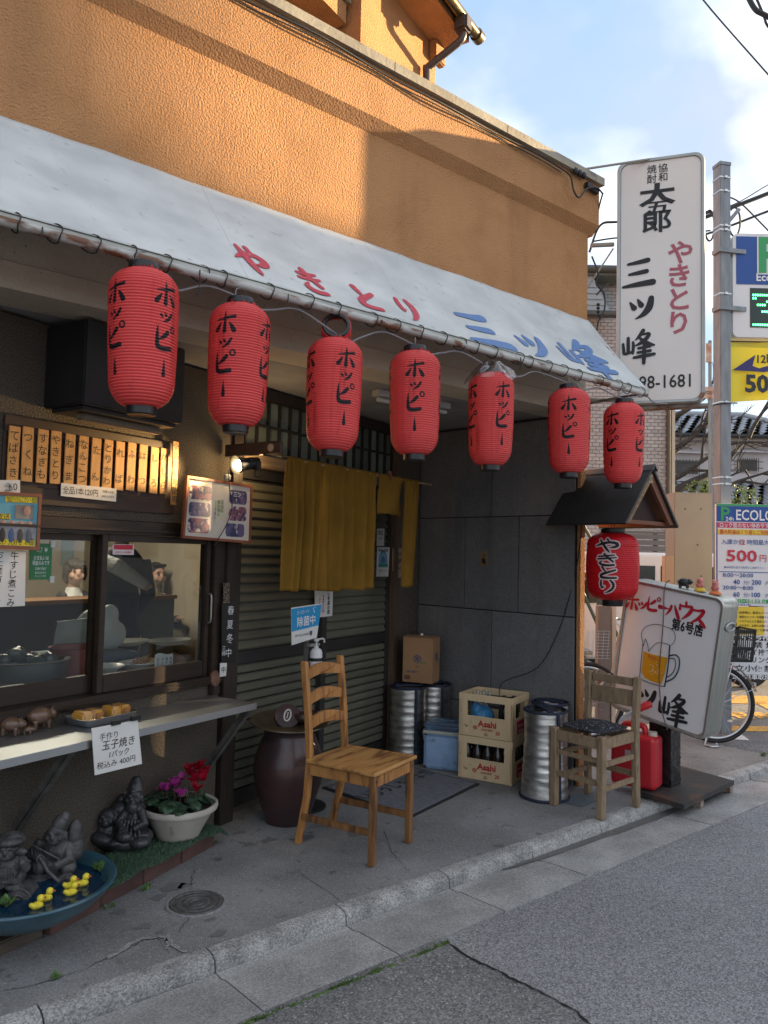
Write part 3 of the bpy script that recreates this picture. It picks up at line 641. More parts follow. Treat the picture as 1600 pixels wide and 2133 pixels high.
# ================================================================== lanterns
def lantern_mesh(name, H, Rm, ribs, prof, cols, nang=208, per=6, depth=.0045, chars=None, size=1.0, wrinkle=0):
    nz = ribs * per; z = np.linspace(0, H, nz + 1); t = z / H
    r = Rm * np.array([prof(q) for q in t]) + depth * (np.abs(np.sin(np.pi * t * ribs)) ** .6 - .6)
    a = np.linspace(0, 2 * np.pi, nang, endpoint=False)
    A, Z = np.meshgrid(a, z); RR = np.repeat(r[:, None], nang, 1)
    if wrinkle: RR = RR + wrinkle * (np.sin(A * 23 + Z * 90) * np.sin(A * 7 + Z * 41) + .6 * np.sin(A * 41 - Z * 130))
    vs = np.stack([RR * np.cos(A), RR * np.sin(A), Z], -1).reshape(-1, 3)
    i = np.arange(nz)[:, None] * nang; j = np.arange(nang)[None]; j2 = (j + 1) % nang
    fs = np.stack([i + j, i + j2, i + nang + j2, i + nang + j], -1).reshape(-1, 4)
    me = bpy.data.meshes.new(name); me.from_pydata(vs.tolist(), [], fs.tolist())
    me.polygons.foreach_set('use_smooth', [True] * len(me.polygons))
    sd = np.full(A.shape, 1.0)
    for ca in cols:
        dx = (A - ca + np.pi) % (2 * np.pi) - np.pi; Xs = dx * Rm
        for ch, cz, hh, ww in chars:
            lx = Xs / ww + .5; ly = (Z - (H * (1 - cz))) / hh + .5
            for st in STROKES[ch]:
                P = bez(st, 4)
                for p, q in zip(P[:-1], P[1:]):
                    ax, ay, bx, by = (p[0] * ww), (p[1] * hh), (q[0] * ww), (q[1] * hh)
                    ux, uy = bx - ax, by - ay; l2 = ux * ux + uy * uy + 1e-12
                    X_, Y_ = lx * ww - ax, ly * hh - ay; tt = np.clip((X_ * ux + Y_ * uy) / l2, 0, 1)
                    d = np.hypot(X_ - tt * ux, Y_ - tt * uy) - (p[2] + (q[2] - p[2]) * tt) * (ww + hh) / 2 * size
                    sd = np.minimum(sd, d)
    at = me.attributes.new('ink', 'FLOAT', 'POINT'); at.data.foreach_set('value', sd.reshape(-1).astype(np.float32))
    me.update(); return me
def lantern_mat(name, red, red2, outline, dirt=True):
    m = bpy.data.materials.new(name); m.use_nodes = True; t = m.node_tree; b = t.nodes['Principled BSDF']; lk = t.links.new
    at = N(t, 'ShaderNodeAttribute', attribute_name='ink')
    tc = N(t, 'ShaderNodeTexCoord'); mp = N(t, 'ShaderNodeMapping'); mp.inputs['Scale'].default_value = (26, 26, 1.6); lk(tc.outputs['Object'], mp.inputs[0])
    nz = N(t, 'ShaderNodeTexNoise'); nz.inputs['Scale'].default_value = 1; nz.inputs['Detail'].default_value = 4; lk(mp.outputs[0], nz.inputs['Vector'])
    rp = N(t, 'ShaderNodeMapRange'); rp.inputs['From Min'].default_value = .60; rp.inputs['From Max'].default_value = .74; lk(nz.outputs['Fac'], rp.inputs[0])
    x = N(t, 'ShaderNodeMixRGB'); x.inputs[1].default_value = (*red, 1); x.inputs[2].default_value = (*red2, 1); lk(rp.outputs[0], x.inputs[0]); cur = x.outputs[0]
    def step(edge, colr, cur):
        s = N(t, 'ShaderNodeMapRange'); s.inputs['From Min'].default_value = edge - .0006; s.inputs['From Max'].default_value = edge + .0006
        s.inputs['To Min'].default_value = 1; s.inputs['To Max'].default_value = 0; lk(at.outputs['Fac'], s.inputs[0])
        y = N(t, 'ShaderNodeMixRGB'); lk(s.outputs[0], y.inputs[0]); lk(cur, y.inputs[1]); y.inputs[2].default_value = (*colr, 1); return y.outputs[0]
    if outline: cur = step(outline, (.82, .72, .70), cur)
    cur = step(0, (.02, .018, .022), cur)
    oi = N(t, 'ShaderNodeObjectInfo'); hs_ = N(t, 'ShaderNodeHueSaturation'); rr = N(t, 'ShaderNodeMapRange'); rr.inputs['To Min'].default_value = .92; rr.inputs['To Max'].default_value = 1.06; lk(oi.outputs['Random'], rr.inputs[0]); lk(rr.outputs[0], hs_.inputs['Value']); lk(cur, hs_.inputs['Color']); cur = hs_.outputs[0]
    lk(cur, b.inputs['Base Color']); b.inputs['Roughness'].default_value = .42; b.inputs['Specular IOR Level'].default_value = .45
    tr = N(t, 'ShaderNodeBsdfTranslucent'); lk(cur, tr.inputs[0]); ms = N(t, 'ShaderNodeMixShader'); ms.inputs[0].default_value = .32
    lk(b.outputs[0], ms.inputs[1]); lk(tr.outputs[0], ms.inputs[2]); lk(ms.outputs[0], t.nodes['Material Output'].inputs[0])
    return m
LRED = lantern_mat('lantern_vinyl', (.95, .11, .105), (.64, .055, .055), 0)
LRED2 = lantern_mat('bright_lantern_vinyl', (.72, .012, .022), (.55, .01, .018), .0085)
def lprof(t):
    e = .17
    if t > 1 - e: k = (t - (1 - e)) / e; return .40 + .58 * max(0, 1 - k ** 2.3) ** .62
    if t < .2: k = (.2 - t) / .2; return .40 + .52 * max(0, 1 - k ** 2.2) ** .6
    return .92 + .06 * (t - .2) / .63 + .022 * math.sin(math.pi * (t - .2) / .63)
LH, LR = .475, .119
LCH = [('ホ', .205, .088, .09), ('ッ', .372, .056, .064), ('ピ', .525, .092, .09), ('ー', .735, .064, .064)]
lmesh = lantern_mesh('paper_shade', LH, LR, 46, lprof, [0, math.pi / 2, math.pi, 3 * math.pi / 2], chars=LCH, size=1.2)
BLKP = mat('black_plastic', (.014, .014, .015), .35)
rb = B(); rb.lathe([(.040, -.004), (.052, -.004), (.054, .004), (.054, .024), (.051, .028), (.042, .028), (.040, .022), (.040, -.004)], 28); ringm = rb.mesh('top_ring', 40)
rb = B(); rb.lathe([(.0, -.026), (.046, -.028), (.050, -.024), (.051, .004), (.044, .004)], 28); ringb = rb.mesh('bottom_ring', 40)
hb = B(); hb.tube(bez([(-.045, 0, .02), (-.044, 0, .05), (-.02, 0, .066), (0, 0, .07), (.02, 0, .066), (.044, 0, .05), (.045, 0, .02)], 4), .0016, 5); hangm = hb.mesh('hanger_wire', True)
LSPEC = [(300, 567, 850, -52, 'leftmost and nearest red lantern in the row under the awning'), (495, 637, 889, -28, 'second red lantern from the left under the awning'),
         (694, 708, 940, 24, 'red lantern with its top ring torn open, third from the left'), (865, 735, 948, 0, 'red lantern hanging fourth from the left, before the door jamb'),
         (1022, 780, 970, 31, 'red lantern wrapped in clear plastic at its top, fifth from the left'), (1186, 812, 986, -1, 'red lantern hanging sixth from the left, above the black roof'), (1298, 842, 1008, -36, 'rightmost red lantern at the corner end of the awning')]
LPOS = []
for i, (px, y1, y2, phi, lab) in enumerate(LSPEC):
    yc = (y1 + y2) / 2; p = FY(px, yc, PY - .004); zt = FY(px, y1, PY).z; zb = FY(px, y2, PY).z; sc = max(.9, min(1.08, (zt - zb) / LH))
    az = math.atan2(-p.y, -p.x) + R(phi)
    t = thing('paper_lantern', lab + ', black lettering', 'lantern', (p.x, p.y, (zt + zb) / 2 - LH * sc / 2), az, 'red lanterns hung from the awning pipe')
    t.rotation_euler = (R(U(-1.2, 1.2)), R(U(-1.2, 1.2)), az); t.scale = (sc, sc, sc)
    link('paper_shade', lmesh, LRED, t)
    link('bottom_ring', ringb, BLKP, t, (0, 0, 0))
    if i == 2:
        dr_ = Vector((math.cos(-R(phi)), math.sin(-R(phi)), .28)).to_track_quat('Z', 'Y').to_euler()
        link('top_ring', ringm, BLKP, t, (0, 0, LH + .058), dr_, (1.12, 1.12, .7)); cb_ = B(); cb_.lathe([(.066, -.035), (.0655, -.01), (.064, .012), (.061, .012), (.060, -.035), (.066, -.035)], 32); cb_.build('torn_collar', mat('torn_red_vinyl', (.62, .03, .03), .4), t, True, (0, 0, LH + .058), dr_)
    else:
        link('top_ring', ringm, BLKP, t, (0, 0, LH)); link('hanger_wire', hangm, GREYWIRE, t, (0, 0, LH))
    fr = B()                                                          # frayed edge of the vinyl round the ring
    for k in range(26):
        a = 6.283 * k / 26 + U(-.1, .1); r_ = U(.054, .07)
        fr.add([((r_ - .006) * math.cos(a), (r_ - .006) * math.sin(a), LH - .004), ((r_ + .006) * math.cos(a + .2), (r_ + .006) * math.sin(a + .2), LH - .006), (r_ * math.cos(a + .1), r_ * math.sin(a + .1), LH + U(.004, .012))], [(0, 1, 2)])
    fr.build('frayed_edge', LRED, t)
    if i == 4:
        pb = B(); pb.grid(lambda u, v: Vector(((.028 + v * .105 + .008 * math.sin(u * 40)) * math.cos(6.2832 * u), (.028 + v * .105 + .008 * math.sin(u * 37 + 2)) * math.sin(6.2832 * u), LH + .05 - .012 * math.sin(u * 31) - v ** 1.8 * .085 + .006 * math.sin(u * 50 + v * 9))), 60, 8)
        pb.build('plastic_wrap', glass('clear_film', (.92, .92, .92), 1.4, .15), t, 'all')
    LPOS.append(Vector((p.x, p.y, (zt + zb) / 2 + LH * sc / 2 + .03)))
# supply cable looping between lanterns
b = B(); pts = []
for i, p in enumerate(LPOS):
    if i: 
        a = LPOS[i - 1]; m_ = (a + p) / 2; pts += [(a.x + .1, PY + .025, a.z - .012), (m_.x - .06, PY + .03, PZ - .055 - .02 * (i % 2)), (m_.x + .06, PY + .02, PZ - .03)]
    pts.append((p.x, PY + .012, p.z + .01))
pts += [(4.36, PY, PZ - .01), (4.5, 2.72, PZ - .03), (4.66, 2.72, 2.56)]
b.tube(bez(pts, 6), .0045, 7); wr = b.build('lantern_cable', GREYWIRE, None, True)
tag(wr, 'thin grey supply cable looping between the lanterns along the pipe', 'cable')

# ================================================================== signs
class Face:
    """flat face of a thing: local x right, z up, -y to the viewer"""
    def __init__(s, th_): bpy.context.view_layer.update() if False else None; s.M = Matrix.LocRotScale(th_.location, th_.rotation_euler, (1, 1, 1)); s.I = s.M.inverted(); s.n = (s.M.to_3x3() @ Vector((0, 1, 0)))
    def __call__(s, x_, y_, off=0):
        p = pl(x_, y_, s.M @ Vector((0, off, 0)), s.n); return s.I @ p
def rrect(w_, h_, r_, n=6, cx=0, cz=0, y=0):
    o = []
    for qx, qz, a0 in ((1, 1, 0), (-1, 1, 90), (-1, -1, 180), (1, -1, 270)):
        for k in range(n + 1):
            a = R(a0 + 90 * k / n); o.append((cx + qx * (w_ / 2 - r_) + r_ * math.cos(a), y, cz + qz * (h_ / 2 - r_) + r_ * math.sin(a)))
    return o
def lightbox(t, w_, h_, th_, r_, fm, sm_, rim=.03, cz=0):
    b = B(); o1 = rrect(w_, h_, r_, cz=cz, y=.0); o2 = rrect(w_ - .016, h_ - .016, r_ - .006, cz=cz, y=-.012); o3 = rrect(w_ - rim * 2, h_ - rim * 2, max(.01, r_ - rim * .6), cz=cz, y=-.010); o4 = rrect(w_ - rim * 2 - .004, h_ - rim * 2 - .004, max(.01, r_ - rim * .6), cz=cz, y=.006); o5 = rrect(w_, h_, r_, cz=cz, y=th_)
    n = len(o1); rings = [o5, o1, o2, o3, o4]
    vs = sum(rings, []); fs = []
    for k in range(len(rings) - 1):
        for i in range(n): fs.append((k * n + i, k * n + (i + 1) % n, (k + 1) * n + (i + 1) % n, (k + 1) * n + i))
    fs.append(tuple(range(n - 1, -1, -1)))
    b.add(vs, fs); b.build('frame', sm_, t, 35)
    b = B(); o4 = rrect(w_ - rim * 2 - .006, h_ - rim * 2 - .006, max(.01, r_ - rim * .6), cz=cz, y=.0); b.prism(o4, (0, .02, 0)); f = b.build('face_panel', fm, t); return f
SFRAME = mat('sign_frame_grey', (.42, .43, .41), .45, metal=.3, col2=(.34, .35, .33), nscale=4, spot=(.22, .1, .05), spscale=6, splo=.68, sphi=.74)
SFACE = mat('sign_face_cream', (.78, .72, .66), .35, col2=(.73, .67, .61), nscale=1.5)
ex = Vector((.52, -.85, 0)).normalized(); sp = Vector((4.745, 2.822, 0)); srz = math.atan2(ex.y, ex.x)
vs_ = thing('vertical_shop_sign', 'tall cream light-box sign with brush lettering projecting from the building corner', 'sign', (sp.x, sp.y, 2.585), srz)
SF = Face(vs_)
SW, SH = .575, 1.735
fp = lightbox(vs_, SW, SH, .16, .07, SFACE, SFRAME, .024, cz=SH / 2)
PM = INK; ex1, ez1 = Vector((1, 0, 0)), Vector((0, 0, 1))
def put(b, s, px, py, size, bold=0, width=None, dy=-.002, **kw):
    c = SFc(px, py); b = B(); text(b, s, size, (c.x, dy, c.z), ex1, ez1, bold, width=width, **kw); o = b.build('letter' if len(s) == 1 else 'telephone_number', kw.pop('m', None) or PM, fp)
    if len(s) > 1: o['kind'] = 'stuff'
SFc = SF
for ch, px, py in (('協', 1381, 350), ('和', 1381, 369), ('焼', 1358, 353), ('酎', 1358, 373)): put(None, ch, px, py, .066, .006)
put(None, '大', 1369, 405, .16, .035, width=.24); put(None, '五', 1371, 431, .10, .02, width=.17); put(None, '郎', 1368, 461, .17, .02, width=.19)
for ch, px, py, s_ in (('三', 1329, 571, .215), ('ツ', 1334, 641, .175), ('峰', 1329, 722, .225)):
    c = SF(px, py); b = B(); brush(b, ch, s_, (c.x, -.002, c.z), ex1, ez1, 1.35, sx=.95); b.build('letter', INK, fp)
put(None, '898-1681', 1376, 794, .125, .01, width=.385)
PM = mat('faded_pink', (.42, .09, .12), .5)
for ch, px, py in (('や', 1417, 526), ('き', 1415, 574), ('と', 1415, 623), ('り', 1414, 672)): put(None, ch, px, py, .175, .022)
BRS = mat('bracket_steel', (.3, .27, .22), .5, metal=.4); l_ = SF.I
for p_, q_, r_ in (((4.1, FYW + .05, 4.13), (4.72, 2.87, 4.315), .008), ((XR + .04, FYW, 3.71), (4.6, 3.1, 3.74), .016), ((XR + .02, FYW + .02, 3.4), (4.6, 3.1, 3.71), .006), ((XR, FYW + .02, 2.62), (4.62, 3.06, 2.62), .014)):
    b = B(); b.tube([l_ @ Vector(p_), l_ @ Vector(q_)], r_, 8); b.build('bracket', BRS, vs_)
b = B(); b.box((.08, .08, -.012), (SW * .8, .1, .02)); b.build('rusty_underside', mat('rust', (.16, .07, .03), .8, col2=(.35, .33, .3), nscale=12), vs_)
b = B(); P_ = [(XR + .02, 3.15, 3.62), (XR + .05, 3.12, 3.5), (XR + .03, 3.12, 3.42), (XR + .09, 3.1, 3.36), (XR + .1, 3.1, 3.25), (XR + .045, 3.12, 3.12), (XR + .045, 3.13, 2.8)]
b.tube(bez([l_ @ Vector(p) for p in P_], 6), .006, 6); P_ = [(XR + .05, 3.13, 3.35), (XR + .12, 3.1, 3.43), (4.58, 3.09, 3.44)]; b.tube(bez([l_ @ Vector(p) for p in P_], 6), .006, 6)
for k in range(4): b.ell(l_ @ Vector((XR + .055, 3.12, 3.28 - .025 * k)), (.013, .013, .011))
b.build('sign_cable', WIRE, vs_)
# ================================================================== counter shelf and what stands on it
CZ = .73; CS1 = -.27; CD = -.37
sh_ = thing('counter_shelf', 'stainless steel serving shelf under the sliding window', 'shelf', WP(0, 0, 0), WA)
b = B(); b.bb((-3.2, CD, CZ - .006), (CS1, -.037, CZ), .002); b.bb((-3.2, CD - .002, CZ - .032), (CS1 + .002, CD + .004, CZ + .001), .002); b.bb((CS1 - .004, CD + .005, CZ - .031), (CS1 + .002, -.038, CZ + .0005), .001)
b.build('top', STEEL, sh_)
GALV = mat('painted_angle_iron', (.13, .125, .115), .7, col2=(.07, .066, .06), nscale=14)
for px, py in ((412, 1628), (28, 1735)):
    p = W(px, py); b = B(); s_ = p.x; b.prism([(s_, -.002, max(.12, p.z)), (s_, -.002, max(.12, p.z) + .05), (s_, CD + .06, CZ - .034), (s_, CD + .02, CZ - .034)], (.006, 0, 0)); b.prism([(s_, -.002, max(.12, p.z)), (s_, CD + .02, CZ - .034), (s_, CD + .026, CZ - .034), (s_, -.002, max(.12, p.z) + .008)], (.036, 0, 0)); b.build('bracket', GALV, sh_)
BRONZEC = mat('brown_ceramic', (.17, .095, .058), .3, col2=(.10, .056, .034), nscale=12, coat=.3)
def pig(name, label, c, rz, k, m, group, parent_z=0):
    t = thing(name, label, 'pig figurine', c, rz, group)
    b = B(); b.ell((0, 0, .62), (.62, .42, .40)); b.ell((.56, 0, .66), (.28, .28, .27)); b.ell((.80, 0, .62), (.08, .11, .10))
    for sx in (.34, -.34):
        for sy in (.2, -.2): b.tube([(sx, sy, .42), (sx, sy, .02)], [.13, .09], 10)
    for sy in (.15, -.15): b.ell((.52, sy, .93), (.05, .09, .09), (R(20 * (1 if sy > 0 else -1)), 0, 0))
    b.tube(bez([(-.58, 0, .7), (-.68, .03, .78), (-.66, -.03, .84)], 4), .03, 6)
    b.v = [(x * k, y * k, z * k) for x, y, z in b.v]; blob('body', b, m, t, .03 * k, 3)
    b = B(); b.add([], []); 
    for sy in (.13, -.13): b.ell((.77 * k, sy * k, .76 * k), .035 * k, n=8, m=6)
    for sy in (.04, -.04): b.ell((.875 * k, sy * k, .63 * k), (.012 * k, .02 * k, .03 * k), n=8, m=6)
    b.build('eyes_and_nostrils', INK, t, True)
    return t
pig('pig_figurine', 'large brown ceramic pig on the steel counter beside the food tray', G(82, 1519, CZ), WA + R(-2), .093, BRONZEC, 'brown pig family on the counter')
pig('pig_figurine', 'middle-sized brown ceramic pig at the left end of the counter', G(22, 1532, CZ), WA + R(-55), .074, BRONZEC, 'brown pig family on the counter')
pig('pig_figurine', 'tiny brown ceramic piglet between the two larger pigs', G(58, 1530, CZ), WA + R(-50), .034, BRONZEC, 'brown pig family on the counter')
# steel tray with two packs of rolled omelette
tp = G(212, 1503, CZ); ty = thing('food_tray', 'shallow stainless tray holding two clear omelette packs on the counter', 'tray', tp, WA + R(3))
b = B(); o = rrect(.30, .17, .03); o = [(p[0], p[2], 0) for p in o]
n = len(o); rings = [[(x_ * .86, y_ * .8, .003) for x_, y_, _ in o], [(x_ * .9, y_ * .86, .006) for x_, y_, _ in o], [(x_, y_, .038) for x_, y_, _ in o], [(x_ * 1.04, y_ * 1.06, .038) for x_, y_, _ in o]]
b.add(sum(rings, []), [tuple(range(n))] + [(k * n + i, k * n + (i + 1) % n, (k + 1) * n + (i + 1) % n, (k + 1) * n + i) for k in range(3) for i in range(n)]); b.build('pan', STEEL, ty, 40)
EGG = mat('omelette', (.72, .36, .05), .55, col2=(.42, .17, .03), nscale=14, nlo=.5, nhi=.62)
CLEAR = glass('clear_plastic', (.96, .96, .96), .9, .06)
for dx, lab in ((-.075, 'clear plastic pack of rolled omelette on the left of the steel tray'), (.075, 'clear plastic pack of rolled omelette on the right of the steel tray')):
    p = tp + wd * dx + Vector((0, 0, .012))
    t = thing('omelette_pack', lab, 'food pack', p, WA + R(3 + dx * 30), 'omelette packs on the tray')
    for k in range(2):
        b = B(); b.box((-.03 + .06 * k, .0, .026), (.055, .09, .05), None, .010); b.build('omelette', EGG, t, True)
    b = B(); o1 = [(x_, z_, 0) for x_, _, z_ in rrect(.15, .13, .02)]; rings = [[(x_, y_, .018) for x_, y_, _ in o1], [(x_ * .92, y_ * .92, .022) for x_, y_, _ in o1], [(x_ * .82, y_ * .8, .060) for x_, y_, _ in o1]]
    n = len(o1); b.add(sum(rings, []), [tuple(range(2 * n, 3 * n))] + [(q * n + i, q * n + (i + 1) % n, (q + 1) * n + (i + 1) % n, (q + 1) * n + i) for q in range(2) for i in range(n)]); b.build('lid', CLEAR, t, 30)
def card_from(px4, off, name, label, cat, m, th_=.003, group=None, yoff=None):
    """flat rectangular thing from its four photo corners (TL, TR, BR, BL) on a plane parallel to the shop wall"""
    q = [W(x_, y_, off) for x_, y_ in px4]; c = sum(q, Vector()) / 4
    t = thing(name, label, cat, WP(c.x, off, c.z), WA, group); L4 = [Vector((p.x - c.x, 0, p.z - c.z)) for p in q]
    b = B(); b.prism(L4, (0, th_, 0)); b.build('sheet', m, t)
    exx = ((L4[1] - L4[0]) + (L4[2] - L4[3])).normalized(); ezz = exx.cross(Vector((0, 1, 0))) * 1.0
    t['_'] = 0; del t['_']
    wv = ((L4[1] - L4[0]).length + (L4[2] - L4[3]).length) / 2; hv = ((L4[0] - L4[3]).length + (L4[1] - L4[2]).length) / 2
    ezz = Vector((-exx.z, 0, exx.x))
    return t, L4, exx, ezz, wv, hv
def small(b, name, m, par): o = b.build(name, m, par); o['kind'] = 'stuff'; return o
t, L4, e1, e2, wv, hv = card_from(((191, 1517), (287, 1500), (296, 1591), (198, 1615)), CD - .022, 'price_card', 'handwritten white price card taped to the front edge of the counter', 'card', WHITEP)
b = B(); text(b, '手作り', hv * .17, e1 * (-wv * .2) + e2 * hv * .27, e1, e2, -.002); text(b, '玉子焼き', hv * .22, e1 * (wv * .02) + e2 * hv * .08, e1, e2, .005, width=wv * .7); text(b, '1パック', hv * .16, e1 * (wv * .05) - e2 * hv * .13, e1, e2, .005); text(b, '税込み 400円', hv * .16, -e2 * hv * .32, e1, e2, -.002, width=wv * .82)
small(b, 'handwriting', INK, t)
b = B(); b.box(L4[0] * .1 + L4[1] * .9 + Vector((.01, -.004, .012)), (.05, .012, .02)); b.build('black_tape', BLKP, t); b = B(); b.box(L4[0] * .5 + L4[1] * .5 + Vector((0, -.004, .006)), (.045, .008, .018)); b.build('black_tape', BLKP, t)
# log-slice ornament at the end of the counter
p = G(446, 1446, CZ); t = thing('log_ornament', 'small upright log-slice ornament at the right end of the counter', 'ornament', p, WA)
b = B(); b.bb((-.026, -.02, 0), (.026, .02, .05), .004); b.build('base', DARKWOOD, t)
b = B(); b.lathe([(0, -.012), (.036, -.012), (.04, -.008), (.04, .008), (.036, .012), (0, .012)], 24); o = b.build('slice', mat('log_wood', (.2, .1, .06), .6, col2=(.12, .055, .035), nscale=30), t, 40, (0, 0, .085), (R(80), R(12), 0)); o.scale = (.85, 1.1, 1)

# ================================================================== menu board
MB0, MB1 = W(14, 888).x, W(362, 935).x
mbz = 2.045
mb = thing('menu_board', 'dark wooden board of thirteen hanging menu planks above the window', 'menu board', WP(MB0, -.002, 1.70), WA)
PLK = mat('menu_plank_wood', (.60, .31, .10), .55, col2=(.48, .235, .07), nscale=10, stretch=(6, 6, .8), vary=.1)
MW = MB1 - MB0
b = B(); b.bb((-.02, -.014, .30), (MW + .005, -.002, .372), .003); b.bb((-.02, -.012, .0), (MW + .005, -.002, .075), .003); b.bb((-.018, -.008, .076), (MW + .003, -.002, .299)); b.build('backboard', mat('menu_backboard', (.05, .026, .017), .5, col2=(.03, .016, .011), nscale=8, stretch=(.8, 6, 6)), mb)
MEN = ['てばさき', 'つくね', 'すなぎも', 'やきとり', 'ねぎま', 'なんこつ', 'たん', 'とりかわ', 'れば', 'ふわ', 'はつ', 'しろ', 'かしら']
PXC = [30, 59, 90, 118, 147, 175, 202, 227, 252, 276, 300, 324, 345]
kb = B(); kb.bb((-.026, -.006, -.118), (.026, 0, .118), .002); km = kb.mesh('plank')
for s_, px in zip(MEN, PXC):
    x_ = W(px, 960, -.03).x - MB0; f_ = (px - 20) / 334; zc_ = (W(px, 887 + 51 * f_, -.03).z + W(px, 997 + 30 * f_, -.03).z) / 2 - 1.70
    pk = link('plank', km, PLK, mb, (x_, -.016, zc_ + U(-.004, .004)), (0, R(U(-1, 1)), 0))
    b = B(); text(b, s_, .046, (0, -.0062, 0), X3, Z3, .002, vertical=True, pitch={4: 1.14, 3: 1.6, 2: 2.7}[len(s_)], jitter=.06); small(b, 'handwriting', INK, pk)
kb = B(); q = W(368, 985, -.05); kb.bb((-.02, -.006, -.165), (.02, 0, .165), .002)
pk = kb.build('plank', PLK, mb, loc=(q.x - MB0, -.03, q.z - 1.70)); b = B(); text(b, '全品国産肉使用', .042, (0, -.0062, 0), X3, Z3, .002, vertical=True, pitch=1.08, jitter=.05); small(b, 'handwriting', INK, pk)
t, L4, e1, e2, wv, hv = card_from(((128, 1006), (243, 1018), (242, 1045), (127, 1033)), -.026, 'price_strip', 'white paper strip with prices pinned below the menu planks', 'price card', WHITEP)
b = B(); text(b, '全品1本120円', hv * .62, e1 * (-wv * .16), e1, e2, .002, width=wv * .62); small(b, 'handwriting', INK, t); b = B(); text(b, '各種たれ塩', hv * .2, e1 * wv * .34 + e2 * hv * .2, e1, e2); text(b, '追加できます', hv * .2, e1 * wv * .34 - e2 * hv * .18, e1, e2); small(b, 'small_writing', INK, t)
t, L4, e1, e2, wv, hv = card_from(((-20, 1000), (42, 1000), (42, 1027), (-20, 1026)), -.026, 'price_tag', 'white price tag reading 60 clipped above the framed poster', 'price card', WHITEP)
b = B(); text(b, '60', hv * .8, e1 * wv * .25, e1, e2); small(b, 'handwriting', INK, t)
b = B(); b.tube(bez([(L4[0].x + .06, -.008, .0), (L4[0].x + .075, -.012, .012), (L4[0].x + .09, -.012, -.01), (L4[0].x + .06, -.01, -.018)], 4), .004, 6); b.build('clip', STEEL, t, True)

# ================================================================== framed pictures
REDW = mat('red_wood_frame', (.27, .085, .04), .45, col2=(.2, .06, .03), nscale=8)
def framed(px4, off, name, label, back, rim=.014):
    q = [W(x_, y_, off) for x_, y_ in px4]; c = sum(q, Vector()) / 4
    t = thing(name, label, 'framed poster', WP(c.x, off, c.z), WA); P = [Vector((p.x - c.x, 0, p.z - c.z)) for p in q]
    P = [p + Vector((0, -.06 if p.z > 0 else 0, 0)) * 0 for p in P]
    I = [p * (1 - rim / max(abs(p.x), 1e-3) * .9) for p in P]
    b = B()
    for k in range(4):
        j = (k + 1) % 4; b.prism([P[k], P[j], Vector((P[j].x - math.copysign(rim, P[j].x), 0, P[j].z - math.copysign(rim, P[j].z))), Vector((P[k].x - math.copysign(rim, P[k].x), 0, P[k].z - math.copysign(rim, P[k].z)))], (0, .018, 0))
    b.build('frame', REDW, t)
    J = [Vector((p.x - math.copysign(rim * .8, p.x), .006, p.z - math.copysign(rim * .8, p.z))) for p in P]
    b = B(); b.prism(J, (0, .008, 0)); bk = b.build('backing', back, t)
    def at(u, v, y=.005):                                            # u right 0..1, v down 0..1 inside the frame
        tp_ = J[0].lerp(J[1], u); bt = J[3].lerp(J[2], u); p = tp_.lerp(bt, v); return Vector((p.x, y, p.z))
    return t, bk, at, (J[1] - J[0]).normalized(), P
PAPER = mat('poster_paper', (.66, .6, .53), .6, col2=(.58, .53, .47), nscale=4)
PH1 = mat('photo_print_a', (.28, .1, .14), .35, col2=(.03, .035, .10), nscale=26, ndetail=3, nlo=.42, nhi=.56, spot=(.62, .5, .45), spscale=24, splo=.55, sphi=.62)
PH2 = mat('photo_print_b', (.03, .035, .11), .35, col2=(.12, .1, .2), nscale=20, ndetail=3, nlo=.42, nhi=.56, spot=(.55, .45, .45), spscale=26, splo=.60, sphi=.66)
t, bk, at, e1, P = framed(((391, 990), (527, 1011), (523, 1132), (381, 1121)), -.11, 'framed_poster', 'red-framed poster of food photographs hanging beside the door', PAPER)
for (u, v, w_, h_, m_) in ((.2, .23, .33, .24, PH1), (.2, .52, .32, .24, PH2), (.2, .80, .32, .25, PH1), (.79, .22, .29, .25, PH2), (.79, .52, .29, .26, PH1), (.76, .82, .30, .24, PH2)):
    b = B(); W2 = (at(1, .5) - at(0, .5)).length; H2 = (at(.5, 0) - at(.5, 1)).length; c = at(u, v); b.prism([(c.x + p[0], .004, c.z + p[2]) for p in rrect(w_ * W2, h_ * H2, .02)], (0, .0015, 0)); b.build('photo', m_, bk)
b = B(); c = at(.5, .5, .004); b.prism([(c.x + x_ * W2, .0045, c.z + z_ * H2) for x_, z_ in ((-.07, .18), (.06, .22), (.08, -.05), (.04, -.12), (-.02, -.24), (-.06, -.22))], (0, .001, 0)); b.build('green_wash', mat('green_watercolour', (.42, .48, .28), .7, col2=(.6, .58, .48), nscale=20), bk)
b = B(); text(b, '当店の', .024, at(.53, .42, .0035), e1, Z3, vertical=True, lift=0); text(b, '焼き鳥は', .022, at(.48, .46, .0035), e1, Z3, vertical=True, lift=0); text(b, 'うまい', .022, at(.43, .56, .0035), e1, Z3, vertical=True, lift=0); small(b, 'handwriting', INK, bk)
b = B(); text(b, '三ツ', .032, at(.77, .17, .003), e1, Z3, .01, lift=0); small(b, 'photo_caption', WHITEINK, bk)
b = B(); b.tube(bez([(.03, -.02, .22), (.045, -.02, .12), (.07, -.018, .02), (.03, -.016, -.08), (-.05, -.012, -.19)], 6), .003, 6); b.build('hanging_cord', WIRE, t, True)
b = B(); b.box((.04, -.004, .185), (.045, .02, .03), None, .004); b.build('clip', STEEL, t)
YEL = mat('yellow_print', (.70, .55, .03), .6); TEAL = mat('teal_print', (.1, .36, .48), .6, col2=(.16, .42, .5), nscale=5)
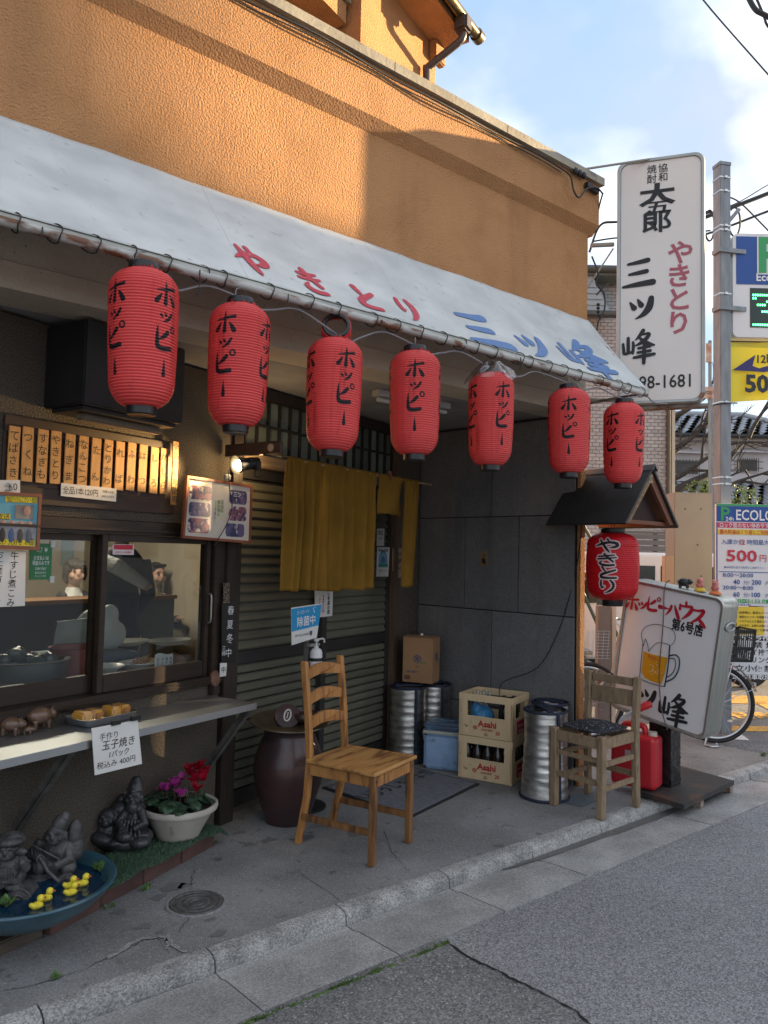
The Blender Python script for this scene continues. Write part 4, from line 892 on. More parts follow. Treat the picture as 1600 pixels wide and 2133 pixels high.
t, bk, at, e1, P = framed(((-75, 1020), (88, 1029), (82, 1146), (-80, 1140)), -.045, 'framed_poster', 'red-framed poster with blue and yellow print at the left edge', TEAL)
W2 = (at(1, .5) - at(0, .5)).length; H2 = (at(.5, 0) - at(.5, 1)).length
def panel(u0, u1, v0, v1, m_, nm, y=.0035):
    b = B(); b.prism([at(u0, v0, y), at(u1, v0, y), at(u1, v1, y), at(u0, v1, y)], (0, .001, 0)); return b.build(nm, m_, bk)
panel(.52, .97, .02, .14, YEL, 'yellow_strip'); panel(.4, .6, .37, .48, YEL, 'yellow_strip'); panel(.02, .97, .86, .98, YEL, 'yellow_strip')
PHOTOB = mat('street_photo', (.45, .44, .42), .5, col2=(.2, .2, .22), nscale=9)
panel(.03, .97, .50, .855, PHOTOB, 'photo', .0042); panel(.66, .93, .18, .46, mat('face_photo', (.16, .12, .1), .5, col2=(.3, .28, .25), nscale=14), 'photo', .0042)
b = B(); c = at(.83, .3, .003); b.ell(c, (.016, .001, .021)); b.build('photo_face', mat('photo_skin', (.45, .24, .17), .6), bk)
for k, cl in enumerate(((.02, .02, .025), (.05, .13, .35), (.06, .06, .07), (.1, .13, .2))):
    b = B(); c = at(.50 + .125 * k, .72, .003); b.ell(c + Vector((0, 0, -.014)), (.014, .001, .030)); b.build('photo_coat', mat('photo_coat%d' % k, [x_ * .7 + .02 for x_ in cl], .7), bk)
    b = B(); b.ell(c + Vector((0, -.0005, .036)), (.010, .001, .013)); b.build('photo_head', MATS['photo_skin'], bk)
b = B(); text(b, 'TBSぴったんこカン・カン', .03, at(.75, .08, .003), e1, Z3, .004, width=W2 * .43, lift=0); text(b, '放送', .03, at(.5, .425, .003), e1, Z3, lift=0); text(b, '大正13 おいしい 大好き お店', .03, at(.5, .92, .003), e1, Z3, .004, width=W2 * .9, lift=0); small(b, 'printed_text', INK, bk)
# papers on the window panes
t, L4, e1, e2, wv, hv = card_from(((63, 1131), (109, 1133), (107, 1207), (62, 1208)), .066, 'payment_notice', 'green cash-only notice taped inside the window corner', 'notice', mat('green_print', (.035, .2, .075), .5), .002)
b = B(); text(b, 'お支払いは', hv * .13, e2 * hv * .1, e1, e2, .01, width=wv * .68); text(b, '現金のみです', hv * .14, -e2 * hv * .04, e1, e2, .01, width=wv * .78); text(b, 'CASH ONLY', hv * .1, -e2 * hv * .19, e1, e2, .01, width=wv * .5); text(b, '電子決済不可', hv * .07, -e2 * hv * .31, e1, e2, width=wv * .5); text(b, 'クレジット不可', hv * .07, -e2 * hv * .40, e1, e2, width=wv * .5)
text(b, '¥', hv * .16, e1 * wv * .2 + e2 * hv * .33, e1, e2, .02)
for k in range(2): b.tube([e1 * (wv * (-.12 + .1 * math.cos(a + .6) * 1.4)) + e2 * (hv * .33 + hv * .085 * math.sin(a + .6)) + Vector((.0, -.002 - .001 * k, 0)) for a in np.linspace(0, 6.28, 5)], .0016, 5)
small(b, 'printed_text', WHITEINK, t)
for k in (L4[1], L4[2]):
    b = B(); b.box(k + Vector((.004, .0, 0)), (.022, .002, .03)); b.build('tape', mat('clear_tape', (.6, .62, .6), .4), t)
t, L4, e1, e2, wv, hv = card_from(((-70, 1142), (54, 1150), (52, 1262), (-70, 1268)), -.012, 'handwritten_notice', 'large white paper with brush-written vertical lines at the left window edge', 'notice', WHITEP)
b = B(); text(b, '牛すじ煮こみ', hv * .17, e1 * wv * .27, e1, e2, .004, vertical=True, pitch=.98, jitter=.05); text(b, 'お土産有ります', hv * .145, e1 * wv * .02, e1, e2, .004, vertical=True, pitch=.98, jitter=.05); small(b, 'handwriting', INK, t)
t, L4, e1, e2, wv, hv = card_from(((235, 1134), (279, 1134), (279, 1156), (235, 1155)), .003, 'security_sticker', 'small red and white sticker on the right window pane', 'sticker', mat('sticker_white', (.7, .62, .62), .5), .0015)
b = B(); b.prism([L4[0] * .9 + Vector((0, -.001, 0)), L4[1] * .9 + Vector((0, -.001, 0)), Vector((L4[1].x * .9, -.001, 0)), Vector((L4[0].x * .9, -.001, 0))], (0, .0005, 0)); text(b, '防犯カメラ作動中', hv * .22, -e2 * hv * .27, e1, e2, .01, width=wv * .75); small(b, 'red_print', REDINK, t)
# small plates on the door post
t, L4, e1, e2, wv, hv = card_from(((463, 1258), (491, 1256), (488, 1378), (462, 1380)), -.044, 'wooden_plaque', 'narrow black plaque with white brush characters on the door post', 'plaque', mat('black_lacquer', (.015, .014, .014), .4), .008)
b = B(); text(b, '春夏冬中', hv * .17, e1 * wv * .08 + e2 * hv * .02, e1, e2, -.004, vertical=True, pitch=1.42, jitter=.06); text(b, '三峰', hv * .09, -e1 * wv * .3 - e2 * hv * .3, e1, e2, -.002, vertical=True); small(b, 'brush_writing', WHITEINK, t)
t, L4, e1, e2, wv, hv = card_from(((459, 1381), (473, 1381), (471, 1408), (458, 1410)), -.042, 'paper_tag', 'small white paper tag with one character below the black plaque', 'tag', WHITEP, .002)
b = B(); text(b, '中', hv * .5, (0, 0, 0), e1, e2, .01); small(b, 'handwriting', INK, t)
t, L4, e1, e2, wv, hv = card_from(((466, 1214), (478, 1214), (478, 1256), (465, 1257)), -.042, 'talisman_strip', 'narrow patterned talisman strip above the black plaque', 'talisman', mat('talisman', (.2, .14, .09), .6, col2=(.02, .02, .02), nscale=90, nlo=.48, nhi=.52), .003)

# ================================================================== lamp, noren rod and curtains
NO = -.30
BARS = W(452, 938, -.02)
lp = thing('clip_spotlight', 'lit clip spotlight hanging from a wooden bar above the poster', 'lamp', WP(-.19, 0, 2.03), WA)
bar = thing('noren_bracket', 'dark wooden bar with round holes jutting out over the door', 'bracket', WP(-.19, 0, 2.03), WA)
b = B(); b.bb((-.018, -.42, .015), (.018, -.022, .082), .004); b.build('bar', mat('bracket_wood', (.075, .045, .035), .5, col2=(.045, .028, .02), nscale=8, stretch=(6, .8, 6)), bar)
b = B(); b.lathe([(.0, -.001), (.021, -.001), (.021, .001), (.0, .001)], 20); b.build('hole', mat('hole_light', (.5, .42, .3), .7), bar, loc=(-.0195, -.36, .048), rot=(0, R(90), 0))
b = B(); b.lathe([(.012, .10), (.03, .095), (.034, .05), (.036, .0), (.052, -.05), (.054, -.052), (.050, -.046), (.033, .0), (.028, .06), (0, .07)], 24); b.build('shade', BLACKM, lp, 40, (-.02, -.17, -.035), (R(14), R(78), 0))
b = B(); b.tube([(.0, -.2, .0), (.02, -.2, -.03)], .012, 8); b.box((.05, -.2, -.035), (.05, .04, .05), None, .006); b.tube(bez([(.05, -.2, -.06), (.03, -.21, -.1), (.08, -.22, -.09), (.05, -.2, -.05)], 5), .003, 5); b.build('clamp', BLACKM, lp)
b = B(); b.ell((0, 0, 0), (.03, .03, .03)); b.build('bulb', mat('bulb_glow', (1, .8, .5), .5, emit=(1, .72, .33), estr=9), lp, True, (-.055, -.165, -.045))
ld = bpy.data.lights.new('lamp_light', 'SPOT'); ld.energy = 16; ld.color = (1, .62, .24); ld.spot_size = R(64); ld.spot_blend = .8; ld.shadow_soft_size = .02
lo = bpy.data.objects.new('lamp_light', ld); COL.objects.link(lo); lo.parent = lp; lo.location = (-.10, -.16, -.055); lo.rotation_euler = Vector((-1, .13, -.10)).to_track_quat('-Z', 'Y').to_euler()
ld = bpy.data.lights.new('lamp_glow', 'POINT'); ld.energy = .7; ld.color = (1, .66, .3); ld.shadow_soft_size = .03
lo = bpy.data.objects.new('lamp_glow', ld); COL.objects.link(lo); lo.parent = lp; lo.location = (.14, -.12, -.03)
NOREN = mat('mustard_cotton', (.28, .15, .022), .9, col2=(.215, .115, .017), nscale=5, bump=.35, bscale=300, bdist=.001, trans=.2, spec=.2)
ROD = 2.045
rd = thing('noren_rod', 'thin curtain rod above the sliding doors', 'rod', WP(0, NO, 0), WA)
b = B(); b.cyl((-.19, 0, ROD), (.09, 0, ROD), .007, 8); b.build('black_end', BLACKM, rd); b = B(); b.cyl((.091, 0, ROD), (1.70, 0, ROD), .008, 8); b.build('bamboo_pole', mat('bamboo', (.3, .2, .1), .5), rd)
def curtain(s0, s1, zb, seed, nf=4.2, gather=1.0, skew=0, nm='panel', zt=None, taper=0):
    rs = random.Random(seed); ph = [rs.uniform(0, 6.28) for _ in range(6)]; zt = zt or ROD + .012
    def fn(u, v):
        z = zt + (zb - zt) * v; s = s0 + (s1 - s0) * u + taper * (u - .5) * v + skew * v
        amp = (.012 + .030 * min(1, v * 2.2) * (1 - .45 * v)) * (.55 + .45 * math.sin(6.283 * nf * .37 * u + ph[5]) ** 2)
        y = amp * math.sin(6.283 * nf * u + ph[0] + .5 * math.sin(3 * v + ph[1])) + .012 * math.sin(6.283 * nf * .45 * u + ph[2] + v) + gather * .007 * math.exp(-v * 9) * math.sin(6.283 * nf * 5.3 * u + ph[3]) + .004 * math.sin(u * 30 + v * 14 + ph[4]) * math.exp(-v * 2)
        if v < .03: y *= .4
        return Vector((s, y - .012, z + .004 * math.sin(6.283 * u * 2 + ph[5]) * v))
    return fn
nr = thing('noren_curtain', 'mustard split noren curtain hanging over the sliding doors', 'curtain', WP(0, NO, 0), WA)
sA, sM, sB2 = W(596, 970, NO).x, W(658, 1230, NO).x, W(782, 990, NO).x; zB = W(580, 1232, NO).z
b = B(); b.grid(curtain(sA, sM - .004, zB, 3, 3.6, skew=-.02), 110, 44); b.build('panel', NOREN, nr, 'all')
b = B(); b.grid(curtain(sM + .004, sB2, zB - .01, 8, 4.6, skew=-.012), 110, 44); b.build('panel', NOREN, nr, 'all')
for o in nr.children:
    md = o.modifiers.new('solid', 'SOLIDIFY'); md.thickness = .0022
nr2 = thing('noren_curtain', 'folded and narrow mustard noren panel pegged at the right of the doorway', 'curtain', WP(0, NO, 0), WA)
sC, sD, sE, sF_ = W(788, 990, NO).x, W(838, 1000, NO).x, W(836, 1100, NO).x, W(872, 1012, NO).x
b = B(); b.grid(curtain(sC, sD + .03, W(810, 1072, NO).z, 21, 1.1), 40, 16); b.build('folded_panel', NOREN, nr2, 'all')
b = B(); b.grid(curtain(sE, sF_, W(850, 1222, NO).z, 14, 1.0, taper=-.04), 40, 36); b.build('long_panel', NOREN, nr2, 'all')
for o in nr2.children:
    md = o.modifiers.new('solid', 'SOLIDIFY'); md.thickness = .0022
t = thing('clothes_peg', 'small brown clothes peg clamping the noren to its rod', 'peg', WP(W(806, 1005, NO).x, NO, ROD), WA)
b = B(); b.box((0, -.022, .01), (.012, .008, .06), (0, R(-25), 0)); b.box((.004, -.030, .01), (.012, .006, .06), (0, R(-18), 0)); b.build('jaws', mat('peg_red', (.25, .07, .05), .5), t)
# notices on the door and jamb
t, L4, e1, e2, wv, hv = card_from(((656, 1230), (694, 1228), (692, 1283), (657, 1287)), .010, 'door_notice', 'white printed notice on the sliding door below the curtain', 'notice', WHITEP)
b = B(); text(b, 'い写真の店', hv * .17, e1 * wv * .26, e1, e2, .02, vertical=True, pitch=.98); small(b, 'printed_text', INK, t); b = B(); text(b, '写真写りの良', hv * .11, -e1 * wv * .05, e1, e2, .02, vertical=True); text(b, 'みんなで', hv * .11, -e1 * wv * .25, e1, e2, .02, vertical=True); small(b, 'red_print', REDINK, t)
for px4, nm, lab in ((((786, 1101), (801, 1101), (800, 1137), (785, 1137)), 'door_sticker', 'upper white sticker on the dark door stile'), (((786, 1140), (812, 1140), (809, 1201), (784, 1201)), 'door_sticker', 'rainbow-print safety sticker on the dark door stile')):
    t, L4, e1, e2, wv, hv = card_from(px4, .009, nm, lab, 'sticker', WHITEP, .001, 'stickers on the door stile')
    b = B()
    if 'rainbow' in lab:
        for k, (cl, rr) in enumerate((((.1, .3, .55), .36), ((.25, .5, .5), .28), ((.1, .2, .5), .2))):
            q = B(); q.add([Vector((0, -.0006 - .0003 * k, -hv * .04)) + e1 * (wv * rr * math.cos(a)) + e2 * (wv * rr * 1.6 * math.sin(a)) for a in np.linspace(0, math.pi, 12)], [tuple(range(12))]); q.build('arc', mat('arc%d' % k, cl, .5), t)
        q = B(); q.prism([-e1 * wv * .38 - e2 * hv * .05 + Vector((0, -.002, 0)), e1 * wv * .38 - e2 * hv * .05 + Vector((0, -.002, 0)), e1 * wv * .38 - e2 * hv * .18 + Vector((0, -.002, 0)), -e1 * wv * .38 - e2 * hv * .18 + Vector((0, -.002, 0))], (0, .0005, 0)); q.build('green_band', mat('band_green', (.05, .3, .2), .5), t)
        text(b, '感染防止徹底', hv * .12, e2 * hv * .40, e1, e2, .01, width=wv * .8); text(b, '宣言ステッカー', hv * .09, -e2 * hv * .3, e1, e2, width=wv * .7)
    else: text(b, '禁煙', hv * .3, e2 * hv * .25, e1, e2, .01, width=wv * .7); text(b, 'お店', hv * .16, -e2 * hv * .05, e1, e2, width=wv * .5)
    small(b, 'printed_text', INK, t)
t, L4, e1, e2, wv, hv = card_from(((819, 1142), (842, 1142), (840, 1200), (819, 1207)), -.01, 'opening_plaque', 'wooden opening-hours plaque half hidden by the narrow curtain', 'plaque', mat('pale_wood', (.35, .25, .16), .6, col2=(.28, .2, .12), nscale=10), .006)
b = B(); text(b, 'OPEN', hv * .17, e2 * hv * .3, e1, e2, .01, width=wv * .8); text(b, '4時', hv * .22, e2 * hv * .05, e1, e2, .01, width=wv * .7); text(b, 'KYAKU', hv * .13, -e2 * hv * .18, e1, e2, .01, width=wv * .8); small(b, 'handwriting', INK, t)
# dark cabinet behind the nearest lantern, tube lamp under the soffit
q0, q1 = W(178, 735, -.28), W(382, 870, -.28)
t = thing('ventilation_box', 'black metal box fixed high on the wall behind the nearest lantern', 'vent box', WP((q0.x + q1.x) / 2, 0, 0), WA)
hw = (q1.x - q0.x) / 2; zb_ = W(280, 862, -.28).z
b = B(); b.bb((-hw, -.28, zb_), (hw, -.002, 2.49), .006); b.build('casing', BLACKM, t)
b = B(); b.bb((-hw + .02, -.25, zb_ - .02), (hw - .02, -.04, zb_ - .002)); b.build('base_flange', BLACKM, t)
b = B(); b.bb((-hw * .8, -.20, zb_ - .055), (hw * .8, -.15, zb_ - .022), .008); b.build('strip_lamp', mat('old_plastic', (.16, .13, .09), .4), t, True)
p = FY(918, 868, 3.6)
t = thing('tube_lamp', 'white fluorescent batten under the soffit near the fourth lantern', 'lamp', (p.x, 3.6, ZB), 0)
b = B(); b.bb((-.55, -.035, -.03), (.06, .035, .010), .004); b.build('batten', mat('batten_white', (.5, .5, .48), .5), t); b = B(); b.cyl((-.53, 0, -.05), (.045, 0, -.05), .013, 12); b.build('tube', mat('tube_glass', (.6, .6, .58), .3), t, True)

# ================================================================== inside the window
def inroom(s, off, z): return WP(s, off, z)
ROOMDARK = mat('counter_front', (.06, .075, .09), .5); WOODC = mat('counter_wood', (.22, .12, .06), .5, col2=(.16, .085, .045), nscale=8, stretch=(.8, 6, 6))
t = thing('bar_counter', 'wooden customer counter inside, seen through the window', 'counter', inroom(-1.3, 2.25, 0), WA)
b = B(); b.bb((-2.6, 0, 1.07), (2.9, .36, 1.105), .004); b.build('top', WOODC, t); b = B(); b.bb((-2.6, .04, 0), (2.9, .10, 1.068)); b.build('front', ROOMDARK, t)
t = thing('kitchen_bench', 'low kitchen bench directly behind the window', 'bench', inroom(-1.3, .16, 0), WA)
b = B(); b.bb((-2.0, 0, .80), (1.1, .42, .835), .004); b.build('top', WOODC, t); b = B(); b.bb((-1.98, .02, 0), (1.08, .40, .798)); b.build('body', mat('bench_steel', (.2, .2, .21), .5, metal=.4), t)
CER = mat('white_ceramic', (.62, .62, .57), .3)
p = inroom(W(218, 1385, .3).x, .3, .837); t = thing('ceramic_bowl', 'white flared bowl on the bench behind the window mullion', 'bowl', p)
b = B(); b.lathe([(0, .002), (.04, .002), (.042, 0), (.045, .006), (.07, .05), (.098, .068), (.102, .07), (.1, .066), (.066, .046), (.04, .012), (0, .01)], 32); b.build('bowl', CER, t, 40)
p = inroom(W(298, 1375, .34).x, .34, .837); t = thing('serving_plate', 'oval serving plate of grilled skewers behind the right pane', 'plate', p, WA)
b = B(); b.lathe([(0, .01), (.1, .012), (.125, .045), (.15, .055), (.148, .059), (.12, .05), (.1, .018), (0, .016)], 36); o = b.build('plate', CER, t, 40); o.scale = (1, .7, 1)
SK = mat('skewer_meat', (.35, .2, .08), .6, col2=(.2, .09, .03), nscale=40)
for k in range(9):
    t2 = B(); a = R(U(5, 40)); c = Vector((U(-.04, .05), U(-.03, .03), .04 + .005 * k)); d = Vector((math.cos(a), .3 * math.sin(a), .35 * math.sin(a))).normalized()
    t2.tube([c - d * .05, c + d * .06], .002, 5); 
    for q in range(3): t2.ell(c - d * (.05 - .025 * q), (.012, .01, .008), n=8, m=5)
    t2.build('skewer', SK, t)
for px, py, lab in ((265, 1315, 'back cream plate resting on the bar counter ledge'), (318, 1328, 'front cream plate resting on the steel ledge inside')):
    p = inroom(W(px, py, .75).x, .75 if px < 300 else .6, .93); t = thing('cream_plate', lab, 'plate', p, WA, 'cream plates inside')
    b = B(); b.lathe([(0, 0), (.09, .002), (.14, .02), (.15, .026), (.148, .03), (.09, .01), (0, .008)], 32); o = b.build('plate', mat('cream_ceramic', (.5, .47, .38), .35), t, 40); o.scale = (1, .75, 1)
t = thing('steel_ledge', 'steel ledge between bench and bar counter inside the window', 'ledge', inroom(-1.3, .50, 0), WA)
b = B(); b.bb((-.3, .0, .895), (1.0, .40, .928), .003); b.bb((-.28, .02, 0), (.98, .38, .894)); b.build('ledge', mat('ledge_blue', (.10, .14, .19), .4, metal=.3), t)
p = inroom(W(331, 1225, 2.35).x, 2.35, 1.106); t = thing('drinking_glass', 'tall etched drinking glass on the bar counter', 'glass', p)
b = B(); b.lathe([(0, .004), (.036, .004), (.042, .13), (.044, .13), (.038, 0), (0, 0)], 24); b.build('tumbler', glass('tumbler', (.85, .9, .88), 1.2, .05), t, 40)
p = W(372, 1382, .10); t = thing('note_card', 'small curled white note card standing inside the window', 'note', inroom(p.x, .22, .837), WA)
b = B(); b.grid(lambda u, v: Vector((-.06 + .13 * u, .012 * math.sin(3 * u), .005 + .1 * v + .006 * math.sin(6 * u))), 12, 4); b.build('card', WHITEP, t, 'all'); b = B()
for k in range(4): text(b, '食事がおわり'[k:k + 3], .022, (.05 - .03 * k, -.004, .055), X3, Z3, vertical=True)
small(b, 'handwriting', INK, t)
# left bench: stock pot, red tub, sheet-metal hood
p = inroom(W(45, 1420, .35).x, .34, .837); t = thing('stock_pot', 'large dark stock pot behind the left window pane', 'pot', p)
b = B(); b.lathe([(0, .0), (.17, 0), (.19, .02), (.2, .14), (.21, .145), (.2, .15), (.18, .14), (.17, .03), (0, .02)], 32); b.build('pot', mat('pot_steel', (.12, .13, .12), .35, metal=.7), t, 40)
b = B()
for k in range(16): b.ell((U(-.13, .13), U(-.13, .13), .10 + U(0, .06)), (U(.03, .06), U(.03, .06), U(.02, .04)), (U(0, 3), U(0, 3), 0), 8, 6)
b.build('contents', mat('pot_contents', (.05, .06, .055), .3), t, True)
p = inroom(W(156, 1420, .36).x, .36, .837); t = thing('red_tub', 'rust-red tub under a grey metal sheet behind the window', 'tub', p)
b = B(); b.lathe([(0, 0), (.12, 0), (.13, .17), (.135, .175), (.125, .17), (.115, .02), (0, .02)], 28); b.build('tub', mat('tub_red', (.22, .05, .035), .5), t, 40)
p = inroom(W(158, 1320, .5).x, .52, .837); t = thing('metal_sheet', 'upright grey sheet-metal guard behind the red tub', 'metal sheet', p, WA)
b = B(); b.prism([(-.14, 0, 0), (.13, 0, 0), (.145, 0, .30), (-.10, 0, .29)], (0, .01, 0)); b.build('sheet', mat('guard_metal', (.25, .25, .22), .45, metal=.5, col2=(.16, .16, .14), nscale=6), t)
p = inroom(W(205, 1250, .7).x, .7, .93); t = thing('plastic_bag', 'white translucent plastic bag beside the mullion inside', 'bag', p, WA)
b = B(); b.ell((0, 0, .12), (.15, .08, .13)); b.ell((-.1, 0, .06), (.12, .07, .07)); b.ell((.08, .0, .2), (.06, .05, .06)); b.ell((.1, 0, .08), (.1, .06, .09)); o = blob('bag', b, mat('bag_plastic', (.6, .63, .62), .35, trans=.3, bump=.8, bscale=18, bdist=.02), t, .012, 3)
t = thing('steel_rack', 'dark kitchen rack with papers at the left inside the window', 'rack', inroom(-2.0, .9, 0), WA)
b = B(); b.bb((-.5, 0, .8), (.05, .3, 1.12), .004); b.build('cabinet', mat('rack_dark', (.045, .05, .05), .4, metal=.3), t)
b = B()
for k in range(8): b.box((U(-.4, 0), .1, 1.125 + .008 * k), (.2, .16, .004), (0, 0, U(-.4, .4)))
b.build('papers', WHITEP, t)
t = thing('wall_poster', 'torn teal paper poster on the room wall behind the window', 'poster', inroom(0, 4.26, 0), WA)
a0, a1 = W(130, 1110, 4.26), W(225, 1175, 4.26); b = B(); pts = []
for k in range(15):
    x_ = a0.x + (a1.x - a0.x + .3) * k / 14; zz = a1.z + .03 * U(-1, 1); pts += [(x_, 0, zz), (x_ + (a1.x - a0.x + .3) / 28, 0, zz)]
b.prism([(a0.x, 0, a0.z + .5), *pts, (pts[-1][0], 0, a0.z + .5)], (0, .006, 0)); b.build('sheet', mat('teal_paper', (.05, .19, .24), .6, col2=(.07, .24, .3), nscale=5), t)
for px, cl in ((322, (.1, .28, .3)), (352, (.05, .06, .12))):
    q0 = W(px, 1115, 4.26); b = B(); b.bb((q0.x - .09, 0, q0.z - .35), (q0.x + .09, .006, q0.z + .1)); b.build('strip', mat('wall_strip%d' % px, cl, .6), t)
# ceiling lamp of the room
t = thing('ceiling_lamp', 'lit ceiling lamp inside the restaurant room', 'lamp', inroom(.2, 2.2, ZB), WA)
b = B(); b.bb((-.6, -.08, -.05), (.6, .08, -.002), .01); b.build('diffuser', mat('lamp_diffuser', (.9, .85, .75), .5, emit=(1, .86, .66), estr=1.5), t)
la = bpy.data.lights.new('room_light', 'AREA'); la.shape = 'RECTANGLE'; la.size = 1.15; la.size_y = .15; la.energy = 9; la.color = (1, .88, .70)
lo = bpy.data.objects.new('room_light', la); COL.objects.link(lo); lo.parent = t; lo.location = (0, 0, -.06)

# ---- people behind the bar counter
SKIN = mat('skin', (.50, .30, .21), .5, col2=(.45, .26, .18), nscale=20); HAIR = mat('black_hair', (.012, .010, .009), .4, bump=.5, bscale=60, stretch=(8, 8, 1)); SHIRT = mat('white_shirt', (.62, .62, .60), .8); VEST = mat('dark_vest', (.018, .02, .026), .8)
def head(b, h, tilt=0):                                             # face towards -y
    b.ell((0, 0, h), (.074, .09, .11)); b.ell((0, -.018, h - .05), (.058, .07, .072)); b.ell((0, -.094, h - .012), (.012, .020, .028)); b.ell((0, -.088, h - .056), (.026, .014, .010))
    for s_ in (-1, 1): b.ell((s_ * .075, .0, h - .01), (.012, .022, .032)); b.ell((s_ * .032, -.076, h + .028), (.022, .012, .01)); b.ell((s_ * .04, -.066, h - .03), (.026, .022, .026))
    b.tube([(0, .005, h - .05), (0, .012, h - .2)], [.05, .058], 12)
def face_marks(t, h):
    b = B()
    for s_ in (-1, 1): b.ell((s_ * .031, -.086, h + .006), (.014, .006, .006), n=8, m=6)
    b.build('eyes', INK, t, True); b = B()
    for s_ in (-1, 1): b.box((s_ * .033, -.086, h + .032), (.032, .006, .006), (0, R(6 * s_), 0))
    b.build('eyebrows', HAIR, t); b = B(); b.box((0, -.100, h - .058), (.036, .006, .006), None, .002); b.build('lips', mat('lips', (.32, .12, .1), .5), t)
def person(label, px, py, off, face, bodym, armsm, build, hairfn):
    q = W(px, py, off); t = thing('person', label, 'person', inroom(q.x, off, 0), WA + face); h = q.z
    b = B(); head(b, h); build(b, h); blob('body', b, SKIN, t, .011, 2); face_marks(t, h)
    hb = B(); hairfn(hb, h); blob('hair', hb, HAIR, t, .008, 1)
    return t, h
def torso(b, h):
    b.ell((0, .02, h - .30), (.17, .10, .14)); b.ell((0, .02, h - .50), (.14, .10, .2)); b.ell((0, .02, h - .72), (.15, .12, .16))
    for s_ in (-1, 1): b.tube([(s_ * .15, .02, h - .24), (s_ * .20, -.02, h - .46), (s_ * .13, -.19, h - .42)], [.05, .042, .03], 10); hand(b, s_ * .11, -.23, h - .40, s_)
    for s_ in (-1, 1): b.tube([(s_ * .08, .03, h - .76), (s_ * .09, -.30, h - .80), (s_ * .09, -.30, .08), (s_ * .09, -.4, .05)], [.085, .065, .045, .035], 10)
def hand(b, x, y, z, s_):
    b.ell((x, y, z), (.032, .04, .016))
    for k in range(4): b.tube([(x - .024 + .016 * k, y - .03, z), (x - .026 + .017 * k, y - .065 + .006 * abs(k - 1.5), z - .004), (x - .026 + .017 * k, y - .085 + .009 * abs(k - 1.5), z - .014)], [.009, .008, .007], 7)
    b.tube([(x - s_ * .03, y, z), (x - s_ * .05, y - .03, z + .002), (x - s_ * .05, y - .05, z - .004)], [.011, .009, .008], 7)
def hair_bob(b, h):
    b.ell((0, .016, h + .030), (.094, .10, .10)); b.ell((0, .035, h - .03), (.092, .078, .09)); 
    for k in range(7): b.tube([(-.06 + .02 * k, -.03, h + .10), (-.068 + .022 * k, -.082, h + .062), (-.072 + .021 * k, -.090, h + .034 + .008 * abs(k - 3))], [.02, .013, .006], 7)
    for s_ in (-1, 1): b.tube([(s_ * .08, -.02, h + .05), (s_ * .086, -.03, h - .02), (s_ * .08, -.03, h - .075)], [.026, .02, .01], 8)
t, h = person('person with black fringe in white shirt and dark vest behind the counter', 155, 1192, 2.85, R(-14), None, None, torso, hair_bob)
b = B(); b.ell((0, .02, h - .31), (.185, .115, .145)); b.ell((0, .02, h - .52), (.152, .115, .21))
for s_ in (-1, 1): b.tube([(s_ * .15, .02, h - .24), (s_ * .205, -.02, h - .46), (s_ * .14, -.17, h - .425)], [.062, .055, .04], 10)
b.tube([(0, .01, h - .13), (0, .012, h - .2)], [.062, .075], 12); blob('shirt', b, SHIRT, t, .012, 2)
b = B(); b.ell((0, .02, h - .42), (.172, .128, .2)); b.ell((-.1, .0, h - .26), (.05, .105, .1)); b.ell((.1, .0, h - .26), (.05, .105, .1)); blob('vest', b, VEST, t, .012, 2)
b = B(); b.prism([(-.018, -.118, h - .2), (.018, -.118, h - .2), (.03, -.135, h - .36), (0, -.138, h - .4), (-.03, -.135, h - .36)], (0, .008, 0)); b.build('necktie', VEST, t)
def hair_short(b, h): b.ell((0, .02, h + .045), (.086, .092, .085)); b.ell((0, .05, h), (.08, .06, .08)); [b.ell((-.05 + .025 * k, -.05, h + .095), (.02, .03, .018)) for k in range(5)]
t, h = person('older person with short dark hair seated facing out, dark jacket', 326, 1198, 2.75, R(-8), None, None, torso, hair_short)
b = B(); b.ell((0, .02, h - .31), (.2, .125, .15)); b.ell((0, .02, h - .54), (.165, .125, .22))
for s_ in (-1, 1): b.tube([(s_ * .16, .02, h - .24), (s_ * .215, -.02, h - .46), (s_ * .14, -.16, h - .42)], [.07, .06, .045], 10)
blob('jacket', b, mat('dark_jacket', (.022, .022, .026), .85), t, .012, 2)
b = B(); b.prism([(-.03, -.11, h - .17), (.03, -.11, h - .17), (0, -.12, h - .27)], (0, .02, 0)); b.build('collar', SHIRT, t)
# person with tied-up hair, mostly behind the mullion
def hair_bun(b, h): hair_short(b, h); b.ell((.02, .1, h + .05), (.05, .05, .05))
t, h = person('person with tied-up hair beside the window mullion, white top', 208, 1206, 2.8, R(-60), None, None, torso, hair_bun)
b = B(); b.ell((0, .02, h - .31), (.185, .115, .145)); b.ell((0, .02, h - .52), (.152, .115, .21)); blob('top', b, SHIRT, t, .012, 2)
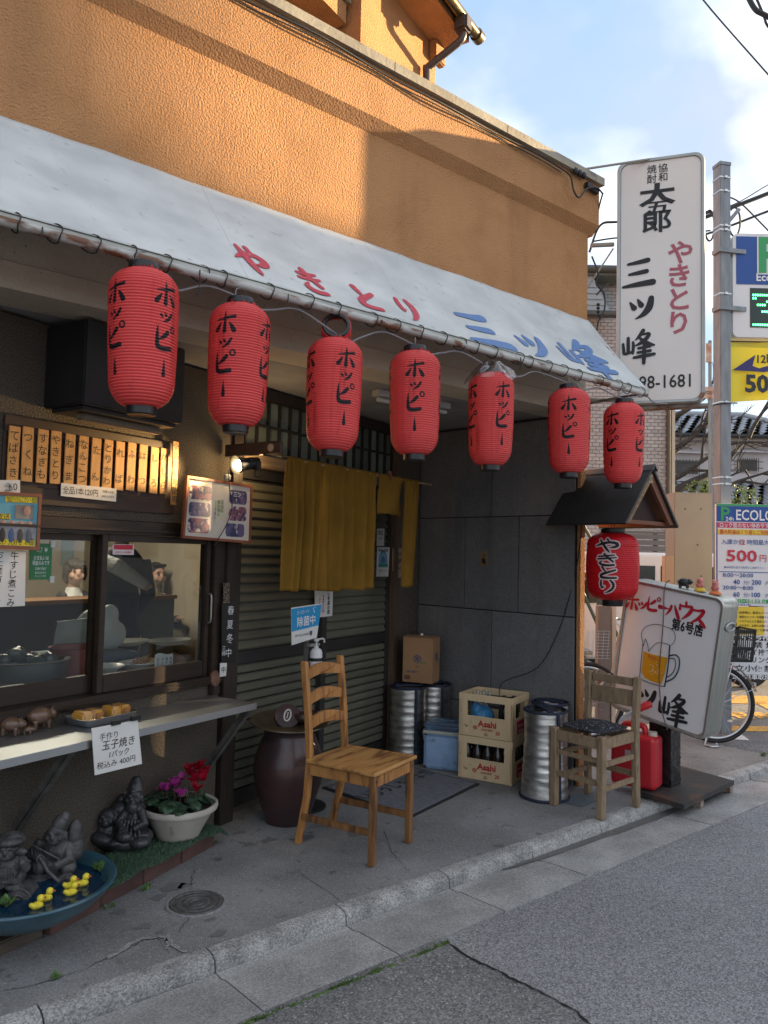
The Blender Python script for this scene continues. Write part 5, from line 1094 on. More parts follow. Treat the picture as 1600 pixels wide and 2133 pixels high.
# cook in front of the counter with a raised white sleeve; head above the window frame
q = W(248, 1190, 1.3); t = thing('person', 'cook in dark clothes with a raised white sleeve, head hidden by the window frame', 'person', inroom(q.x, 1.3, 0), WA + R(175))
h = 1.70; b = B(); head(b, h)
b.ell((0, .02, 1.40), (.14, .085, .13)); b.ell((0, .02, 1.18), (.11, .085, .19)); b.ell((0, .02, .95), (.13, .095, .14))
for s_ in (-1, 1): b.tube([(s_ * .08, .02, .92), (s_ * .09, 0, .5), (s_ * .09, .02, .08), (s_ * .09, -.1, .04)], [.09, .065, .045, .035], 10)
E0 = W(308, 1222, 1.1) - Vector((q.x, 1.3, 0)); E1 = W(240, 1178, 1.1) - Vector((q.x, 1.3, 0)); cr = Matrix.Rotation(-R(175), 3, 'Z')
e0, e1_ = cr @ Vector((E0.x, E0.y, E0.z)), cr @ Vector((E1.x, E1.y, E1.z))
b.tube([(.17, .02, 1.44), e1_, e0], [.05, .045, .035], 10)
hand(b, e0.x, e0.y, e0.z, 1); b.tube([(-.17, .02, 1.44), (-.21, .05, 1.2), (-.2, -.1, 1.05)], [.05, .045, .035], 10); hand(b, -.2, -.14, 1.04, -1)
blob('body', b, SKIN, t, .012, 2); face_marks(t, h); hb = B(); hair_short(hb, h); blob('hair', hb, HAIR, t, .009, 1)
b = B(); b.ell((0, .02, 1.39), (.17, .12, .155)); b.ell((0, .02, 1.15), (.14, .12, .25)); b.ell((0, .02, .9), (.16, .13, .22)); b.tube([(-.17, .02, 1.44), (-.21, .05, 1.2), (-.2, -.08, 1.06)], [.06, .055, .042], 10); blob('apron', b, VEST, t, .012, 2)
b = B(); b.tube([(.16, .02, 1.44), e1_.lerp(Vector((.17, .02, 1.44)), .5), e1_, e1_.lerp(e0, .5), e1_.lerp(e0, .92)], [.05, .05, .054, .046, .036], 12); o = blob('sleeve', b, mat('sleeve_cotton', (.66, .66, .63), .8, bump=1, bscale=26, bdist=.02), t, .010, 2)
# ================================================================== chairs
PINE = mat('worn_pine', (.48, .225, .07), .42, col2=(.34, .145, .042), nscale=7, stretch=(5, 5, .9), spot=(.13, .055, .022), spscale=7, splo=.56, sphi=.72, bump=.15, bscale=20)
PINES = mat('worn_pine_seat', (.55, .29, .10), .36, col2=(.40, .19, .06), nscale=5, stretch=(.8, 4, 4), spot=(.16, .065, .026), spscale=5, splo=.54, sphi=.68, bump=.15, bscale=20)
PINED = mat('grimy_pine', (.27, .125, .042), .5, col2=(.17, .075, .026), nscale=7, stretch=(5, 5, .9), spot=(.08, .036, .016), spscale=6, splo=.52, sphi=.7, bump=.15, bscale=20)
t = thing('ladder_back_chair', 'honey-coloured ladder-back wooden chair standing on the pavement before the jar', 'chair', (2.593, 3.03, 0), R(19.3))
def leg4(b, pts, a, c):                                            # square leg through points
    pts = [Vector(p) for p in pts]; vs = []; fs = []
    for p in pts:
        for sx, sy in ((-1, -1), (1, -1), (1, 1), (-1, 1)): vs.append(p + Vector((sx * a / 2, sy * c / 2, 0)))
    for i in range(len(pts) - 1):
        for k in range(4): fs.append((i * 4 + k, i * 4 + (k + 1) % 4, (i + 1) * 4 + (k + 1) % 4, (i + 1) * 4 + k))
    fs += [(3, 2, 1, 0), tuple(range(4 * len(pts) - 4, 4 * len(pts)))]
    b.add(vs, fs)
for s in (-1, 1):
    b = B(); leg4(b, [(s * .182, .0, 0), (s * .182, .0, .432)], .034, .034); o = b.build('leg', PINED, t); md = o.modifiers.new('bv', 'BEVEL'); md.width = .004
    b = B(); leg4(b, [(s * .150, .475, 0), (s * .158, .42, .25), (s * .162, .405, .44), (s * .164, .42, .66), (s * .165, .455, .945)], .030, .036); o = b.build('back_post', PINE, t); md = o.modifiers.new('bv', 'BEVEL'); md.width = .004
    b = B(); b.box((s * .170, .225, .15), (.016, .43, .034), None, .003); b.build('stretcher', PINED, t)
    b = B(); b.box((s * .174, .205, .40), (.018, .365, .055), None, .002); b.build('apron', PINE, t)
b = B(); b.box((0, .0, .40), (.33, .020, .055), None, .002); b.build('apron', PINE, t)
b = B(); b.prism([(-.215, -.025, .434), (.215, -.025, .434), (.195, .41, .434), (-.195, .41, .434)], (0, 0, .019)); o = b.build('seat', PINES, t); md = o.modifiers.new('bv', 'BEVEL'); md.width = .005; md.segments = 3
for zc, yc in ((.885, .446), (.755, .431), (.63, .418)):
    b = B(); n = 12; pts = [(-.150 + .30 * k / n, yc + .018 * math.sin(math.pi * k / n) - .008, zc - .036 + .012 * math.sin(math.pi * k / n)) for k in range(n + 1)] + [(.150 - .30 * k / n, yc + .018 * math.sin(math.pi * k / n) - .008, zc + .012 + .026 * math.sin(math.pi * k / n) ** .9) for k in range(n + 1)]
    b.prism(pts, (0, .016, 0)); o = b.build('ladder_slat', PINE, t)
b = B()
for s, y_, z_ in ((-1, -.018, .405), (1, -.018, .405)): b.cyl((s * .182, y_, z_), (s * .182, y_ - .001, z_), .006, 10)
b.build('bolt', INK, t)
WEA = mat('weathered_wood', (.30, .21, .125), .75, col2=(.215, .145, .085), nscale=9, stretch=(3.5, 3.5, 1.2), bump=.3, bscale=25, spot=(.13, .09, .06), spscale=10, splo=.60, sphi=.75)
t = thing('weathered_chair', 'weathered wooden chair with dark speckled cushion near the corner', 'chair', (3.915, 2.865, 0), R(-88))
for s in (-1, 1):
    b = B(); leg4(b, [(s * .165, .0, 0), (s * .165, .0, .475)], .044, .044); o = b.build('leg', WEA, t); md = o.modifiers.new('bv', 'BEVEL'); md.width = .005
    b = B(); leg4(b, [(s * .172, .375, 0), (s * .172, .36, .45), (s * .172, .385, .79)], .040, .044); o = b.build('back_post', WEA, t); md = o.modifiers.new('bv', 'BEVEL'); md.width = .005
    for zc in (.17, .31): b = B(); b.box((s * .168, .18, zc), (.018, .33, .032), None, .003); b.build('side_rail', WEA, t)
    b = B(); b.box((s * .167, .18, .43), (.022, .325, .062), None, .003); b.build('seat_rail', WEA, t)
for y_, zc, h_ in ((.0, .43, .062), (.0, .20, .035), (.0, .33, .03), (.365, .43, .062), (.365, .2, .035), (.384, .755, .05), (.376, .655, .10)):
    b = B(); b.box((0, y_, zc), (.29, .020, h_), None, .004); b.build('cross_rail', WEA, t)
CUSH = mat('speckled_cushion', (.016, .017, .021), .85, spot=(.28, .29, .31), spscale=75, splo=.62, sphi=.66, bump=.3, bscale=30)
b = B(); b.box((0, .18, .486), (.335, .345, .066), None, .028); o = b.build('cushion', CUSH, t, True); md = o.modifiers.new('sub', 'SUBSURF'); md.levels = md.render_levels = 1

# ================================================================== jar with plate and ashtrays
JAR = mat('brown_glazed_jar', (.06, .024, .022), .38, col2=(.026, .02, .023), nscale=3.5, spot=(.10, .05, .035), spscale=6, splo=.6, sphi=.75, coat=.2)
t = thing('earthenware_jar', 'large dark brown glazed earthenware jar behind the wooden chair', 'jar', (2.43, 3.75, 0))
b = B(); b.lathe([(0, .0), (.115, .0), (.122, .008), (.155, .11), (.19, .22), (.2, .29), (.19, .37), (.16, .45), (.142, .485), (.145, .51), (.16, .523), (.158, .53), (.13, .528), (.125, .49), (0, .48)], 48); b.build('vessel', JAR, t, 50)
t = thing('jar_plate', 'wide shallow brown plate laid as a lid on the earthenware jar', 'plate', (2.43, 3.75, .531), R(20))
b = B(); b.lathe([(0, .0), (.12, .0), (.195, .014), (.225, .028), (.223, .033), (.19, .021), (.12, .008), (0, .007)], 48); o = b.build('dish', mat('plate_glaze', (.11, .085, .05), .3, col2=(.055, .038, .024), nscale=7), t, 40, rot=(R(4), R(-3), 0))
t = thing('lidded_ashtray', 'round dark lidded ashtray standing on the jar plate', 'ashtray', (2.53, 3.73, .543))
b = B(); b.lathe([(0, 0), (.06, 0), (.085, .02), (.088, .035), (.082, .055), (.07, .058), (.065, .05), (.04, .045), (0, .046)], 36); b.build('bowl', JAR, t, 40)
t = thing('tilted_lid', 'tilted round lid with a white oval mark leaning on the ashtray', 'lid', (2.415, 3.755, .583), rot=(R(55), R(12), R(-35)))
b = B(); b.lathe([(0, -.006), (.06, -.006), (.075, .0), (.07, .012), (0, .016)], 32); b.build('disc', JAR, t, 40)
b = B(); b.tube([(.018 * math.cos(a), .034 * math.sin(a), .0185) for a in np.linspace(0, 6.283, 20)], .005, 6); b.tube([(0, -.018, .0185), (0, .018, .0185)], .003, 6); b.build('oval_mark', mat('mark_white', (.65, .62, .6), .5), t)

# sanitiser stand
sx_ = W(640, 1400, -.2).x
t = thing('sanitizer_stand', 'pole stand with a blue sanitiser notice behind the chair', 'stand', WP(sx_ - .01, -.2, 0), WA)
b = B(); b.lathe([(0, 0), (.14, 0), (.14, .012), (0, .014)], 28); b.build('foot', BLACKM, t, 40)
b = B(); b.bb((-.018, -.012, .012), (.006, .012, 1.04), .003); b.bb((.012, -.008, .5), (.028, .008, .9), .003); b.build('pole', mat('stand_grey', (.16, .155, .15), .5, metal=.4), t)
b = B(); b.lathe([(0, .0), (.045, 0), (.045, .03), (.042, .03), (.042, .004), (0, .004)], 24); b.build('holder', BLACKM, t, 40, (.028, -.05, .80))
b = B(); b.bb((-.03, -.05, .955), (.07, -.02, .97), .003); b.build('pump_arm', mat('arm_steel', (.4, .4, .38), .4, metal=.6), t)
q = [W(x_, y_, -.24) for x_, y_ in ((607, 1266), (670, 1257), (660, 1328), (608, 1344))]; c = Vector((sx_ - .01, -.2, 0)); P = [Vector((p.x - c.x, -.04, p.z)) for p in q]
b = B(); b.prism(P, (0, .003, 0)); bd = b.build('board', WHITEP, t)
mid = lambda k: Vector((P[0].lerp(P[3], k).x, -.0412, P[0].lerp(P[3], k).z)); mid2 = lambda k: Vector((P[1].lerp(P[2], k).x, -.0412, P[1].lerp(P[2], k).z))
b = B(); b.prism([mid(.03), mid2(.03), mid2(.64), mid(.64)], (0, .001, 0)); b.build('blue_field', mat('cyan_print', (.02, .28, .55), .5), bd)
e1 = (P[1] - P[0]).normalized(); e2 = Vector((-e1.z, 0, e1.x)); cc = (mid(.38) + mid2(.38)) / 2; wv = (P[1] - P[0]).length
b = B(); text(b, '除菌中', .062, cc + Vector((0, -.001, 0)) - e2 * .01, e1, e2, .01, width=wv * .6); text(b, 'ビーズガードで', .026, cc + Vector((0, -.001, 0)) + e2 * .045 - e1 * .03, e1, e2, .005, width=wv * .38)
for k, (dx, dz, r_) in enumerate(((.07, .05, .004), (.076, .038, .006), (.066, .058, .003), (.082, .062, .004))): b.add([cc + e1 * dx + e2 * dz + e1 * (r_ * math.cos(a)) + e2 * (r_ * math.sin(a)) + Vector((0, -.002, 0)) for a in np.linspace(0, 5.5, 8)], [tuple(range(8))])
small(b, 'white_print', WHITEINK, bd); b = B(); cc = (mid(.8) + mid2(.8)) / 2; text(b, 'B*GUARD', .02, cc - e1 * .02, e1, e2, .01, width=wv * .5); small(b, 'grey_print', mat('grey_ink', (.2, .22, .24), .6), bd)
b = B(); c2 = cc + e1 * .055; b.prism([c2 + Vector((x_, -.001, z_)) for x_, z_ in ((-.012, .012), (.012, .014), (.012, -.004), (0, -.018), (-.012, -.004))], (0, .001, 0)); b.build('shield_mark', mat('shield_green', (.02, .08, .09), .5), bd)
t = thing('sanitizer_bottle', 'white pump bottle with a black band held in the stand', 'bottle', WP(sx_ + .018, -.25, .805), WA)
b = B(); b.lathe([(0, 0), (.036, 0), (.038, .004), (.038, .11), (.03, .132), (.014, .14), (.014, .15), (0, .15)], 24); b.build('body', mat('bottle_white', (.7, .68, .68), .4), t, 40)
b = B(); b.lathe([(.0385, .062), (.0388, .064), (.0388, .08), (.0385, .082)], 24); b.build('band', INK, t)
b = B(); b.cyl((0, 0, .15), (0, 0, .185), .006, 8); b.tube(bez([(-.01, 0, .188), (.05, 0, .19), (.075, 0, .185), (.08, 0, .165)], 4), .006, 8); b.cyl((0, 0, .18), (0, 0, .195), .016, 12); b.build('pump', mat('pump_white', (.6, .6, .58), .4), t, True)

# door mat
t = thing('door_mat', 'grey welcome mat with black brush writing before the door', 'mat', (0, 0, .001))
C4 = [Vector((2.93, 4.12, 0)), Vector((3.02, 3.36, 0)), Vector((3.83, 3.585, 0)), Vector((3.72, 4.22, 0))]
b = B(); b.prism(C4, (0, 0, .008)); b.build('rubber_border', mat('rubber', (.018, .019, .02), .7), t)
cm = sum(C4, Vector()) / 4; I4 = [p.lerp(cm, .055) for p in C4]
b = B(); b.prism([p + Vector((0, 0, .004)) for p in I4], (0, 0, .008)); b.build('carpet', mat('grey_carpet', (.19, .20, .22), .95, col2=(.145, .152, .168), nscale=40, bump=.6, bscale=300, bdist=.003, spec=.1), t)
a, c = G(758, 1665), G(888, 1612); e1 = (c - a).normalized(); e2 = Vector((0, 0, 1)).cross(e1)
b = B(); text(b, 'いらっしゃいませ', .16, (a + c) / 2 + Vector((0, 0, .0125)), e1, e2, .008, width=(c - a).length * 1.05); o = small(b, 'brush_writing', INK, t)

# ================================================================== kegs, crates, cooler, box
FOIL = mat('foil_insulation', (.80, .78, .73), .36, metal=1, col2=(.42, .40, .38), nscale=9, bump=.3, bscale=9, bdist=.010, stretch=(1, 1, 3.0))
NAVY = mat('navy_binding', (.012, .018, .04), .7)
def keg(label, c, r1, r2, h, seed, group='foil-jacketed beer kegs'):
    t = thing('beer_keg', label, 'keg', (c[0], c[1], 0), seed, group); rs = random.Random(seed)
    prof = [(r2, .01)]; z = .01; k = 0; n = 11
    for k in range(1, n * 3):
        f = k / (n * 3); prof.append((r2 + (r1 - r2) * min(1, f * 1.6) + .0014 * (1 if k % 3 else -.9) + rs.uniform(-.0012, .0012), .01 + (h - .02) * f))
    prof.append((r1, h - .01))
    b = B(); b.lathe(prof, 48); o = b.build('foil_jacket', FOIL, t, 'all')
    for rr, zz in ((r2 + .003, .01), (r1 + .003, h - .01)): b = B(); b.tube([(rr * math.cos(a), rr * math.sin(a), zz) for a in np.linspace(0, 6.283, 40)[:-1]], .009, 8, closed=True); b.build('binding', NAVY, t, True)
    b = B(); a0 = -1.9 - seed; b.prism([(r2 * math.cos(a0), r2 * math.sin(a0), .01), (r2 * math.cos(a0 + .14), r2 * math.sin(a0 + .14), .01), (r1 * math.cos(a0 + .14) * 1.0, r1 * math.sin(a0 + .14), h - .01), (r1 * math.cos(a0), r1 * math.sin(a0), h - .01)], (.012 * math.cos(a0), .012 * math.sin(a0), 0)); b.build('zip_strip', NAVY, t)
    b = B(); b.lathe([(0, h - .022), (r1 * .55, h - .022), (r1 * .6, h - .008), (r1 * .72, h - .004), (r1 * .78, h - .014), (r1 * .98, h - .014)], 36); b.build('lid', mat('keg_top', (.4, .4, .4), .3, metal=1, col2=(.15, .15, .16), nscale=14), t, 40)
    b = B(); b.prism([(-r1 * .8, -.02, h - .004), (r1 * .8, -.02, h - .004), (r1 * .8, .03, h - .004), (-r1 * .8, .03, h - .004)], (0, 0, .012)); b.build('strap', NAVY, t, rot=(0, 0, seed * 1.7))
    return t
keg('foil keg at the left, carrying the cardboard box', (3.84, 4.33), .13, .135, .55, 1.0)
keg('foil keg at the back in the wall corner, under the cardboard box', (4.085, 4.305), .122, .125, .55, 2.3)
keg('front foil keg, flared at its foot, between crates and weathered chair', (3.99, 3.17), .130, .150, .555, 0.4)
keg('foil keg standing against the orange wall end', (4.205, 3.30), .116, .12, .56, 3.0)
CARD = mat('cardboard', (.34, .19, .092), .8, col2=(.29, .16, .08), nscale=5, bump=.2, bscale=30)
t = thing('cardboard_box', 'brown cardboard box with blue hexagon marks on top of the kegs', 'box', (3.945, 4.305, .572), R(-62))
bw, bd_, bh = .235, .17, .33
b = B(); b.bb((-bw / 2, -bd_ / 2, 0), (bw / 2, bd_ / 2, bh), .003); b.build('carton', CARD, t)
b = B(); b.prism([(-bw / 2, -bd_ / 2, bh), (bw / 2, -bd_ / 2, bh), (bw / 2, -.002, bh + .008), (-bw / 2, -.002, bh + .008)], (0, 0, .003)); b.prism([(-bw / 2, bd_ / 2, bh), (bw / 2, bd_ / 2, bh), (bw / 2, .002, bh + .008), (-bw / 2, .002, bh + .008)], (0, 0, .003)); b.build('flap', CARD, t)
b = B(); b.ell((0, 0, bh + .018), (.012, .008, .010)); b.build('plastic_tab', WHITEP, t)
NB = mat('navy_print', (.02, .06, .16), .7)
def hexa(b, c, ex_, ey_, r_, w_):
    P = [Vector(c) + ex_ * (r_ * math.sin(k * math.pi / 3)) + ey_ * (r_ * math.cos(k * math.pi / 3)) for k in range(6)]; b.tube(P, w_, 5, closed=True)
for nm, c, ex_, ey_ in (('front', Vector((0, -bd_ / 2 - .001, .175)), X3, Z3), ('side', Vector((bw / 2 + .001, 0, .19)), Y3, Z3)):
    b = B(); hexa(b, c, ex_, ey_, .03, .003); text(b, '宮', .035, c, ex_, ey_, .015); text(b, '25%', .016, c - ey_ * .055, ex_, ey_, .01)
    if nm == 'front': text(b, '1.8L×6本入', .02, c - ey_ * .095 - ex_ * .04, ex_, ey_, .01)
    small(b, 'blue_print', NB, t)
    b = B()
    for k in range(4): b.add([c + ex_ * (.03 + .012 * k) + ey_ * (-.03 + .006 * (k % 2)) + ex_ * (.009 * math.cos(a)) + ey_ * (.006 * math.sin(a)) + ex_.cross(ey_) * .001 for a in (0, 1.5, 3.1, 4.7)], [(0, 1, 2, 3)])
    small(b, 'green_print', mat('leaf_print', (.12, .17, .07), .7), t)
    b = B()
    if nm == 'front':
        for k in range(9): b.bb((-.1 + .005 * k, -bd_ / 2 - .0015, .02), (-.098 + .005 * k + .001 * (k % 2), -bd_ / 2 - .0005, .05))
        small(b, 'barcode_print', INK, t)
COOL = mat('blue_cooler', (.25, .38, .56), .5, col2=(.18, .28, .43), nscale=6, spot=(.06, .07, .06), spscale=9, splo=.60, sphi=.72)
t = thing('cooler_box', 'faded blue picnic cooler on the floor beside the crates', 'cooler', (3.93, 4.02, 0), R(-57))
b = B(); b.box((0, 0, .13), (.27, .2, .25), None, .02); b.build('body', COOL, t, True); b = B(); b.box((0, 0, .262), (.285, .215, .022), None, .008); b.build('rim', mat('cooler_rim', (.42, .42, .38), .5), t, True)
b = B(); b.box((0, 0, .305), (.28, .21, .06), None, .022); b.box((0, 0, .337), (.16, .05, .012), None, .005); b.build('lid', mat('cooler_lid', (.06, .09, .14), .45, col2=(.16, .26, .4), nscale=7, nlo=.5, nhi=.7), t, True)
b = B(); b.tube(bez([(-.142, 0, .27), (-.158, 0, .25), (-.158, 0, .2), (-.142, 0, .17)], 4), .007, 8); b.build('handle', mat('cooler_handle', (.3, .32, .34), .5), t, True)
CRATE = mat('crate_plastic', (.68, .51, .31), .45, col2=(.6, .45, .27), nscale=4, spot=(.25, .17, .1), spscale=22, splo=.66, sphi=.74)
CRRED = mat('crate_red', (.42, .02, .025), .5)
CWX, CWY, CHH = .385, .30, .285
def crate(label, z0, openw):
    t = thing('beer_crate', label, 'crate', (4.065, 3.675, z0), R(-70), 'stacked beer crates')
    hx, hy = CWX / 2, CWY / 2
    b = B()
    b.bb((-hx, -hy, 0), (hx, hy, .012)); b.bb((-hx, -hy, 0), (hx, -hy + .008, .13)); b.bb((-hx, hy - .008, 0), (hx, hy, .13)); b.bb((-hx, -hy, 0), (-hx + .008, hy, .13)); b.bb((hx - .008, -hy, 0), (hx, hy, .13))
    for z1, z2, e in ((.238, CHH, .006), (.0, .018, .003), (.125, .138, .003)):
        b.bb((-hx - e, -hy - e, z1), (hx + e, -hy + .008, z2), .002); b.bb((-hx - e, hy - .008, z1), (hx + e, hy + e, z2), .002); b.bb((-hx - e, -hy, z1), (-hx + .008, hy, z2), .002); b.bb((hx - .008, -hy, z1), (hx + e, hy, z2), .002)
    for sx in (-1, 1):
        for sy in (-1, 1):
            b.bb((sx * hx + sx * .004, sy * hy + sy * .004, .01), (sx * (hx - .055), sy * (hy - .012), .24), .002); b.bb((sx * hx + sx * .004, sy * hy + sy * .004, .01), (sx * (hx - .012), sy * (hy - .05), .24), .002)
            for q in (.0, .03): b.bb((sx * (hx - q) - .002, sy * hy + sy * .004, .0), (sx * (hx - q) + .002, sy * hy + sy * .008, CHH - .004))
    b.build('shell', CRATE, t)
    b = B(); c = Vector((.0, -hy - .0035, .072)); text(b, 'Asahi', .058, c + Vector((.012, 0, .022)), X3, Z3, .028, width=.135); text(b, 'ASAHI BEER', .016, c + Vector((.012, 0, -.018)), X3, Z3, .02, width=.085); text(b, '中', .036, c + Vector((-.075, 0, -.012)), X3, Z3, .02); text(b, '20', .034, c + Vector((.09, 0, -.03)), X3, Z3, .015); small(b, 'red_print', CRRED, t)
    b = B(); b.bb((hx + .002, -.07, .035), (hx + .005, .07, .118)); pn = b.build('red_panel', CRRED, t); b = B(); c = Vector((hx + .0055, 0, .085)); text(b, 'アサヒビール', .026, c, Y3, Z3, .02, width=.12); text(b, '株式会社', .022, c - Z3 * .034, Y3, Z3, .02, width=.09); small(b, 'white_print', WHITEINK, pn)
    return t
crate('lower beige beer crate full of dark bottles', 0.0, 1); crate('upper beige beer crate holding a blue bag and bottles', .288, 1)
CM = Matrix.LocRotScale((4.065, 3.675, 0), Euler((0, 0, R(-70))), (1, 1, 1))
bb_ = B(); bb_.lathe([(0, 0), (.034, 0), (.036, .004), (.036, .15), (.03, .18), (.015, .21), (.013, .235), (.015, .24), (.0, .242)], 16); bm_ = bb_.mesh('glass_body', 40); BOT = mat('brown_bottle_glass', (.018, .011, .008), .12, spec=.6)
cb_ = B(); cb_.lathe([(0, .252), (.013, .252), (.016, .24), (.0165, .236), (.0, .236)], 14); cm_ = cb_.mesh('cap', 40)
for i in range(5):
    for j in range(4):
        p = CM @ Vector((-.15 + .075 * i, -.108 + .072 * j, .0125))
        if i == 0 or j == 0 or i == 4:
            t = thing('beer_bottle', ('dark beer bottle in the lower crate front row, %s from the left' % ('first', 'second', 'third', 'fourth', 'fifth')[i]) if j == 0 else 'dark beer bottle packed behind the front row of the lower crate', 'bottle', p, 0, 'bottles in the lower crate'); link('glass_body', bm_, BOT, t); link('cap', cm_, BLACKM, t)
for (dx, dy), wh in zip(((.06, .03), (.12, .06), (.09, -.02)), ('beside the blue bag', 'in the far corner', 'nearest the front')):
    p = CM @ Vector((dx, dy, .301)); t = thing('beer_bottle', 'dark brown beer bottle standing in the upper crate ' + wh, 'bottle', p, 0, 'bottles in the upper crate'); link('glass_body', bm_, BOT, t); link('cap', cm_, BLACKM, t)
t = thing('plastic_bag', 'blue plastic bag of clear bottles in the upper crate', 'bag', CM @ Vector((-.08, -.02, .301)), R(-70))
b = B(); b.ell((0, 0, .09), (.085, .1, .09)); b.ell((-.03, -.03, .15), (.04, .05, .05)); blob('bag', b, mat('blue_bag', (.03, .18, .36), .35, bump=.9, bscale=22, bdist=.02), t, .008, 3)
b = B()
for k in range(6): b.lathe([(0, .2), (.024, .2), (.026, .25), (.012, .275), (.011, .29), (0, .29)], 12, (-.05 + .045 * (k % 3), -.03 + .06 * (k // 3), -.015))
b.build('clear_bottles', glass('pet_bottle', (.85, .9, .93), 1.3, .08), t, True)
t = thing('electric_cord', 'black electric cord running from the crate up to the small roof', 'cord', (0, 0, 0))
a = CM @ Vector((.05, .05, .44)); b = B(); P_ = [a + Vector((-.06, -.06, 0)), a + Vector((.02, -.12, .0)), a + Vector((.06, .0, .01)), a, (a.x + .03, a.y + .05, .62), FX(1120, 1390, 4.25), FX(1165, 1310, 4.3), FX(1192, 1220, 4.33), FX(1206, 1150, 4.34), FX(1212, 1092, 4.35)]
b.tube(bez(P_, 6), .0035, 6); b.build('cord', WIRE, t, True)

# ================================================================== little roof with the corner lantern
HX0, HX1, HY0, HY1, HZ0, HZ1 = 4.17, 4.73, 2.72, 3.30, 1.765, 2.10; HXM = (HX0 + HX1) / 2
t = thing('small_roof', 'small black gabled wooden roof fixed to the end of the wall', 'roof hood', (HXM, HY0, HZ0))
RB = mat('black_roof_felt', (.017, .017, .018), .5, col2=(.03, .03, .03), nscale=7, spot=(.1, .1, .095), spscale=14, splo=.68, sphi=.8, bump=.2, bscale=20)
WPALE = mat('roof_timber', (.27, .17, .085), .65, col2=(.18, .1, .05), nscale=9, stretch=(.9, 6, 6)); WRED = mat('roof_red_timber', (.17, .06, .032), .55)
hw, hh, ll = (HX1 - HX0) / 2, HZ1 - HZ0, HY1 - HY0
for s in (-1, 1):
    b = B(); nrm = Vector((s * hh, 0, hw)).normalized(); P = [Vector((0, 0, hh)), Vector((s * (hw + .02), 0, -.03)), Vector((s * (hw + .02), ll, -.03)), Vector((0, ll, hh))]
    b.prism([p + Vector((0, -.03 if i < 2 else 0, 0)) for i, p in enumerate(P)], nrm * .016); b.build('roof_slope', RB, t)
    b = B(); P = [Vector((s * .002, 0, hh - .004)), Vector((s * hw, 0, -.012)), Vector((s * (hw - .05), 0, -.012)), Vector((s * .002, 0, hh - .085))]; b.prism([p + Vector((0, -.012, 0)) for p in P], (0, .024, 0)); b.build('barge_board', WPALE if s < 0 else WRED, t)
    b = B(); b.bb((s * (hw - .03), .013, -.02), (s * hw - s * .004, ll - .02, .008)); b.build('eaves_beam', WRED, t)
b = B(); b.bb((-hw + .03, .02, -.018), (hw - .03, .045, .006)); b.build('tie_beam', WRED, t)
b = B(); b.prism([(-.03, -.045, hh - .004), (0, -.045, hh + .034), (.03, -.045, hh - .004), (.03, -.045, hh - .012), (0, -.045, hh + .022), (-.03, -.045, hh - .012)], (0, ll + .04, 0)); b.build('ridge_cap', mat('ridge_metal', (.11, .11, .11), .45, metal=.5), t)
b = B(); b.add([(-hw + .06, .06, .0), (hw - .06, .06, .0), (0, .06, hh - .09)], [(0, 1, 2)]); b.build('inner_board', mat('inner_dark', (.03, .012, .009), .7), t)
b = B(); b.prism([(-.024, -.0135, hh - .085), (.024, -.0135, hh - .085), (.02, -.0135, hh - .03), (-.02, -.0135, hh - .03)], (0, .001, 0)); b.build('paper_talisman', mat('old_paper', (.4, .3, .18), .7), t); b = B(); text(b, '正九', .026, (0, -.014, hh - .06), X3, Z3); small(b, 'handwriting', INK, t)
def rprof(q):
    if q > .8: k = (q - .8) / .2; return .36 + .6 * max(0, 1 - k ** 2.4) ** .55
    if q < .22: k = (.22 - q) / .22; return .36 + .58 * max(0, 1 - k ** 2.3) ** .55
    return .94 + .05 * math.sin(math.pi * (q - .22) / .58)
RLH, RLR = .44, .172
lp_ = FC(1276, 1180, Vector((4.42, 2.93, 0)))
rl = lantern_mesh('paper_shade', RLH, RLR, 34, rprof, [0], nang=260, per=6, depth=.0022, chars=[('や', .195, .088, .165), ('き', .40, .08, .15), ('と', .59, .078, .15), ('り', .79, .085, .14)], size=1.05, wrinkle=.0007)
az = math.atan2(-lp_.y, -lp_.x) + R(-12)
t = thing('paper_lantern', 'bright red round lantern with outlined black writing under the small roof', 'lantern', (lp_.x, lp_.y, lp_.z - RLH / 2), az)
link('paper_shade', rl, LRED2, t)
b = B(); b.lathe([(.060, 0), (.078, 0), (.08, .006), (.08, .028), (.076, .032), (.062, .032), (.06, .0)], 32); b.build('top_ring', BLKP, t, 40, (0, 0, RLH)); b = B(); b.lathe([(0, -.036), (.066, -.038), (.069, -.034), (.069, .004), (.05, .004)], 32); b.build('bottom_ring', BLKP, t, 40)
b = B(); b.tube([(-.06, 0, RLH + .03), (-.01, 0, RLH + .09), (.01, 0, RLH + .09), (.06, 0, RLH + .03)], .002, 5); b.tube([(0, 0, RLH + .09), (0, 0, 1.76 - (lp_.z - RLH / 2))], .002, 5); b.build('hanger_wire', WIRE, t)
p = S(1011, 1163); t = thing('wall_tag', 'small ochre paper tag pasted on the charcoal wall', 'tag', SA + sdir * p[0] + snor * .014 + Vector((0, 0, p[1])), math.atan2(-sdir.y, -sdir.x))
b = B(); b.bb((-.035, -.003, -.055), (.035, 0, .055)); b.build('paper', mat('ochre_paper', (.2, .13, .065), .7), t); b = B(); text(b, 'の', .03, (0, -.004, .02), X3, Z3); text(b, '亀', .045, (0, -.004, -.02), X3, Z3, .02); small(b, 'print', INK, t)

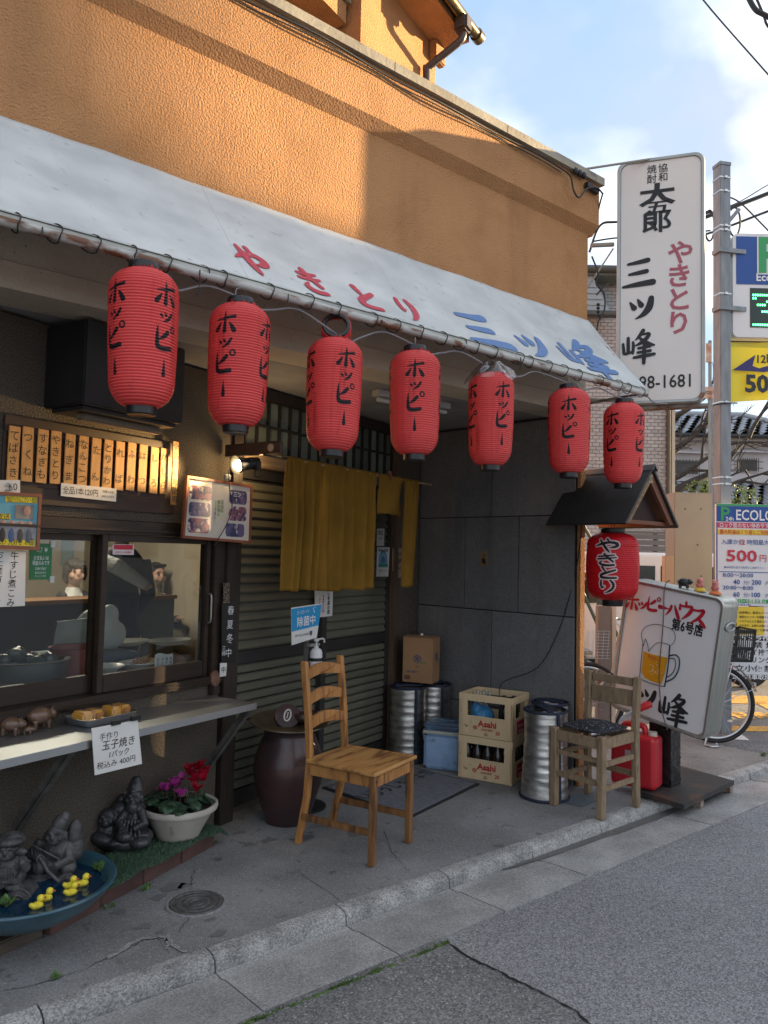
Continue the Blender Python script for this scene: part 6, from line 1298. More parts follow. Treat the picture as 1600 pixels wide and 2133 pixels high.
# ================================================================== standing sign
cs = FX(1384, 1366, 4.62)
ss = thing('standing_sign', 'leaning white light-box sign with a beer mug drawing by the kerb', 'sign', cs, rot=(0, R(8.5), R(-90)))
SS = Face(ss); SSW, SSH = .70, .90
SIDE = mat('brushed_aluminium', (.50, .50, .46), .35, metal=.8, col2=(.4, .4, .36), nscale=6, stretch=(8, 8, .5))
fpn = lightbox(ss, SSW, SSH, .17, .06, mat('white_acrylic', (.72, .70, .69), .3, col2=(.66, .64, .63), nscale=2), SIDE, .022)
SFc = SS
b = B()
for ch, px, py, s_ in (('ホ', 1318, 1254, .105), ('ッ', 1338, 1260, .085), ('ピ', 1361, 1258, .105), ('ハ', 1402, 1271, .105), ('ウ', 1428, 1273, .115), ('ス', 1454, 1285, .12)):
    c = SS(px, py); o = B(); brush(o, ch, s_, (c.x, -.002, c.z), ex1, ez1, 1.3, sx=.95); o.build('red_letter', mat('sign_red', (.42, .012, .03), .4), fpn)
c = SS(1384, 1266); o = B(); brush(o, 'ー', .085, (c.x, -.002, c.z), -ez1, ex1, 1.5, .0); o.build('red_letter', MATS['sign_red'], fpn)
b = B(); c = SS(1432, 1307); text(b, '第6号店', .082, (c.x, -.002, c.z), ex1, ez1, .03, width=.215); small(b, 'black_lettering', INK, fpn)
for ch, px, py, s_ in (('三', 1305, 1442, .16), ('ツ', 1347, 1451, .13), ('峰', 1402, 1477, .205)):
    c = SS(px, py); o = B(); brush(o, ch, s_, (c.x, -.002, c.z), ex1, ez1, 1.35); o.build('black_letter', INK, fpn)
def sp2(px, py, y=-.003): c = SS(px, py); return Vector((c.x, y, c.z))
b = B(); b.prism([sp2(*q) for q in ((1341, 1356), (1337, 1400), (1344, 1412), (1358, 1419), (1378, 1425), (1386, 1400), (1391, 1370), (1372, 1366), (1356, 1362))], (0, .001, 0)); b.build('beer_drawing', mat('beer_yellow', (.60, .28, .01), .4), fpn)
b = B(); LN = lambda pts, r_: b.tube([sp2(*q, y=-.0035) for q in bez(pts, 4)], r_, 5)
LN([(1340, 1340), (1336, 1380), (1333, 1413)], .0022); LN([(1333, 1413), (1358, 1424), (1385, 1430)], .0025); LN([(1396, 1345), (1392, 1390), (1385, 1430)], .0042)
LN([(1394, 1366), (1408, 1364), (1416, 1374), (1414, 1395), (1404, 1412), (1388, 1420)], .0045); LN([(1393, 1373), (1403, 1371), (1408, 1379), (1406, 1394), (1399, 1405), (1389, 1411)], .003)
LN([(1341, 1346), (1337, 1322), (1343, 1308), (1358, 1301), (1372, 1301), (1386, 1305), (1400, 1311), (1407, 1322), (1406, 1335), (1398, 1344), (1386, 1340), (1370, 1339), (1358, 1349), (1352, 1357), (1350, 1344), (1345, 1331), (1341, 1346)], .0018)
small(b, 'mug_outline', mat('mug_blue', (.015, .02, .05), .4), fpn)
b = B(); c = sp2(1362, 1371); text(b, 'ホッピー', .03, (c.x, -.0045, c.z), Vector((math.cos(R(6)), 0, -math.sin(R(6)))), ez1, .02, width=.08); small(b, 'red_print', REDINK, fpn)
b = B()
for k in range(14):
    c = sp2(U(1352, 1384), U(1380, 1415)); b.ell((c.x, -.004, c.z), (.003, .001, .003), n=6, m=4)
small(b, 'bubbles', WHITEINK, fpn)
b = B(); h_ = SS(1497, 1292); b.tube([(SSW / 2 + .008 + .004 * math.sin(a), .085 + .055 * math.cos(a), .27 + .026 * math.sin(a)) for a in np.linspace(0, 6.283, 25)[:-1]], .006, 8, closed=True); b.build('carry_handle', STEEL, ss, True)
b = B(); P_ = [SS(1398, 1208), SS(1387, 1225), SS(1384, 1300), SS(1376, 1400), SS(1380, 1470), SS(1393, 1520)]; b.tube(bez([(p.x, -.016, p.z) for p in P_], 5), .0032, 6); b.build('hanging_cord', mat('grey_cord', (.1, .085, .08), .6), ss, True)
zb_ = (SS.M @ Vector((0, .08, -SSH / 2))).z
pst = thing('sign_post', 'black film-wrapped post carrying the leaning sign', 'post', (4.765, 2.79, .045), R(4))
b = B(); b.box((0, 0, (zb_ - .05) / 2), (.15, .15, zb_ - .03), None, .006); b.build('post', mat('black_film', (.012, .012, .013), .25, bump=.8, bscale=14, bdist=.02), pst)
b = B(); b.box((0, 0, .17), (.156, .156, .006)); b.build('wrap', BLKP, pst); b = B(); b.box((0, 0, .03), (.158, .158, .05), None, .01); b.build('wrap', BLKP, pst)
t = thing('steel_plate', 'dark chequered steel base plate overhanging the kerb beneath the sign', 'plate', (4.45, 2.48, .0), R(5))
b = B(); b.prism([(0, 0, .012), (.78, .0, .012), (.86, .40, .012), (.06, .36, .012)], (0, 0, .028)); b.build('plate', mat('rusty_plate', (.055, .052, .05), .5, metal=.4, col2=(.12, .07, .045), nscale=7, nlo=.5, nhi=.65, bump=.3, bscale=40), t)
b = B(); b.prism([(.001, .001, .0405), (.76, .001, .0405), (.84, .38, .0405), (.06, .34, .0405)], (0, 0, .002)); b.build('rim_plate', MATS['rusty_plate'], t)
b = B(); b.box((.80, .05, -.018), (.06, .05, .058)); b.box((.3, .04, -.02), (.05, .05, .062)); b.build('foot', MATS['rust'], t)
RP = mat('red_polyethylene', (.52, .018, .028), .38, col2=(.44, .015, .024), nscale=4)
t = thing('jerry_can', 'red plastic jerry can behind the weathered chair', 'jerry can', (4.565, 2.875, 0.0435), R(12))
b = B(); b.box((0, 0, .17), (.165, .30, .34)); o = b.build('body', RP, t, 'all'); md = o.modifiers.new('bv', 'BEVEL'); md.width = .034; md.segments = 6; md.harden_normals = True
b = B(); b.tube(bez([(0, .09, .33), (0, .08, .385), (0, .0, .39), (0, -.05, .385), (0, -.06, .33)], 5), .020, 10); b.build('handle', RP, t, True)
b = B(); b.cyl((0, -.105, .33), (0, -.105, .362), .030, 20); b.build('cap', mat('cap_cream', (.55, .5, .42), .5), t, 40); b = B(); b.box((-.084, .02, .22), (.004, .05, .035)); b.build('label', mat('label_grey', (.4, .3, .3), .5), t)
t = thing('kerosene_pump', 'red-topped siphon pump with clear hose behind the weathered chair', 'pump', FX(1345, 1470, 4.5), rot=(0, 0, R(-60)))
b = B(); b.tube([(-.05, 0, -.025), (-.03, 0, -.015), (-.02, 0, -.010), (.0, 0, .0), (.02, 0, .008), (.035, 0, .014)], [.020, .026, .022, .026, .022, .020], 16); b.build('bulb', mat('pump_red', (.6, .02, .025), .35), t, True)
b = B(); b.tube(bez([(-.05, 0, -.025), (-.14, .01, -.09), (-.17, .02, -.18), (-.16, .03, -.24)], 5), .010, 8); b.build('hose', mat('clear_hose', (.5, .52, .52), .3), t, True)
# toys on top of the sign
top = lambda px: (lambda c: SS.M @ Vector((c.x, .07, SSH / 2 + .002)))(SS(px, 1215))
pig('pig_figurine', 'black mosquito-coil pig on top of the standing sign', top(1414) + Vector((0, 0, -.004)), R(-75), .066, mat('black_ceramic', (.015, .017, .02), .4), None)
PINKT = mat('pink_vinyl', (.62, .22, .18), .5)
for px, cl, lab in ((1449, (.62, .42, .04), 'small pink doll on a yellow base on top of the sign'), (1482, (.62, .16, .04), 'small pink doll on an orange base at the sign corner')):
    t = thing('toy_doll', lab, 'toy', top(px), R(-90)); b = B(); b.lathe([(0, 0), (.038, 0), (.038, .008), (.024, .022), (0, .026)], 20); b.build('base', mat('toy_base%d' % px, cl, .5), t, 40)
    b = B(); b.ell((0, 0, .036), (.02, .016, .018)); b.ell((0, 0, .068), (.021, .019, .021))
    if px > 1460: b.ell((-.014, 0, .09), .007); b.ell((.014, 0, .09), .007); b.ell((0, 0, .048), (.022, .017, .018))
    for s in (-1, 1): b.ell((s * .02, -.004, .04), (.008, .008, .012))
    blob('body', b, PINKT, t, .004, 2)
    b = B(); [b.ell((s * .008, -.018, .07), .0025, n=6, m=5) for s in (-1, 1)]; b.build('eyes', INK, t)

# ================================================================== brick step, turf, basin, statues, pot
STEP = [Vector((.985, 3.185, 0)), Vector((1.93, 3.645, 0))]; sd1 = (STEP[1] - STEP[0]).normalized(); sn1 = Vector((-sd1.y, sd1.x, 0))
st = thing('brick_step', 'low row of dark red blocks along the foot of the wall', 'step', STEP[0], math.atan2(sd1.y, sd1.x)); sl_ = (STEP[1] - STEP[0]).length
bl = sl_ / 4; kb = B(); kb.bb((.002, 0, .001), (bl - .002, .105, .088), .003); km = kb.mesh('block'); REDBR = mat('dark_red_block', (.12, .058, .048), .6, col2=(.08, .04, .034), nscale=9, bump=.3, bscale=40, vary=.15)
for k in range(4): link('block', km, REDBR, st, (k * bl, U(0, .008), 0), (0, 0, R(U(-1, 1))))
for k in range(4): link('block', km, REDBR, st, (k * bl - .03, .12, 0), (0, 0, 0))
t = thing('concrete_step', 'low concrete slab under the blue basin at the left edge', 'step', WP(-2.0, -.22, 0), WA); b = B(); b.bb((-1.2, -.12, 0), (.56, .20, .05), .006); b.build('slab', mat('old_concrete', (.11, .085, .06), .85, col2=(.07, .055, .04), nscale=6), t)
b = B(); b.box((.1, .0, .072), (.5, .2, .04), None, .005); b.build('support_block', REDBR, t)
TURF = mat('turf_green', (.05, .105, .06), .85, col2=(.10, .165, .105), nscale=60)
tf = thing('turf_mat', 'dark green artificial turf mat laid over the blocks', 'turf mat', STEP[0] + Vector((0, 0, .092)), math.atan2(sd1.y, sd1.x))
TW = .25
def tfn(u, v):
    x_ = .16 + (sl_ + .06 - .16) * u; y_ = -.04 + TW * v + .006 * math.sin(x_ * 30); z_ = .004 + .004 * math.sin(x_ * 17 + v * 5) - (.008 if v < .06 else 0) - (.05 * max(0, u - .93) / .07 if u > .93 else 0)
    return Vector((x_, y_, z_))
b = B(); b.grid(tfn, 60, 14); b.build('backing', TURF, tf, 'all')
b = B()
for k in range(15000):
    u, v = rnd(), rnd() ** 1.3; p = tfn(u, v); a = U(0, 6.28); h_ = U(.008, .019); d = Vector((math.cos(a), math.sin(a), 0)) * .002; ln = Vector((U(-.005, .005), U(-.007, .003), h_)); b.add([p - d, p + d, p + ln], [(0, 1, 2)])
o = b.build('blades', TURF, tf); o['kind'] = 'stuff'
BASC = Vector((.905, 3.235, .068))
BLUEG = mat('blue_glaze', (.022, .075, .105), .3, col2=(.045, .115, .15), nscale=9, spot=(.13, .19, .25), spscale=12, splo=.6, sphi=.75, coat=.3)
bs = thing('water_basin', 'wide blue glazed basin of water with statues and toy ducks', 'basin', BASC)
b = B(); b.lathe([(0, .03), (.17, .03), (.2, .034), (.255, .065), (.302, .108), (.316, .130), (.328, .138), (.332, .147), (.326, .153), (.314, .152), (.303, .144), (.293, .12), (.25, .075), (.2, .05), (0, .045)], 64); b.build('bowl', BLUEG, bs, 40)
WATER = mat('basin_water', (.006, .03, .065), .06, spec=.5)
b = B(); b.lathe([(0, .112), (.15, .112), (.289, .112)], 48); b.build('water', WATER, bs, 'all')
STONE = mat('dark_grey_stone', (.095, .092, .09), .5, col2=(.035, .034, .034), nscale=22, ndetail=6, bump=.8, bscale=90, bdist=.006); BLKSTONE = mat('black_stone', (.026, .026, .028), .38, col2=(.05, .05, .052), nscale=12, bump=.4, bscale=70, bdist=.005)
def statue(label, c, rz, k, m, parts):
    t = thing('deity_statue', label, 'statue', c, rz, 'folk deity statues by the step'); b = B()
    parts(b); b.v = [(x_ * k, y_ * k, z_ * k) for x_, y_, z_ in b.v]; o = blob('figure', b, m, t, .0027, 0); return t
def st_head(b, x, y, z, r, smile=True):
    b.ell((x, y, z), (r, r * .95, r * 1.08)); b.ell((x, y - r * .55, z - r * .45), (r * .72, r * .5, r * .5)); b.ell((x, y - r * .98, z - r * .02), (r * .2, r * .2, r * .3))
    for s in (-1, 1): b.ell((x + s * r * .55, y - r * .68, z - r * .22), (r * .3, r * .25, r * .26)); b.ell((x + s * r * 1.0, y, z - r * .15), (r * .18, r * .28, r * .5)); b.tube([(x + s * r * .15, y - r * .92, z + r * .34), (x + s * r * .42, y - r * .86, z + r * .40), (x + s * r * .66, y - r * .66, z + r * .28)], r * .09, 6)
    b.tube([(x - r * .4, y - r * .86, z - r * .52), (x, y - r * .98, z - r * .66), (x + r * .4, y - r * .86, z - r * .52)], r * .1, 6)
def bale(b, x, y, z, r, l):
    b.tube([(x, y - l, z), (x, y + l, z)], r, 18); b.tube([(x + r * math.cos(a), y - l * .55, z + r * math.sin(a)) for a in np.linspace(0, 6.283, 20)[:-1]], r * .1, 6, closed=True)
    for q in (.4, .7): b.tube([(x + r * q * math.cos(a), y - l - .0, z + r * q * math.sin(a)) for a in np.linspace(0, 6.283, 20)[:-1]], r * .09, 6, closed=True)
def p_daikoku(b):                                                   # standing on bales, flat cap, sack over the shoulder
    bale(b, -.24, -.02, .2, .2, .24); bale(b, .24, -.02, .2, .2, .24)
    b.ell((0, .04, .52), (.27, .2, .2)); b.ell((0, .02, .72), (.24, .18, .2)); b.ell((0, -.08, .62), (.2, .15, .16)); st_head(b, .02, -.08, .98, .155)
    b.ell((.02, -.04, 1.12), (.25, .22, .09)); b.ell((.02, .0, 1.17), (.18, .17, .08)); b.ell((-.27, .04, .92), (.16, .17, .2)); b.ell((-.3, .08, .75), (.14, .14, .16))
    b.tube([(.2, .0, .8), (.3, -.08, .7), (.26, -.16, .84)], [.09, .08, .06], 10); b.tube([(.26, -.16, .8), (.26, -.18, 1.0)], .035, 8); b.ell((.26, -.2, 1.0), (.1, .05, .06)); b.tube([(-.2, .0, .82), (-.26, -.1, .72), (-.2, -.14, .86)], [.09, .08, .06], 10)
    for s in (-1, 1): b.ell((s * .12, -.06, .42), (.13, .18, .07))
    for k in range(9): b.tube([(-.16 + .04 * k, -.2, .74), (-.18 + .045 * k, -.2, .5)], [.012, .026], 6)
def p_ebisu(b):                                                     # hunched seated figure, tall cap, rod and fish
    b.ell((0, .02, .14), (.36, .26, .16)); b.ell((-.1, .02, .38), (.28, .22, .26)); b.ell((.05, .02, .6), (.28, .2, .24)); b.ell((.0, .04, .8), (.22, .17, .14)); st_head(b, .06, -.12, .9, .15)
    b.ell((.1, -.10, 1.05), (.12, .12, .15), (0, R(20), 0)); b.ell((.16, -.08, 1.14), (.08, .09, .1)); b.ell((.28, .05, .86), (.12, .13, .22)); b.ell((.3, .05, .62), (.13, .14, .2))
    b.tube([(-.2, .0, .74), (-.32, -.1, .56), (-.12, -.24, .56)], [.11, .1, .07], 10); b.tube([(.2, 0, .7), (.28, -.14, .52), (.1, -.24, .46)], [.1, .09, .07], 10)
    b.tube([(-.12, -.27, .6), (.02, -.28, .4), (.2, -.28, .24), (.3, -.26, .3)], .03, 8); b.ell((-.16, -.16, .42), (.15, .13, .15)); b.ell((-.2, -.18, .2), (.22, .16, .13)); b.ell((.22, -.18, .22), (.17, .12, .1), (0, R(-25), 0)); b.ell((.26, -.1, .4), (.12, .12, .13))
    for k in range(7): b.tube([(-.3 + .04 * k, -.16 - .02 * k, .76 - .01 * k), (-.26 + .07 * k, -.22, .56)], .02, 6)
    for k in range(5): b.tube([(-.34 + .02 * k, -.06 * k, .3), (-.36 + .08 * k, -.2, .1)], .024, 6)
def p_pair(b):                                                      # two seated figures: one tall capped, one bald with a sack
    b.ell((0, .02, .12), (.46, .28, .14)); b.ell((.18, .06, .42), (.2, .17, .3)); b.ell((.2, .03, .2), (.3, .24, .15)); st_head(b, .2, -.04, .82, .13)
    b.tube([(.2, .0, .92), (.2, .01, 1.02), (.2, .02, 1.12)], [.135, .11, .055], 16); b.tube([(.08, -.04, .94), (.2, -.13, .93), (.32, -.04, .94)], .03, 8); b.ell((.2, -.12, .68), (.09, .07, .1))
    st_head(b, -.2, -.08, .5, .135); b.ell((-.24, .02, .28), (.22, .2, .22)); b.ell((-.05, .05, .58), (.16, .13, .16)); b.ell((-.06, .1, .72), (.08, .08, .1)); b.ell((-.22, -.18, .2), (.22, .12, .1), (0, R(15), 0)); b.ell((-.05, -.22, .16), (.14, .08, .06)); b.tube([(.3, .0, .6), (.4, -.1, .44), (.26, -.2, .38)], [.08, .075, .06], 10); b.tube([(.06, .0, .58), (.0, -.12, .44), (.1, -.22, .36)], [.08, .07, .055], 10)
    b.ell((.12, -.2, .26), (.13, .1, .09)); b.ell((.34, -.1, .16), (.17, .17, .1))
    for k in range(6): b.tube([(.06 + .05 * k, -.14, .5), (.02 + .07 * k, -.2, .26)], .022, 6)
    for k in range(5): b.tube([(-.38 + .05 * k, -.12, .36), (-.42 + .08 * k, -.2, .12)], .02, 6)
face = R(50.5 - 90)
statue('grey stone statue standing on two bales at the left of the basin', BASC + Vector((-.065, .02, .047)), face + R(4), .238, STONE, p_daikoku)
statue('grey stone statue of a hunched figure with a rod in the basin', BASC + Vector((.13, .095, .047)), face, .262, STONE, p_ebisu)
statue('black statue of two seated figures on the turf beside the flower pot', G(252, 1768, .1), face + R(-4), .30, BLKSTONE, p_pair)
# toy ducks
YD = mat('duck_yellow', (.85, .68, .05), .4); OD = mat('duck_beak', (.6, .1, .02), .4)
db = B(); db.ell((0, 0, .006), (.024, .019, .014)); db.ell((-.02, 0, .012), (.01, .011, .009), (0, R(40), 0)); db.ell((.012, 0, .030), (.014, .014, .014)); db.ell((.004, .016, .009), (.013, .006, .008)); db.ell((.004, -.016, .009), (.013, .006, .008))
dlab = ['rear right', 'upper middle', 'lower middle', 'left', 'lowest and leftmost']; dproto = None
for (px, py, rz), lab in zip(((172, 1843, 30), (146, 1848, 20), (148, 1862, 35), (96, 1874, 30), (77, 1890, 40)), dlab):
    c = G(px, py, BASC.z + .113)
    if dproto is None:
        t = thing('toy_duck', '', 'toy duck', c, R(-39.5 + rz), 'yellow ducks in the basin'); dproto = t
        blob('body', db, YD, t, .0025, 2); b = B(); b.ell((.027, 0, .028), (.007, .007, .003)); b.build('beak', OD, t, True); b = B(); [b.ell((.022, s * .009, .034), .002, n=6, m=5) for s in (-1, 1)]; b.build('eyes', INK, t)
    else: t = copy_tree(dproto); t.location = c; t.rotation_euler = (0, 0, R(-39.5 + rz))
    t['label'] = 'yellow toy duck floating %s in the blue basin' % lab
LEAFG = mat('water_plant_leaf', (.10, .20, .05), .5, col2=(.16, .27, .08), nscale=20, trans=.2, vary=.25)
def leaf_mesh(name, l, w_, curl=.3, n=6):
    b = B(); b.grid(lambda u, v: Vector((l * u, w_ * (v - .5) * math.sin(math.pi * min(1, u * .92 + .08)) ** .7, curl * l * u * u + .15 * w_ * abs(v - .5))), n, 4); return b.mesh(name, 'all')
lm = leaf_mesh('leaf', .032, .022, .5)
for px, py, k, lab in ((208, 1813, 16, 'pale green water plant at the right of the basin'), (12, 1886, 12, 'small green water plant at the left rim of the basin')):
    c = G(px, py, BASC.z + .113); t = thing('water_plant', lab, 'plant', c)
    for i in range(k * 2): link('leaf', lm, LEAFG, t, (U(-.02, .02), U(-.02, .02), U(0, .012)), (U(-.3, .3), R(-U(5, 60)), U(0, 6.28)), [U(.5, 1.0)] * 3)
# flower pot
pc_ = G(378, 1735, .092); pc_ = Vector((1.72, 3.64, .098))
pt = thing('flower_pot', 'round cream flower pot standing on the turf', 'pot', pc_)
b = B(); b.lathe([(0, 0), (.1, 0), (.106, .008), (.11, .02), (.145, .085), (.168, .125), (.172, .132), (.188, .135), (.192, .145), (.19, .158), (.182, .163), (.168, .158), (.16, .14), (0, .13)], 56); b.build('bowl', mat('cream_pot', (.50, .46, .40), .55, col2=(.40, .365, .31), nscale=5, spot=(.25, .23, .2), spscale=16, splo=.66, sphi=.76), pt, 40)
b = B(); b.lathe([(0, .142), (.159, .142)], 32); b.build('soil', mat('soil', (.03, .022, .016), .95), pt)
cy = thing('cyclamen', 'cyclamen with pink and red flowers growing in the cream pot', 'flower plant', pc_ + Vector((0, 0, .143)))
CL = mat('cyclamen_leaf', (.025, .06, .028), .5, col2=(.07, .12, .07), nscale=45, nlo=.5, nhi=.6, vary=.3)
lb = B(); lb.grid(lambda u, v: Vector((.042 * (u - .12) * 1.2, .046 * (v - .5) * (math.sin(math.pi * min(1, .12 + u * .86)) ** .6) * 1.15, .006 * math.sin(v * 3.14) - .010 * u * u)), 6, 6); lm2 = lb.mesh('leaf', 'all')
for i in range(46):
    a = U(0, 6.28); r_ = .15 * math.sqrt(rnd()); link('leaf', lm2, CL, cy, (r_ * math.cos(a), r_ * math.sin(a), U(.012, .06)), (U(-.4, .4), R(U(-25, 30)), a + U(-.6, .6)), [U(1.0, 1.5)] * 3)
pm_ = leaf_mesh('petal', .034, .022, -.35)
PINKF = mat('pink_petal', (.55, .06, .35), .5, trans=.3); REDF = mat('red_petal', (.42, .008, .03), .5, trans=.3); STM = mat('stem', (.12, .05, .04), .5)
pm2_ = pm_.copy()
def flower(dx, dy, h, pm, m):
    b = B(); b.tube(bez([(dx * .6, dy * .6, .01), (dx * .9, dy * .9, h * .6), (dx, dy, h)], 4), .0022, 5); f = b.build('flower', STM, cy)
    for k in range(5):
        o = link('petal', pm, m, f, (dx, dy, h), (U(-.3, .3), R(-U(35, 85)), 1.257 * k + U(-.2, .2)), [U(1.2, 1.7)] * 3)
Ri = Vector((r0.x, r0.y)); Fi = Vector((cF.x, cF.y)).normalized()
for u, v, h, m_ in ((-.085, .0, .075, 0), (-.055, -.04, .09, 0), (-.02, -.02, .10, 0), (.0, .03, .12, 0), (.02, -.06, .07, 0), (-.035, .03, .085, 0), (.03, .05, .15, 1), (.06, .06, .165, 1), (.10, .04, .14, 1), (.115, -.0, .125, 1), (.075, .0, .12, 1), (.09, -.03, .085, 1), (.05, .02, .145, 1), (.12, .05, .15, 1), (.085, .07, .17, 1)):
    d = Ri * u + Fi * v; flower(d.x, d.y, h, pm2_ if m_ else pm_, REDF if m_ else PINKF)
# ================================================================== beyond the corner: bicycle
AZR = math.atan2(r0.y, r0.x)                                        # facing the camera: local x to the right, y away
bk0 = G(1492, 1548)
bc = thing('bicycle', 'silver city bicycle with black basket parked behind the standing sign', 'bicycle', bk0, AZR)
TYRE = mat('tyre_rubber', (.012, .012, .013), .7); CHR = mat('silver_metal', (.55, .55, .55), .3, metal=.9); WR = .325
def wheel(x):
    ring = lambda rr, z: [(x + rr * math.cos(a), 0, WR + rr * math.sin(a)) for a in np.linspace(0, 6.283, 49)[:-1]]
    b = B(); b.tube(ring(WR - .017, 0), .018, 10, closed=True); ty_ = b.build('wheel', TYRE, bc, True)
    b = B(); b.tube(ring(WR - .043, 0), .011, 8, closed=True); b.build('rim', CHR, ty_, True)
    b = B()
    for k in range(28):
        a = 6.283 * k / 28; s = 1 if k % 2 else -1; b.tube([(x + .018 * math.cos(a + s * .9), s * .022, WR + .018 * math.sin(a + s * .9)), (x + (WR - .045) * math.cos(a), 0, WR + (WR - .045) * math.sin(a))], .0011, 4, cap=False)
    b.cyl((x, -.045, WR), (x, .045, WR), .017, 12); b.build('spokes', CHR, ty_, True)
wheel(0); wheel(-1.09)
b = B(); b.grid(lambda u, v: Vector(((WR + .022) * math.cos(R(18) + R(165) * u), -.028 + .056 * v, WR + (WR + .022 + .01 * math.sin(math.pi * v)) * math.sin(R(18) + R(165) * u))), 30, 4); b.build('mudguard', CHR, bc, 'all')
b = B(); b.tube([(0, -.04, WR), ((WR + .02) * math.cos(R(24)), -.03, WR + (WR + .02) * math.sin(R(24)))], .0025, 5); b.box(((WR + .035) * math.cos(R(28)), 0, WR + (WR + .035) * math.sin(R(28))), (.02, .045, .03)); b.build('mudguard_stay', CHR, bc)
FRB = mat('bike_frame_silver', (.35, .34, .33), .35, metal=.7)
b = B(); b.tube([(0, -.05, WR), (-.44, -.02, .27)], .01, 8); b.tube([(0, -.05, WR), (-.33, -.015, .70)], .009, 8); b.tube([(-.44, 0, .27), (-.30, 0, .86)], .016, 10); b.tube(bez([(-.44, 0, .27), (-.6, 0, .33), (-.83, 0, .62)], 5), .018, 10); b.tube([(-.80, 0, .95), (-.88, 0, .58), (-1.09, -.05, WR)], .014, 10); b.tube(bez([(-.62, -.27, .98), (-.78, -.24, 1.0), (-.8, 0, .96), (-.78, .24, 1.0), (-.62, .27, .98)], 5), .011, 8); b.build('frame', FRB, bc, True)
b = B(); b.ell((-.29, 0, .89), (.13, .085, .035)); b.ell((-.38, 0, .89), (.08, .04, .025)); b.build('saddle', BLKP, bc, True)
b = B(); b.tube([(-.06, -.075, .30), (-.13, -.11, .05), (-.145, -.12, .012), (-.115, -.17, .012), (-.06, -.17, .012), (-.06, -.14, .03)], .009, 8); b.tube([(-.06, -.04, WR), (-.06, -.075, .30)], .008, 8); b.build('kickstand', CHR, bc, True)
b = B(); b.ell((.1, -.03, .19), (.022, .01, .013)); b.build('reflector', mat('reflector_clear', (.6, .58, .55), .3), bc, True)
def basket(name, c, w1, w2, d1, h, m):                               # tapered basket, slatted sides
    root = None; b = B(); cx, cy, cz = c
    f = lambda u, v: Vector((u * (w2 + (w1 - w2) * v), 0, 0))
    for (za, zb) in ((0, .06 * h), (.36 * h, .46 * h), (.88 * h, h)):
        b.prism([(cx - w2 / 2 - (w1 - w2) / 2 * za / h, cy - d1 / 2, cz + za), (cx + w2 / 2 + (w1 - w2) / 2 * za / h, cy - d1 / 2, cz + za), (cx + w2 / 2 + (w1 - w2) / 2 * zb / h, cy - d1 / 2, cz + zb), (cx - w2 / 2 - (w1 - w2) / 2 * zb / h, cy - d1 / 2, cz + zb)], (0, .006, 0))
        b.prism([(cx - w2 / 2 - (w1 - w2) / 2 * za / h, cy + d1 / 2, cz + za), (cx + w2 / 2 + (w1 - w2) / 2 * za / h, cy + d1 / 2, cz + za), (cx + w2 / 2 + (w1 - w2) / 2 * zb / h, cy + d1 / 2, cz + zb), (cx - w2 / 2 - (w1 - w2) / 2 * zb / h, cy + d1 / 2, cz + zb)], (0, .006, 0))
    n = 22
    for k in range(n + 1):
        u = k / n - .5; wdt = .006 if 0 < k < n else .022
        for sy in (-1, 1): b.prism([(cx + u * w2 - wdt / 2, cy + sy * d1 / 2, cz), (cx + u * w2 + wdt / 2, cy + sy * d1 / 2, cz), (cx + u * w1 + wdt / 2, cy + sy * d1 / 2, cz + h), (cx + u * w1 - wdt / 2, cy + sy * d1 / 2, cz + h)], (0, .004, 0))
    for sx in (-1, 1):
        for k in range(9):
            y = cy - d1 / 2 + d1 * k / 8; b.tube([(cx + sx * w2 / 2, y, cz), (cx + sx * w1 / 2, y, cz + h)], .004, 4)
        b.tube([(cx + sx * w1 / 2, cy - d1 / 2, cz + h), (cx + sx * w1 / 2, cy + d1 / 2, cz + h)], .008, 6)
    b.bb((cx - w2 / 2, cy - d1 / 2, cz - .004), (cx + w2 / 2, cy + d1 / 2, cz + .004)); return b.build(name, m, bc)
basket('rear_basket', (.06, 0, .70), .40, .34, .3, .26, BLKP)
b = B(); b.tube([(-.1, -.05, .69), (0, -.05, WR + .02)], .006, 6); b.tube([(.12, -.05, .69), (.02, -.05, WR + .02)], .006, 6); b.build('carrier', CHR, bc)
fb = B()
for k in range(10):
    fb.tube([(-1.32 + .04 * k, -.14, .70), (-1.34 + .044 * k, -.15, .93)], .002, 4); fb.tube([(-1.34, -.15, .70 + .025 * k), (-.94, -.15, .70 + .025 * k)], .002, 4); fb.tube([(-1.34, -.15, .70 + .025 * k), (-1.34, .15, .70 + .025 * k)], .002, 4)
fb.build('front_basket', CHR, bc)

# ================================================================== parking pole and its signs
PP = Vector((6.84, 3.44, 0))
GALVP = mat('galvanised_steel', (.26, .275, .295), .55, metal=.3, col2=(.19, .205, .22), nscale=5, stretch=(4, 4, .8))
po = thing('steel_pole', 'square galvanised steel pole carrying the parking signs', 'pole', PP, AZR + R(12))
b = B(); b.bb((-.055, -.055, -.02), (.055, .055, 5.2), .004); b.build('shaft', GALVP, po)
b = B(); b.bb((-.06, -.06, 5.2), (.06, .06, 5.235), .004); b.build('cap', GALVP, po)
for z in (5.08, 4.95, 4.62, 4.58, 3.98, 2.97, 2.28, 2.22):
    b = B(); b.bb((-.058, -.058, z), (.058, .058, z + .012)); b.box((.0, -.063, z + .006), (.03, .012, .02)); b.build('band', CHR, po)
for z in (4.37, 3.83): b = B(); b.bb((-.076, -.076, z), (.20, .04, z + .04)); b.build('sign_bracket', GALVP, po)
b = B(); b.box((.10, .02, 4.72), (.03, .03, .3), (0, R(40), 0)); b.build('cable_arm', GALVP, po)
